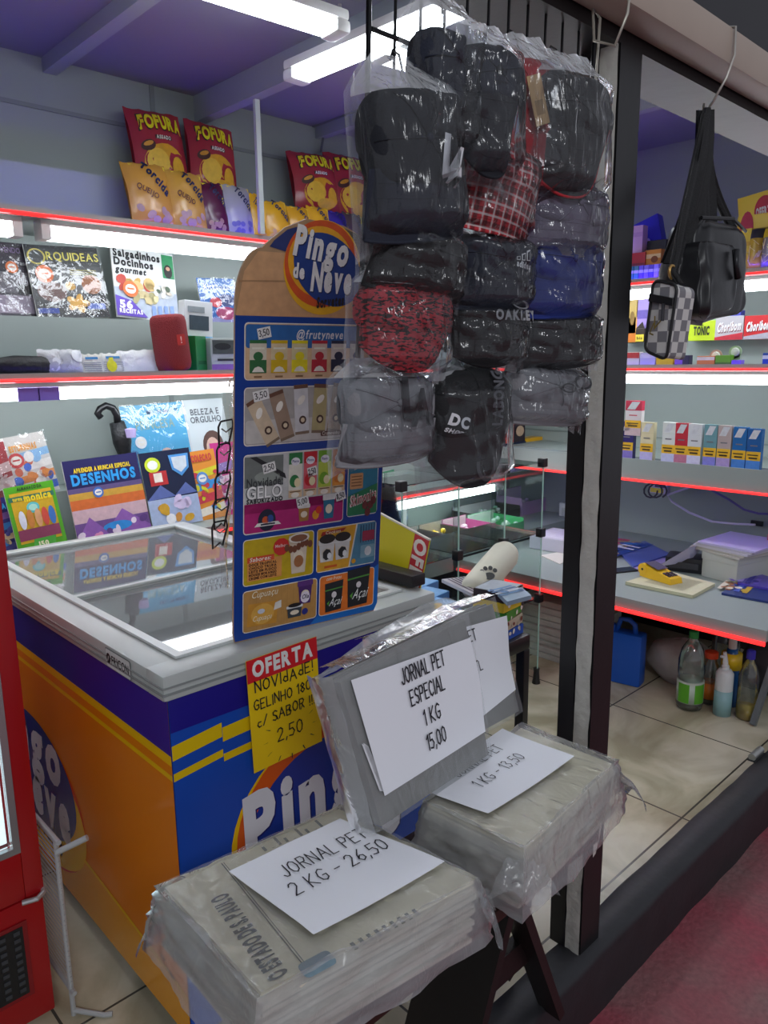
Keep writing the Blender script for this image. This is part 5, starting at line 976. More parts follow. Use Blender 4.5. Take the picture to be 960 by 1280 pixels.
# clear strip with wire glasses hung in front of the freezer's back
t = thing('glasses_strip', 'hanging clear strip of wire-framed glasses left of the poster', 'glasses', at(282, 480, 'y', 1.385))
o0 = -at(282, 480, 'y', 1.385); T = lambda x, y, d=1.50: at(x, y, 'y', d-.115)+o0
q = B(); q.tube([T(286, 484), T(288, 474), T(296, 470, 1.478)], .002, mat('b8b4ac', .3, metal=.6), n=6); q.build('hook', t)
CL = film('clear_strip', 'f2f5f5', haze=.12, gloss=.06, rough=.08, bump=.5, scale=30, thick=1.35)
q = B(); L0 = [(279, 482), (277, 540), (272, 600), (269, 655), (274, 690), (278, 735)]; R0 = [(294, 480), (296, 540), (293, 600), (287, 655), (283, 690), (286, 735)]
for i in range(5):
    a, b_, c, d = T(*L0[i]), T(*R0[i]), T(*R0[i+1]), T(*L0[i+1])
    q.grid(lambda u, v: tuple(a.lerp(b_, u).lerp(d.lerp(c, u), v)+Vector((0, -.006*math.sin(u*3.1)+.003*nz(u*3, v*4, i), 0))), 6, 8, CL)
q.build('clear_strip', t, smooth=True)
for x0_, y0_, x1_, y1_ in ((274, 524, 291, 560), (272, 553, 288, 596), (270, 590, 288, 630), (268, 622, 286, 662), (266, 650, 284, 686)):
    q = B(); xm = (x0_+x1_)/2; q.tube([T(x0_+2, y0_+3, 1.493), T(x1_-1, y0_, 1.49), T(x1_, y0_+8, 1.489), T(xm+3, y1_-4, 1.491), T(xm, y1_-8, 1.493), T(x0_, y1_, 1.493), T(x0_-1, y0_+10, 1.493), T(x0_+2, y0_+3, 1.493)], .0022, mat('25262a', .3, metal=.5), n=6)
    q.tube([T(x0_+3, y0_+12, 1.488), T(xm, y0_+16, 1.487), T(x1_-2, y0_+11, 1.488)], .0018, mat('8a8c90', .25, metal=.8), n=5); q.build('glasses_frame', t, smooth=True)
# candy and books seen between the caps and the poster
for lab, bx_, c_, tx, yy in (('dark blue candy box lettered in white on the lowest back shelf', (632, 553, 657, 577), '1c2448', 'Trio', 2.78), ('yellow candy box right of the dark blue one', (657, 547, 680, 575), 'e0a81c', 'Passatempo', 2.80)):
    M, w_, h_ = place('y', yy, *bx_, zb=zf3); q = B(M); q.box((-w_/2, 0, -.08), (w_/2, h_, 0), mat(c_, .3)); q.e = .002; q.txt(tx, 0, .35*h_, .25*h_, 'ece6dc', 2, w=.8*w_, bold=2, rot=.3); q.ell(.2*w_, .2*h_, .2*w_, .1*h_, 'c8503a', 1, 10); tag(q.build('candy_box'), lab, 'box', 'candy boxes on the lowest back shelf')
    if tx == 'Trio':
        q = B(M @ TR(0, h_+.001, -.005)); q.box((-w_/2, 0, -.07), (w_*.48, h_*.75, 0), mat('2a1c28', .3)); q.e = .002; q.rect(-w_*.5, 0, -.1*w_, h_*.74, 'd0402c', 1); q.ell(.2*w_, .4*h_, .2*w_, .2*h_, 'b89a80', 2, 12); tag(q.build('candy_box'), 'red and black candy box stacked on the dark blue one', 'box', 'candy boxes on the lowest back shelf')
for lab, bx_, c_ in (('lilac clear case leaning beside the glass cubes, right one', (686, 555, 714, 586), '9a8ad8'), ('lilac clear case lying left of the other', (645, 576, 678, 594), 'b8a8e0')):
    M, w_, h_ = place('y', 2.74, *bx_, zb=zf3, lean=25); q = B(M); q.box((-w_/2, 0, -.05), (w_/2, h_, 0), mat(c_, .2), bev=.006); q.e = .001; q.rect(-.35*w_, .6*h_, .3*w_, .75*h_, 'ded8f0', 2); tag(q.build('plastic_case', smooth=2), lab, 'case')
for i, (bx_, c_) in enumerate((((482, 588, 497, 626), '3a7a58'), ((496, 590, 512, 624), '5a4a9a'), ((511, 594, 524, 622), 'b84a5a'), ((484, 574, 500, 598), 'c8c2d0'))):
    mag('%s comic on the lowest shelf, just right of the poster' % ('green', 'violet', 'red', 'pale')[i], bx_, 2.80 if i < 3 else 2.92, zf3 if i < 3 else zf3+.08, c_, a_generic(('d8d0c8', '3a5ab0', c_), seed=20+i, n=8), roll=4)
# ================================================================ GOODS ON THE RIGHT WALL
def carton(label, box, xv, zb, base, art=None, deep=.06, group=None, lean=0, roll=0, name='candy_box', cat='box', rough=.35):
    M, w_, h_ = place('x', xv, *box, zb=zb, lean=lean, roll=roll); q = B(M); q.box((-w_/2, 0, -deep), (w_/2, h_, 0), mat(base, rough), bev=.002); q.e = .001
    if art: art(q, w_, h_)
    return tag(q.build(name), label, cat, group)
def lab(t=None, c='f2efe6', stripe=None, sy=.1, sh=.25, dot=None, th=.25, tw=.8, ty=.4, rot=0):
    def f(q, w_, h_):
        if stripe: q.rect(-w_/2, sy*h_, w_/2, (sy+sh)*h_, stripe, 1)
        if dot: q.ell(.12*w_, .55*h_, .22*w_, .16*h_, dot, 2, 12)
        if t: q.txt(t, 0, ty*h_, th*h_, c, 3, w=tw*w_, bold=2, rot=rot)
    return f
e1, e2, e3 = E1+.0125, E2+.0125, E3+.0125
# cigarette packs, each with its yellow warning band
def pack(label, box, base, low='d8d4e0', top=None, zb=None, silver='c8ccd0'):
    M, w_, h_ = place('x', 3.545, *box, zb=zb if zb is not None else E3+.0925); d = .03
    t = thing('cigarette_pack', label, 'cigarettes', M, 'cigarette packs on the lowest right shelf')
    q = B(); q.box((-w_/2, 0, -d), (w_/2, h_*.72, 0), mat(base, .25)); q.e = .0012; q.rect(-w_/2, 0, w_/2, .22*h_, low, 1); q.rect(-w_/2, .22*h_, w_/2, .44*h_, 'e6b41c', 1); q.rect(-.3*w_, .26*h_, .3*w_, .3*h_, '3a2c10', 2); q.rect(-.4*w_, .34*h_, .35*w_, .37*h_, '3a2c10', 2); q.rect(-.25*w_, .57*h_, .25*w_, .60*h_, top or '6a6a70', 2); q.build('pack_body', t)
    q = B(); q.box((-w_/2, h_*.722, -d), (w_/2, h_, .0003), mat(base if not top else top, .25)); q.e = .0012; q.poly([(-.4*w_, .75*h_), (.1*w_, .75*h_), (.4*w_, .97*h_), (-.1*w_, .97*h_)], silver, 1); q.build('flip_lid', t)
    return t
PL = E3+.0925
for l_, bx_, b_, lo_, tp_, zb_ in (('purple and navy cigarette pack at the bottom of the leaning stack by the post', (776, 527, 792, 556), '2c2468', '8a7ac8', None, None), ('red-topped white cigarette pack, on top of the purple one by the post', (782, 501, 802, 527), 'd8d2d4', 'c8b0b4', 'b8324a', 'T'),
    ('white and gold cigarette pack standing alone, left of the row', (801, 528, 817, 559), 'd8cfa8', 'c8c0ea', None, None), ('white cigarette pack, leftmost of the row of seven', (828, 528, 844, 562), 'd8dcd8', 'cfd0f0', None, None), ('red cigarette pack, second of the row', (844, 529, 860, 562), 'c02c3c', 'c87a90', None, None), ('white cigarette pack right of the red one', (860, 530, 877, 563), 'd4d8da', 'dcd8f0', None, None),
    ('teal cigarette pack, left of the beige one', (880, 531, 896, 565), '6a98a0', '8a88d8', None, None), ('beige cigarette pack, right of the teal one', (897, 532, 914, 566), 'b8a8a4', 'b8a0d0', None, None), ('blue cigarette pack, left one of the two blue packs', (916, 534, 933, 568), '2468a8', '4a88d0', None, None), ('blue cigarette pack, rightmost of the row', (934, 536, 952, 569), '1f5c9c', '4a88d0', None, None)):
    if zb_ == 'T':
        zt = at(784, 528, 'x', 3.545).z; pack(l_, bx_, b_, lo_, tp_, zb=PL+(at(784, 527, 'x', 3.545).z-at(784, 556, 'x', 3.545).z)+.001)
    else: pack(l_, bx_, b_, lo_, tp_)
# top shelf
SH1 = 'goods on the topmost right-wall shelf'
carton('tilted blue-violet gift box behind the corner post, topmost right shelf', (792, 268, 836, 316), 3.70, E1+.06, '3a3ac8', lab('milka', 'c8c0f0', 'a090e8', .02, .25, None, .2, .5, .45, .3), .05, SH1, lean=10, roll=18)
carton('pink upright box beside the corner post, topmost right shelf', (789, 282, 803, 318), 3.62, E1+.07, 'c8a0d0', lab(None, stripe='b890c8', sy=.75, sh=.1), .05, SH1)
carton('red box under the pink upright box, topmost right shelf', (786, 316, 806, 337), 3.60, E1+.0125+.045, 'b82030', lab(None, stripe='7a1830', sy=.35, sh=.12), .07, SH1)
carton('orange candy box right of the red one, topmost right shelf', (806, 312, 826, 331), 3.61, E1+.0125+.045, 'd88a30', lab(None, dot='8a4a20', stripe='e8c890', sy=.6, sh=.2), .07, SH1)
carton('black flat box above the orange candy box', (809, 300, 832, 312), 3.66, E1+.106, '1c2230', None, .05, SH1)
carton('dark long box that the topmost-shelf candy boxes stand on', (784, 337, 832, 346), 3.64, E1+.0125, '2a2440', None, .1, SH1)
for i in range(8): carton('small upright packet in the row at the front lip beside the black bag strap', (786+6.2*i, 333-.6*i, 791.6+6.2*i, 352-.7*i), 3.535, e1, ('2a7a80', '3a8a90', '6a58c8', '8070d8', '5a48b8', 'a898e8', '6450c0', '7868d0')[i], lab(None, stripe='c8c0f0', sy=.5, sh=.2), .02, 'row of small packets at the front lip', name='candy_packet', cat='packet')
def a_off(q, w_, h_): q.ell(.25*w_, .62*h_, .3*w_, .3*h_, 'c8203a', 2, 24); q.txt('OFERTA', .25*w_, .55*h_, .16*h_, 'f2e8e0', 3, w=.5*w_, bold=2)
carton('yellow offer sign with a red disc at the right edge of the photo', (930, 240, 974, 282), 3.72, E1+.13, 'e8c81c', a_off, .004, None, 0, 8, 'offer_card', 'sign')
carton('yellow and red offer sign below the disc sign, topmost right shelf', (922, 268, 962, 290), 3.66, E1+.1, 'e8c81c', lambda q, w_, h_: (q.ell(-.2*w_, .6*h_, .22*w_, .5*h_, 'b8203a', 2, 16), q.txt('OFERTA', -.2*w_, .3*h_, .3*h_, 'f2e8e0', 3, w=.3*w_, bold=2, rot=1.2)), .004, None, 0, 0, 'offer_card', 'sign')
carton('plain yellow packet right of the black bag, topmost right shelf', (925, 286, 938, 334), 3.58, e1, 'd8c01c', lab(None, stripe='c8a010', sy=.6, sh=.1), .03, SH1, name='snack_packet', cat='packet')
for i, (bx_, c_) in enumerate((((936, 284, 956, 336), 'c8a83a'), ((952, 283, 974, 334), '8a8480'))):
    M, w_, h_ = place('x', 3.57, *bx_, zb=e1, lean=6); q = B(M); q.grid(lambda u, v: ((u-.5)*w_, v*h_, .04*max(0, 1-(2*u-1)**2)**.6*max(0, 1-(2*v-1)**4)**.6), 12, 14, mat(c_, .2)); q.e = .002; q.fn = lambda p: (p.x, p.y, p.z+.04*max(0, 1-(2*p.x/w_)**2)**.6*max(0, 1-(2*p.y/h_-1)**4)**.6+.001); q.rect(-.5*w_, .72*h_, .5*w_, .95*h_, ('3a3a40', 'e0c42c')[i], 1, 8, 2)
    for k in range(14): a = PF.random()*3; x_, y_ = (PF.random()-.5)*.7*w_, (.1+.5*PF.random())*h_; q.poly([(x_, y_), (x_+.03*math.cos(a), y_+.03*math.sin(a)), (x_+.03*math.cos(a)+.004, y_+.03*math.sin(a)), (x_+.004, y_)], 'e8d890', 2)
    tag(q.build('snack_bag', smooth=True), ('straw-coloured snack bag on the topmost right shelf, right of the black bag', 'grey snack bag cut by the right edge of the photo')[i], 'snack', SH1)
# middle shelf: riser row and front row
SH2, zr = 'candy boxes on the riser of the middle right shelf', E2+.1305
for l_, bx_, c_, a_ in (('lilac box on the riser, behind the checkered bag', (797, 374, 812, 402), 'a890d8', lab(None, stripe='6a58b0', sy=.55, sh=.2)), ('golden box on the riser, next to the corner post', (783, 373, 796, 399), 'c8a850', lab(None, dot='8a6a28')),
    ('orange and cream carton on the riser, lowest by the corner post', (781, 397, 796, 424), 'e0a050', lab(None, stripe='d87a20', sy=.02, sh=.35)), ('lime-green gum box on the riser below the black bag', (861, 401, 894, 422), 'b8d01c', lab('TONIC', '16240c', th=.4, tw=.6, ty=.3)), ('pale green crumpled box behind the lime-green one', (888, 392, 912, 405), '9ac8a0', None), ('bright blue box behind the white and red candy box', (913, 388, 926, 399), '4a50c8', None)):
    dz = {'behind the lime-green one': .05}.get('x', 0); xv = 3.86 if 'behind the' in l_ and 'bag' not in l_ else 3.80
    carton(l_, bx_, xv, zr if xv == 3.80 else zr, c_, a_, .08 if xv == 3.80 else .05, SH2)
def a_choc(t, c1, c2):
    def f(q, w_, h_): q.poly([(-.5*w_, 0), (.5*w_, 0), (.5*w_, .3*h_), (-.5*w_, .12*h_)], c2, 1); q.txt(t, 0, .38*h_, .36*h_, 'ece8ec' if c1 != 'ccc8cc' else 'f6f2f0', 3, w=.84*w_, bold=2, rot=.08, shear=.2); q.txt(t, .01*w_, .34*h_, .36*h_, '7a2030', 2, w=.84*w_, bold=2, rot=.08, shear=.2)
    return f
carton('silver and red candy display box below the black bag', (894, 395, 929, 424), 3.80, zr, 'b8b4ba', a_choc('Choribom', 'b8b4ba', 'b82838'), .1, SH2); carton('red and silver candy display box right of the silver one', (930, 394, 966, 424), 3.80, zr, 'c8282c', a_choc('Choribom', 'c8282c', 'a8a4b0'), .1, SH2)
q = B(place('x', 3.78, 793, 391, 808, 424, zb=zr)[0] @ RY(0)); q.box((-.025, 0, -.1), (.025, .07, 0), '2a1c14', bev=.003); q.e = .001; q.rect(-.023, .004, .023, .04, 'e0cc3a', 2); q.txt('bis', 0, .015, .014, '3a2a10', 3, w=.03); q.poly([(-.025, .07), (.012, .105), (.025, .07)], '24180f', 1); tag(q.build('candy_box'), 'dark brown open box with a yellow label behind the checkered bag', 'box', SH2)
SF2 = 'small boxes on the front of the middle right shelf'
for l_, bx_, c_, a_ in (('white and red small box by the corner post', (783, 440, 799, 458), 'd8d0cc', lab(None, stripe='c83a3a', sy=.55, sh=.4)), ('lilac small box below the checkered bag', (800, 441, 819, 458), 'b8b0e0', lab(None, stripe='d0c8f0', sy=.6, sh=.3)), ('yellow small box below the checkered bag', (820, 447, 841, 458), 'd8b81c', None), ('violet small box right of the yellow one', (843, 449, 853, 458), '7a4ab0', None), ('navy small box right of the violet one', (853, 444, 861, 458), '2a2444', None),
    ('orange and brown small box, middle of the front row', (871, 445, 893, 458), 'd8803a', lab(None, '3a1c10', 'f0e0d0', .55, .35, None, .2, .6, .62)), ('green small box, right of the orange one', (894, 444, 913, 458), '6aa82a', lab(None, 'e0f0d0', '4a7820', .0, .3, None, .25, .6, .45)), ('violet tiny box behind the round blister pack', (914, 450, 926, 458), '7a5ad0', None), ('blue medicine box at the right edge of the photo', (953, 441, 970, 458), '1c48a8', lab(None, stripe='e0e4ee', sy=.5, sh=.3))):
    carton(l_, bx_, 3.535, e2, c_, a_, .04, SF2)
for l_, (cx, y0_, y1_), c_ in (('round green blister pack standing right of the green small box', (919, 432, 458), '9ab88a'), ('round brownish blister pack behind the orange small box', (895, 437, 456), 'b09080')):
    M, w_, h_ = place('x', 3.585, cx-8, y0_, cx+8, y1_, zb=e2); q = B(M); r = w_*.5; q.lathe([(r, -.002), (r, .002)], mat(c_, .3), (0, h_-r, 0), 20); q.lathe([(r*.7, 0), (r*.6, .008), (.001, .01)], mat('c8d0c4', .1), (0, h_-r, .002), 16); q.box((-r*.8, 0, -.002), (r*.8, h_-r*1.3, .002), mat(c_, .3)); tag(q.build('blister_pack'), l_, 'packet')
# ---------------- counter top
cz = CZ+.0005
def flat(label, corners, z, th, base, art=None, name='magazine', cat='magazine', group=None, rough=.3, bump=0):
    c = [at(x, y, 'z', z) for x, y in corners]; o = sum(c, Vector((0, 0, 0)))/4; M = frame(o, (c[1]-c[0])+(c[2]-c[3]), (0, 0, 1)); Mi = M.inverted(); l = [Mi @ p for p in c]
    q = B(M); q.hexa([(p.x, p.y, -th) for p in l]+[(p.x, p.y, 0) for p in l], mat(base, rough, bump=bump)); q.e = .0009
    if art: art(q, (l[1]-l[0]).length, (l[3]-l[0]).length)
    return tag(q.build(name), label, cat, group)
flat('blue and pink glossy magazine lying on the counter by the post', [(792, 708), (838, 692), (806, 676), (768, 684)], CZ+.012, .011, '4858a8', a_generic(('2c4a98', 'a08a78', 'b83a6a', '3a78c8'), 'TI', 'd8d8f0', .1, .3, 31, None, 14, .25))
flat('thin pale violet leaflet on the counter behind the card machine', [(800, 715), (838, 700), (822, 695), (790, 709)], CZ+.004, .003, 'b0a0d0', None, 'leaflet', 'paper')
q = B(frame(at(776, 712, 'z', CZ+.007), (1, -.5, 0), (0, 0, 1))); q.box((-.08, -.036, -.0065), (.08, .036, .0), '15171c', bev=.003); q.rect(-.07, -.03, .07, .03, mat('2a3440', .08), 1); tag(q.build('phone'), 'dark phone lying on the counter next to the corner post', 'phone')
flat('folded cream newspaper under the yellow card machine', [(866, 744), (894, 729), (830, 712), (782, 727)], CZ+.016, .015, 'c8c4a4', lambda q, w_, h_: [q.rect(-.4*w_+.05*k*w_, -.3*h_, -.37*w_+.05*k*w_, .3*h_, 'a8a488', 1) for k in range(16)], 'newspaper', 'newspaper', None, .8, .3)
flat('dark blue and yellow magazines lying at the right end of the counter', [(962, 752), (985, 742), (930, 716), (902, 741)], CZ+.010, .009, '2a3a78', a_generic(('c8a83a', '4a60b8', 'b0744a', 'd8d0c0'), None, 'e8e0f0', .1, .5, 33, None, 14, .15))
flat('violet magazine on top of the dark blue one, right end of the counter', [(975, 738), (985, 728), (940, 714), (922, 728)], CZ+.021, .010, '5a4ab8', a_generic(('7a68d0', '3a30a0', 'a898e0'), seed=35, n=6))
M = frame(at(826, 724, 'z', CZ+.0165), (at(852, 732, 'z', CZ)-at(802, 716, 'z', CZ)), (0, 0, 1)) @ TR(0, 0, .0)
t = thing('card_machine', 'yellow and grey card payment machine on the folded newspaper', 'card machine', M)
YM = mat('e8b81c', .4)
q = B(); q.hexa([(-.09, -.04, 0), (.09, -.037, 0), (.09, .037, 0), (-.09, .04, 0), (-.085, -.038, .06), (.085, -.034, .026), (.085, .034, .026), (-.085, .038, .06)], YM); q.tube([(-.075, -.04, .035), (-.075, .04, .035)], .027, YM, n=14); q.build('body', t)
q = B(TR(-.02, 0, .0555) @ RY(11.5)); q.box((-.05, -.031, 0), (.03, .031, .002), mat('5a5468', .3)); q.build('screen', t)
q = B(); q.tube([(-.075, -.0412, .035), (-.075, -.0395, .035)], .006, '1a1a1c', n=10); q.build('side_knob', t)
for i in range(3):
    for j in range(3): q = B(TR(.037+.014*i, -.02+.02*j, .0375-.0028*i) @ RY(11.5)); q.box((-.005, -.007, 0), (.005, .007, .003), mat('3a3640', .4)); q.build('key', t)
t0 = at(905, 727, 'z', CZ)
M = frame(at(878, 727, 'z', cz), (.25, -1, 0), (0, 0, 1))
M = frame(at(906, 726, 'z', cz), at(902, 729, 'z', cz)-at(876, 722, 'z', cz), (0, 0, 1))
t = thing('paper_tray', 'white box on the counter topped with a slab of loose papers', 'box', M)
TW = mat('b8bab4', .45)
q = B(); q.box((-.11, -.02, 0), (.07, .26, .12), TW, bev=.004); q.box((-.113, -.023, .085), (.073, .263, .12), TW, bev=.003); q.build('box_body', t, smooth=2)
for k in range(5):
    o = B(M @ TR(-.02+.004*k, .13+.003*k, .121+.009*k) @ RZ(-4+3*k)); o.box((-.15, -.16, 0), (.12, .15, .0085), mat(('b8b4ae', 'a8a49c', 'c0bcc8', 'b0acb8', 'b8b0d8')[k], .6)); tag(o.build('loose_paper'), ('lowest greyish sheaf', 'second greyish sheaf from the bottom', 'middle sheaf', 'second sheaf from the top', 'topmost sheaf')[k]+' of the papers on the white counter box', 'paper', 'papers on the white box')
c = [at(*p, 'z', zz) for p, zz in (((822, 708), CZ+.03), ((862, 702), CZ+.05), ((880, 680), CZ+.14), ((862, 684), CZ+.14))]
q = B(); q.add(c, [(0, 1, 2, 3)], mat('c4c0e0', .5)); q.add([p-Vector((0, 0, .0015)) for p in c], [(3, 2, 1, 0)], mat('c4c0e0', .5)); tag(q.build('loose_paper'), 'pale violet sheet leaning against the white counter box', 'paper')
M = frame(at(857, 718, 'z', cz), (.3, -1, 0), (0, 0, 1)); q = B(M); q.box((-.10, .03, 0), (.07, .16, .07), mat('23242a', .4), bev=.006); q.box((-.08, .02, .02), (.05, .03, .05), '3a3b42'); tag(q.build('cash_box', smooth=2), 'black box behind the card machine on the counter', 'box')
M = Matrix.Translation(at(960, 718, 'z', cz))
t = thing('sauce_bottle', 'small red-capped bottle with an orange label cut by the right edge', 'bottle', M); q = B(); q.lathe([(.03, 0), (.032, .01), (.032, .11), (.018, .15), (.014, .16)], mat('a8a0a8', .15, trans=.6), n=16); q.build('bottle', t, smooth=True); q = B(); q.lathe([(.0325, .03), (.0325, .09)], mat('e0922c', .4), n=16); q.build('bottle_label', t); q = B(); q.lathe([(.017, .158), (.017, .19), (.008, .195)], mat('d8303a', .4), n=14); q.build('cap', t)
# cables under the lip of the lowest right shelf
wl = lambda x, y, d=3.9: at(x, y, 'x', d)
q = B(); q.tube([wl(862, 609), wl(834, 619), wl(840, 627), wl(862, 641), wl(890, 652), wl(920, 655), wl(944, 656)], .006, mat('c8c0dc', .4)); tag(q.build('white_cable'), 'white cable sagging along the wall under the lowest right shelf', 'cable')
q = B(); q.tube([wl(890, 613), wl(912, 625), wl(930, 637), wl(948, 642), wl(975, 643)], .006, mat('6a60a0', .4)); tag(q.build('dark_cable'), 'violet-grey cable sagging at the right end of the wall', 'cable')
q = B(); P = [wl(812+10*math.cos(a*.55)+a*.5, 613+9*math.sin(a*.55), 3.88) for a in range(26)]; q.tube(P, .005, mat('3a3644', .4)); tag(q.build('coiled_cable'), 'dark coiled cable hanging under the lowest right shelf beside the post', 'cable')
q = B(frame(wl(825, 612, 3.9), (0, -1, 0), (-1, 0, 0))); q.box((-.05, -.02, -.02), (.05, .05, .02), mat('b8b0d0', .4), bev=.004); q.e = .001; q.rect(-.045, -.015, .03, .01, 'e0cc3a', 21); q.rect(-.02, .015, .04, .04, '4a2a6a', 21); tag(q.build('power_adapter', smooth=2), 'small lilac power adapter with a yellow sticker under the shelf lip', 'adapter')
q = B(frame(wl(947, 654, 4.03), (0, -1, 0), (-1, 0, 0))); q.box((-.03, -.012, 0), (.03, .014, .015), '17161c', bev=.003); tag(q.build('cable_clip'), 'small dark clip on the wall at the end of the white cable', 'clip')
# ---------------- below the counter
def P0(x, y): return Matrix.Translation(at(x, y, 'z', 0.0))
CLR = film('clear_bottle', 'e4ece8', haze=.05, gloss=.05, rough=.05, bump=0, thick=1.4)
def bottle(name, label, M, H, r, prof, body, capc, lab_=None, liquid=None, ch=.03, cr=.35):
    t = thing(name, label, 'bottle', M); q = B(); q.lathe([(r*a, H*b) for a, b in prof], body, n=24); q.build('bottle', t, smooth=True)
    q = B(); q.lathe([(r*cr, H*prof[-1][1]-.004), (r*cr, H*prof[-1][1]+ch), (r*cr*.7, H*prof[-1][1]+ch+.004)], mat(capc, .4), n=16); q.build('cap', t)
    if lab_: q = B(); q.lathe([(r*1.012, H*lab_[0]), (r*1.012, H*lab_[1])], mat(lab_[2], .4), n=24); (lab_[3](q, r, H) if len(lab_) > 3 else None); q.build('bottle_label', t, smooth=True)
    if liquid: q = B(); q.lathe([(r*a*.93, H*b+.002) for a, b in prof if b <= liquid[0]], mat(liquid[1], .3), n=20); q.build('liquid', t, smooth=True)
    return t
SODA = [(.7, 0), (.95, .02), (1, .08), (.96, .2), (1, .3), (.9, .42), (1, .52), (1, .68), (.8, .82), (.45, .92), (.28, .96), (.28, .985)]
def glab(q, r, H):
    for a0 in (2.6, 3.9): q.grid(lambda u, v: (r*1.02*math.cos(a0+.9*u), r*1.02*math.sin(a0+.9*u), H*(.12+.26*v)), 8, 2, mat('5aa82a', .4))
bottle('soda_bottle', 'large clear soda bottle with a green cap and green label under the counter', P0(861, 884), .33, .056, SODA, CLR, '2f9a4a', (.11, .40, 'b8c8b8', glab), ch=.025)
bottle('soda_bottle', 'large clear bottle behind the others under the counter', P0(903, 864), .36, .06, SODA, CLR, '6a4a30', ch=.02)
bottle('juice_bottle', 'clear bottle with an orange-red cap and orange label under the counter', P0(885, 878), .24, .038, [(.8, 0), (1, .04), (.94, .3), (1, .6), (.9, .72), (.55, .86), (.5, .9)], CLR, 'e04a24', (.12, .42, 'd87a2a'), ch=.022, cr=.75)
t = bottle('spray_bottle', 'white spray bottle with a pale blue lower half under the counter', P0(902, 893), .21, .036, [(.95, 0), (1, .02), (1, .52), (1, .9), (.7, .98), (.4, 1.0)], mat('d4d8d8', .35), 'dcdfe0', (.02, .55, '8fb8bc'), ch=.012, cr=.45)
q = B(); q.tube([(0, 0, .215), (-.004, 0, .24), (-.008, .004, .285)], [.012, .011, .007], mat('dcdfe0', .3), n=10); q.tube([(-.004, 0, .262), (-.028, .01, .268)], .006, mat('dcdfe0', .3), n=8); q.build('spray_nozzle', t)
bottle('cleaner_bottle', 'blue cleaner bottle with a yellow top behind the white spray bottle', P0(910, 880), .26, .042, [(.9, 0), (1, .03), (1, .65), (.6, .9), (.5, 1)], mat('16508a', .3), 'd8d0c8', (.66, .92, 'e8c01c'), ch=.05, cr=.4)
bottle('alcohol_bottle', 'clear bottle with a blue cap and a little yellow liquid under the counter', P0(932, 897), .27, .042, [(.92, 0), (1, .02), (1, .2), (.98, .55), (1, .7), (.6, .88), (.35, .95), (.35, 1)], CLR, '3a34a8', None, (.2, 'd8b01c'), ch=.03, cr=.42)
t = thing('jerry_can', 'blue plastic jerry can with a handle behind the corner post', 'can', P0(778, 852) @ RZ(10)); JB = mat('1a5ac0', .35)
q = B(); q.box((-.035, -.09, 0), (.05, .08, .25), JB, bev=.014); q.build('can_body', t, smooth=2); q = B(); q.tube([(0, -.05, .245), (0, -.045, .29), (0, -.02, .31), (0, .02, .31), (0, .04, .245)], .012, JB, n=10); q.build('handle', t, smooth=True); q = B(); q.lathe([(.018, .25), (.018, .275), (.012, .28)], JB, (0, .06, 0), 14); q.build('cap', t)
q = B(P0(842, 856) @ TR(.06, 0, 0)); q.grid(lambda u, v: (lambda th, ph: ((.13+.02*nz(u*6, v*6, 3))*math.cos(th)*math.sin(ph)*.8, (.16+.03*nz(u*6, v*6, 8))*math.sin(th)*math.sin(ph), .10+.115*math.cos(ph)*(1+.2*nz(u*4, v*4, 1))))(u*2*math.pi, v*math.pi), 30, 18, mat('b4aea8', .6, noise_amt=.2, scale=20, bump=.5)); q.e = .001; tag(q.build('plastic_sack', smooth=True), 'crumpled pale plastic sack lying under the counter left of the soda bottle', 'bag')
q = B(Matrix.Translation(at(948, 870, 'z', .1)-Vector((0, 0, .1))) @ TR(.30, .02, 0)); q.grid(lambda u, v: (lambda th, ph: (.13*math.cos(th)*math.sin(ph), .17*math.sin(th)*math.sin(ph), .13+.128*math.cos(ph)*(1+.15*nz(u*4, v*4, 6))))(u*2*math.pi, v*math.pi), 26, 16, mat('3a3a3e', .6, bump=.5, scale=20)); tag(q.build('dark_sack', smooth=True), 'dark sack in the shade under the counter at the right edge', 'bag')
a, b_ = at(941, 906, 'z', .005), at(966, 838, 'x', at(941, 906, 'z', .005).x+.12); q = B(); q.tube([a, b_+Vector((0, 0, .04))], .016, mat('6a7072', .35), n=4); tag(q.build('metal_prop'), 'grey slanting metal prop under the counter at the right edge', 'prop')
q = B(frame(at(944, 943, 'z', .115), (1, 0, 0), (0, 0, 1))); q.tube([(-.03, 0, .0), (.05, 0, 0)], .013, mat('a8aaa8', .3, metal=.7), n=14); q.box((-.035, -.014, -.014), (.055, .014, -.01), '2a2a2c'); tag(q.build('door_latch', smooth=2), 'short metal latch on the black kerb at the right edge', 'latch')
# ================================================================ GLASS CUBES, SIDE TABLE, CANDY TRAYS
GCL = film('cube_glass', 'e9f1ee', haze=.012, gloss=.012, rough=.02, bump=0, thick=1.38); EDGE = mat('a9cdc0', .15); CLIPM = mat('131416', .4)
GX = [at(x, 690, 'y', 1.95).x for x in (503, 573, 630, 676)]; GY0, GY1 = 1.95, 2.24; GZ = (.42, .73, 1.05)
t = thing('glass_cubes', 'clear glass cube display with black corner clips behind the newspapers', 'display', (GX[0], GY0, 0)); TM = TR(-GX[0], -GY0, 0)
for i, x in enumerate(GX):
    q = B(TM); q.box((x-.002, GY0, .06), (x+.002, GY1, 1.05), GCL); q.build('glass_side', t)
    q = B(TM); q.box((x-.0035, GY0-.002, .06), (x+.0035, GY0+.001, 1.05), EDGE); tag(q.build('glass_edge', t), 'pale green polished edge')
for i in range(3):
    for k, z in enumerate(GZ):
        q = B(TM); q.box((GX[i]+.003, GY0+.002, z-.002), (GX[i+1]-.003, GY1, z+.002), GCL); q.build('glass_shelf', t)
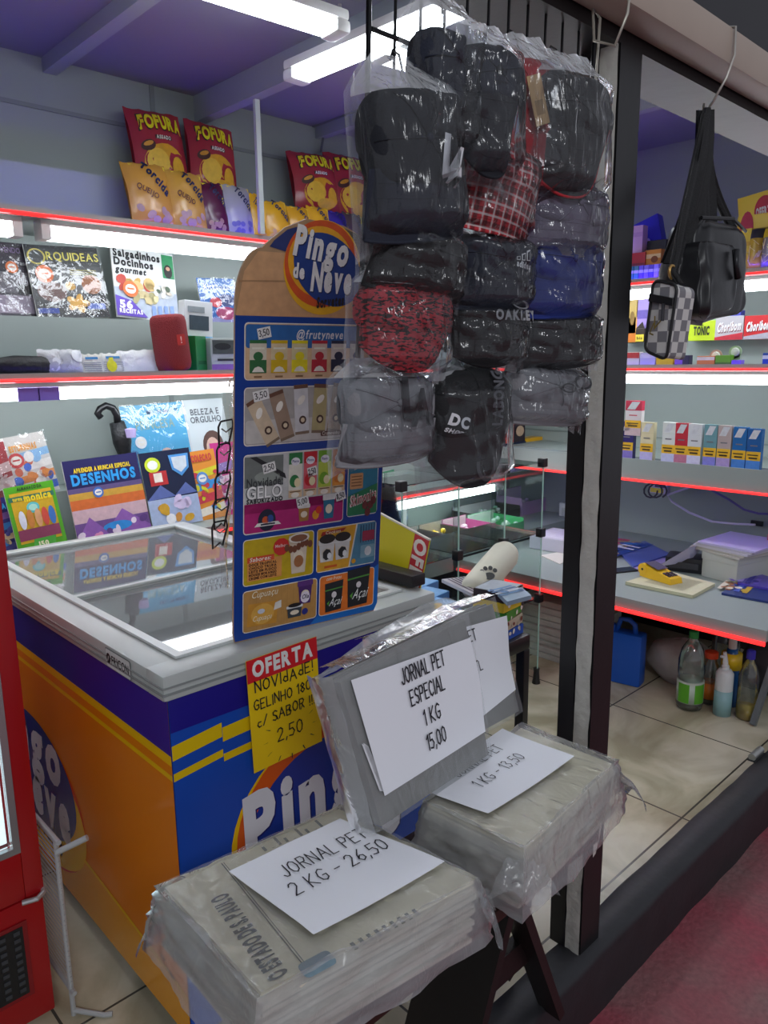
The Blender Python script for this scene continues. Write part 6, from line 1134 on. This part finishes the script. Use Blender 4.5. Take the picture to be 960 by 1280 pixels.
for i, x in enumerate(GX):
    for z in GZ: q = B(TM); q.box((x-.018, GY0-.012, z-.02), (x+.018, GY0+.02, z+.02), CLIPM, bev=.004); q.build('corner_clip', t)
    q = B(TM); q.lathe([(.02, 0), (.016, .02), (.013, .06), (.015, .075)], CLIPM, (x, GY0+.005, 0), 12); q.build('foot', t)
    q = B(TM); q.lathe([(.02, 0), (.013, .06)], CLIPM, (x, GY1-.02, 0), 12); q.build('foot', t)
# folded newspapers stacked on the floor under the counter
rn = random.Random(4); base = at(688, 842, 'z', 0)+Vector((.30, .12, 0))
for k in range(9):
    q = B(Matrix.Translation(base+Vector((rn.uniform(-.01, .01), rn.uniform(-.01, .01), .034*k))) @ RZ(rn.uniform(-3, 3))); q.box((-.16, -.22, 0), (.16, .2, .031), mat('b4b6b0', .8, noise_amt=.2, scale=30, bump=.4), bev=.006); tag(q.build('folded_newspaper', smooth=2), 'folded grey newspaper in the stack on the floor behind the glass cubes', 'newspaper', 'newspaper stack under the counter')
# black side table carrying boxes
TX, TY_, TZ2 = at(664, 792, 'z', .58).x, at(664, 792, 'z', .58).y, .58
BT = mat('101114', .35)
t = thing('side_table', 'black metal side table right of the freezer carrying boxes', 'table', (TX-.25, TY_+.2, 0)); TM = TR(-(TX-.25), -(TY_+.2), 0)
q = B(TM); q.box((1.43, TY_, TZ2-.055), (TX, TY_+.48, TZ2), BT, bev=.012); q.build('tabletop', t, smooth=2)
for x, y in ((TX-.035, TY_+.002), (TX-.035, TY_+.38), (1.44, TY_+.002), (1.44, TY_+.38)): q = B(TM); q.box((x, y, 0), (x+.033, y+.035, TZ2-.054), BT, bev=.004); q.build('leg', t)
BB = mat('5a9ad8', .35)
for i, (x, y) in enumerate(((1.85, 1.635), (1.92, 1.75), (1.99, 1.865))):
    q = B(frame((x-.1, y, TZ2+.0005), (1, .15, 0), (0, 0, 1))); q.box((-.16, -.05, 0), (.12, .052, .12), BB, bev=.002); q.e = .0008; q.M = q.M @ TR(0, 0, .12); q.rect(-.158, -.048, .118, .05, '8ab8e4', 1); q.ell(.02, .0, .05, .022, 'f0b83a', 2, 14); q.ell(.02, .0, .025, .012, 'f8dc6a', 3, 12); q.poly([(-.15, -.04), (-.05, -.045), (-.1, .03)], 'd0e2f0', 2)
    tag(q.build('blue_box'), ('nearest', 'middle', 'farthest')[i]+' of three sky-blue boxes with a sun emblem on the black table', 'box', 'sky-blue boxes on the side table')
mx, my = TX-.09, TY_+.075
for i, (c_, d_) in enumerate((('2a5ab8', '1c3a88'), ('c8b8a0', '7a3a2a'), ('4a9a3a', 'e07a2a'), ('e0c02c', '2a2a2c'), ('3a2a28', 'c8b098'))):
    q = B(frame((mx-.03, my+.03, TZ2+.001+.034*i), (1, .1+.08*(i % 3), 0), (0, 0, 1))); q.box((-.03, -.09, 0), (.10, .03, .032), mat(c_, .35)); q.e = .001
    q.M = q.M @ TR(.035, -.0905, 0) @ RX(90); blobs(q, .13, .03, 6, (c_, d_, 'e8e0d0'), -.45, .2, .45, .9, .06, 1, i)
    q.M = frame((mx-.03, my+.03, TZ2+.001+.034*i+.032), (1, .1+.08*(i % 3), 0), (0, 0, 1)); q.rect(-.027, -.087, .097, .027, 'a8b0b8' if i == 4 else d_, 1)
    tag(q.build('boxed_game'), ('blue', 'beige and brown', 'green and orange', 'yellow and black', 'dark brown')[i]+' flat box in the pile on the corner of the black table', 'box', 'flat boxes on the side table')
flat('striped leaflet pack lying across the sky-blue boxes', [(590, 742), (625, 735), (600, 718), (552, 724)], TZ2+.145, .012, 'c8c4c8', lambda q, w_, h_: [q.rect((-.45+.12*k)*w_, -.45*h_, (-.40+.12*k)*w_, .45*h_, '5a4a5a', 1) for k in range(8)], 'leaflet_pack', 'paper')
flat('blue and white magazine at the right end of the black table', [(634, 752), (664, 744), (652, 734), (622, 740)], TZ2+.185, .014, '8fa6b8', a_generic(('6a90b8', 'c8d0d8', '4a6a90'), seed=41, n=8), group=None)
# white roll with a paw print
a, b_ = at(594, 736, 'y', 1.64), at(634, 690, 'y', 1.70)
t = thing('pad_roll', 'cream roll of pet pads with a paw print leaning across the display', 'roll', a); ax = (b_-a); L_ = ax.length; Rm = ax.normalized().to_track_quat('Z', 'Y').to_matrix()
CR = mat('d9d6c2', .6)
q = B(); q.lathe([(.001, -.02), (.042, -.02), (.053, 0), (.055, L_*.5), (.055, L_*.9), (.046, L_), (.001, L_+.004)], CR, n=24, axis=Rm); q.build('roll_body', t, smooth=True)
vw = (CAMP-a).normalized(); vw = (vw-ax.normalized()*vw.dot(ax.normalized())).normalized(); q = B(frame(ax*.12+vw*.057, ax.cross(vw) * -1 if ax.cross(vw).z > 5 else ax.cross(vw), vw)); q.M = frame(ax*.16+vw*.0565, (1, -.9, .1), vw); q.e = .001
q.ell(0, -.012, .02, .016, '22221f', 1, 14)
for x_, y_ in ((-.022, .010), (-.008, .022), (.010, .022), (.024, .010)): q.ell(x_, y_, .008, .010, '22221f', 1, 10)
q.build('paw_print', t)
# open candy trays along the back counter
zc = CZ+.0505
def tray(label, tx, ty, w_, d_, h_, out_, inn, fill, seed, label_t=None, lift=0):
    M = Matrix.Translation(Vector((tx, ty, zc+lift))); t = thing('candy_tray', label, 'tray', M, 'open candy trays on the back counter'); q = B(); th = .003; mo = mat(out_, .4)
    for a, c in (((0, 0, 0), (w_, th, h_*.75)), ((0, d_-th, 0), (w_, d_, h_*1.25)), ((0, th, 0), (th, d_-th, h_)), ((w_-th, th, 0), (w_, d_-th, h_)), ((th, th, 0), (w_-th, d_-th, .003))): q.box(a, c, mo)
    q.box((th, d_-th-.002, .003), (w_-th, d_-th, h_*1.22), mat(inn, .5)); q.e = .001
    if label_t: q.M = TR(w_/2, 0, 0) @ RX(90); q.txt(label_t, 0, h_*.2, h_*.35, 'f0e8f0', 1, w=w_*.6, bold=2)
    q.build('tray_box', t)
    rn_ = random.Random(seed); q = B()
    for k in range(22): c = (th+.02+(w_-.05)*rn_.random(), .02+(d_-.05)*rn_.random(), .012+h_*.55*rn_.random()); q.lathe([(.002, -.012), (.014, -.006), (.014, .006), (.002, .012)], mat(rn_.choice(fill), .25), c, 7, axis=Matrix.Rotation(rn_.random()*3, 3, 'X') @ Matrix.Rotation(rn_.random()*3, 3, 'Y'))
    o = q.build('wrapped_candy', t); o['kind'] = 'stuff'
TXS = [at(p, 684, 'y', 2.505).x for p in (519, 541, 562, 591, 622, 656)]; TWD = [TXS[i+1]-TXS[i]-.014 for i in range(5)]
tray('dark open candy tray, leftmost on the back counter', TXS[0], 2.505, TWD[0], .2, .07, '2c2a2c', 'c8c0b8', ('b83a3a', 'e0dcd8'), 1)
tray('dark open tray of red and white candies', TXS[1], 2.505, TWD[1], .22, .08, '4a4648', 'd8d4cc', ('c83a48', 'ece8e4', 'b0a8a4'), 2)
tray('dark open tray of yellow candies behind the glass cubes', TXS[2], 2.505, TWD[2], .22, .08, '44403c', 'd0ccc4', ('f0cc1c', 'e8b81c', 'f4dc4a'), 3)
tray('magenta open candy tray behind the glass cubes', TXS[3], 2.505, TWD[3], .22, .08, 'b8508a', 'e8e4e0', ('e8d0dc', 'd8c8d0'), 4, '22')
tray('green and white open candy tray right of the magenta one', TXS[4], 2.505, TWD[4], .22, .075, '3a9a60', 'e4e8e2', ('e0ece4', 'c8dcd0'), 5)
tb0, tb1, tb2 = (at(p, 660, 'y', 2.76).x for p in (597, 652, 692))
tray('dark tray of silver and green wrapped candies at the back', tb0, 2.76, tb1-tb0-.02, .2, .07, '3c3836', 'c8c8c4', ('dfe6e2', '8fc0a0', 'c8d4cc'), 6)
tray('lilac tray of pale candies, rightmost at the back', tb1, 2.76, tb2-tb1-.02, .2, .11, 'b894bc', 'd8c8dc', ('e0d8e4', 'c8b8d0'), 7)
flat('pale loose paper on the counter left of the corner post', [(700, 705), (716, 694), (708, 688), (676, 694)], CZ+.004, .003, 'cfcac0', None, 'loose_paper', 'paper')
M = frame(at(700, 684, 'z', CZ+.001), (1, .1, 0), (0, 0, 1))
q = B(M); q.box((-.12, -.1, 0), (.14, .12, .07), mat('b9b6c6', .5), bev=.004); q.e = .001; q.M = M @ TR(0, 0, .07); q.rect(-.1, -.08, .12, .1, 'd0ccdc', 1); tag(q.build('paper_ream'), 'pale ream of papers on the counter just left of the corner post', 'paper')
q = B(frame(at(709, 640, 'x', 4.0), (0, -1, 0), (-1, 0, 0))); q.box((-.04, -.06, 0), (.04, .06, .03), mat('c4c8c8', .3), bev=.005); q.e = .001; q.rr(-.02, -.03, .02, .03, 'a8acac', 31, .004); tag(q.build('wall_switch', smooth=2), 'small white switch box on the right wall left of the corner post', 'switch')
# yellow OFERTA sign propped on the freezer's right rim, seen from the side; black rail under it
t = None
s0, s1 = at(470, 640, 'x', 1.46), at(537, 676, 'x', 1.46); sb = at(512, 732, 'x', 1.46)
M = frame(s1, (s1-s0), (-1, 0, 0.02)); xdir = (s1-s0).normalized(); Lw = .34; hh = .17
q = B(M); q.e = .001; q.box((-Lw, -hh, -.004), (0, 0, 0), mat('d9d21a', .45)); q.box((-Lw, -.0, -.006), (0, .004, .002), 'd8d4c8'); q.rect(-.055, -hh, 0, 0, mat('c8303a', .4), 1); q.txt('OFERTA', -.048, -.008, .042, 'efe8e0', 2, w=.25, bold=2, rot=-math.pi/2, align='l')
tag(q.build('offer_card'), 'yellow OFERTA sign turned sideways behind the ice-cream poster', 'sign')
q = B(); a, b_ = at(470, 700, 'z', .93), at(517, 727, 'z', .93); q.box((FX1-.04, b_.y-.0, .9125), (FX1+.012, b_.y+.55, .945), mat('17181b', .4), bev=.004); tag(q.build('black_rail', smooth=2), 'black square rail lying on the right rim of the freezer', 'rail')
# ================================================================ HANGING BAGS AT THE OPENING
HY = .80
def hp(x, y, d=HY): return at(x, y, 'y', d)
LEA = mat('17181b', .38, noise_amt=.2, scale=12, bump=.2); STR = mat('141416', .7, bump=.3, scale=200)
o = hp(885, 300); t = thing('shoulder_bag', 'black shoulder bag hanging by its strap from the cream rail', 'bag', o); T = lambda x, y, d=HY: hp(x, y, d)-o
x0_, x1_, zt, zb = T(836, 300).x, T(922, 300).x, T(900, 285).z, T(890, 402).z
wd = x1_-x0_; cx = (x0_+x1_)/2; zt = T(900, 278).z
def lobe(name, cx_, w_, z0, z1, dp, y_, sd):
    def f(u, v):
        a = u*2*math.pi; cy = 2*v-1; pr = (1-abs(cy)**7)**.28; sx = abs(math.cos(a))**.35*math.copysign(1, math.cos(a)); sy = abs(math.sin(a))**.55*math.copysign(1, math.sin(a))
        return (cx_+sx*w_*.5*pr*(.93+.07*min(1, (1-v)*3))+.007*nz(u*9, v*3, sd), y_+sy*dp*pr*(1.1-.3*v)+.010*nz(u*16, v*3, sd+2), z0+(z1-z0)*v+.010*sx*(1-v))
    q = B(); q.grid(f, 64, 26, LEA); return q.build(name, t, smooth=True)
lobe('bag_body', cx+wd*.12, wd*.78, zb, zt, .055, .015, 2); lobe('front_pocket', cx-wd*.26, wd*.5, zb+.005, T(860, 306).z, .038, -.05, 5)
q = B(); q.tube([(cx-wd*.27, -.03, zt-.012), (cx+wd*.1, -.045, zt-.002), (cx+wd*.48, -.02, zt-.012)], .004, mat('2c2d30', .4, metal=.4), n=6); q.build('zip', t)
q = B(); q.tube([T(868, 318)+Vector((0, -.09, 0)), T(866, 335)+Vector((0, -.094, 0)), T(869, 352)+Vector((0, -.094, 0))], [.008, .006, .008], mat('2c2d30', .35, metal=.5), n=8); q.build('zip_pull', t, smooth=True)
def strap(pts, wd_, m, nm, par, dep=.0025):
    q = B(); n = len(pts); pts = [Vector(p) for p in pts]
    for s in (0, 1):
        q.grid(lambda u, v: tuple(pts[min(n-1, int(round(v*(n-1))))]+Vector(((u-.5)*wd_[min(n-1, int(round(v*(n-1))))]*(1 if s else -1), dep*(s*2-1)*-1+.006*math.cos(u*9), 0))), 8, n-1, m)
    return q.build(nm, par, smooth=True)
tp = T(884, 138)
def lerp_pts(a, b_, n=8, bow=0): return [Vector(a).lerp(Vector(b_), i/n)+Vector((0, bow*math.sin(math.pi*i/n), 0)) for i in range(n+1)]
strap(lerp_pts(tp+Vector((-.010, -.006, 0)), T(838, 330), 10, -.02), [.03+.045*min(1, i/6) for i in range(11)], STR, 'strap', t); strap(lerp_pts(tp+Vector((.0, .012, 0)), T(882, 300), 10, .0), [.04+.05*min(1, i/6) for i in range(11)], STR, 'strap', t); strap(lerp_pts(tp+Vector((.018, .014, 0)), T(914, 284), 10, .02), [.03]*11, STR, 'strap', t)
q = B(); c = T(862, 332)+Vector((0, -.07, 0)); q.tube([c+Vector((.014*math.cos(a*.628), 0, .018*math.sin(a*.628))) for a in range(10)], .003, mat('8a8c90', .25, metal=.9), n=6, closed=True); q.build('strap_ring', t, smooth=True)
o2 = hp(835, 400, .69); t = thing('checkered_bag', 'small white and grey checkered shoulder bag hanging in front of the black bag', 'bag', o2); T2 = lambda x, y, d=.69: hp(x, y, d)-o2
def check_mat():
    m = bpy.data.materials.new('checkered_canvas'); m.use_nodes = True; nt = m.node_tree; p = nt.nodes['Principled BSDF']; p.inputs['Roughness'].default_value = .5; tc = nt.nodes.new('ShaderNodeTexCoord'); mp = nt.nodes.new('ShaderNodeMapping'); mp.inputs['Location'].default_value = (.61, .0, .2); ck = nt.nodes.new('ShaderNodeTexChecker'); ck.inputs['Scale'].default_value = 50; ck.inputs[1].default_value = lin('c9c8c4'); ck.inputs[2].default_value = lin('77767a'); nt.links.new(tc.outputs['Object'], mp.inputs[0]); nt.links.new(mp.outputs[0], ck.inputs[0]); nt.links.new(ck.outputs[0], p.inputs['Base Color']); return m
CK = check_mat()
fl = [T2(*p) for p in ((805, 436), (831, 449), (846, 362), (842, 352), (816, 350))]
nF = Vector((-1, .1, 0)).normalized()
f4 = [plane_pt(*p, o2, nF)-o2 for p in ((806, 438), (833, 450), (847, 356), (817, 350))]
dv = Vector((.062, -.006, -.004))
q = B(); back = [p+dv for p in f4]
def rnd_quad(P, k=5):
    out = []
    n = len(P)
    for i in range(n):
        p0, p1, p2 = P[i-1], P[i], P[(i+1) % n]; a = p1+(p0-p1).normalized()*.014; b2 = p1+(p2-p1).normalized()*.014
        for j in range(k+1): u = j/k; out.append(a*(1-u)**2+p1*2*u*(1-u)+b2*u*u)
    return out
FR = rnd_quad(f4); BK = [p+dv for p in FR]; n = len(FR); ctr = sum(FR, Vector((0, 0, 0)))/n
q.add(FR+[ctr+nF*.001], [(i, (i+1) % n, n) for i in range(n)], CK); q.add(FR+BK, [(i, n+i, n+(i+1) % n, (i+1) % n) for i in range(n)], CK); q.add(BK, [tuple(range(n-1, -1, -1))], CK); q.build('bag_body', t)
PIP = mat('141416', .4)
q = B(); q.tube(FR, .0032, PIP, n=6, closed=True); q.build('piping', t, smooth=True)
q = B(); a, b_ = f4[0].lerp(f4[3], .70), f4[1].lerp(f4[2], .72); up_ = (f4[3]-f4[0]).normalized()*.014; q.hexa([a+nF*.008, b_+nF*.008, b_-nF*.004, a-nF*.004, a+up_+nF*.010, b_+up_+nF*.010, b_+up_-nF*.004, a+up_-nF*.004], PIP); q.build('zip_band', t)
q = B(); c = a.lerp(b_, .68)+nF*.013; q.box(c+Vector((-.004, -.003, -.03)), c+Vector((.004, .001, .002)), mat('4a4a4e', .3, metal=.6), bev=.0015); q.build('zip_pull', t)
q = B(); c = f4[0].lerp(f4[1], .5).lerp(f4[3].lerp(f4[2], .5), .38)+nF*.013; M_ = frame(c, f4[1]-f4[0], (f4[1]-f4[0]).cross(f4[3]-f4[0])); q.M = M_; q.e = .0008
gd = mat('c8b068', .25, metal=.7); q.txt('V', .0, -.004, .024, gd, 3, w=.020, bold=0); q.txt('L', -.001, -.014, .022, gd, 4, w=.010, bold=0); q.build('emblem', t)
sp = [T2(838, 352)+dv*.5, T2(840, 340, .70), T2(846, 318, .71), T2(856, 270, .735), hp(872, 200, .785)-o2, hp(883, 142, .79)-o2]
strap(sp, [.012, .014, .02, .035, .04, .03], STR, 'strap', t); q = B(); q.tube([sp[1]+Vector((.011*math.cos(a*.628), 0, .012*math.sin(a*.628))) for a in range(10)], .0028, mat('c09a5a', .3, metal=.8), n=6, closed=True); q.build('strap_ring', t, smooth=True)
# hooks on the cream rail
def hook(px, py, label):
    p = hp(px, py, .80); zr_ = 2.183; q = B(); q.tube([(p.x+.01, .84, zr_+.0), (p.x+.012, .80, zr_+.006), (p.x+.01, .757, zr_-.006), (p.x+.002, .752, 2.12), (p.x-.012, .76, p.z+.05), (p.x-.018, .782, p.z+.008), (p.x-.008, .80, p.z-.006), (p.x+.012, .815, p.z+.0), (p.x+.022, .82, p.z+.02)], .0028, mat('b8b4ac', .3, metal=.6), n=6); tag(q.build('wire_hook', smooth=True), label, 'hook')
hook(885, 137, 'bent wire hook on the cream rail holding the two shoulder bags'); 
p = hp(747, 62, .80); q = B(); q.tube([(p.x+.035, .80, 2.185), (p.x+.03, .755, 2.165), (p.x+.012, .752, 2.08), (p.x-.002, .765, 2.03), (p.x-.012, .80, 2.045), (p.x-.004, .81, 2.10), (p.x+.004, .80, 2.085), (p.x-.006, .80, 1.9), (p.x-.026, .81, 1.74)], .0026, mat('b0aca0', .3, metal=.5), n=6); tag(q.build('wire_hook', smooth=True), 'twisted wire loop on the cream rail beside the corner post top', 'hook')
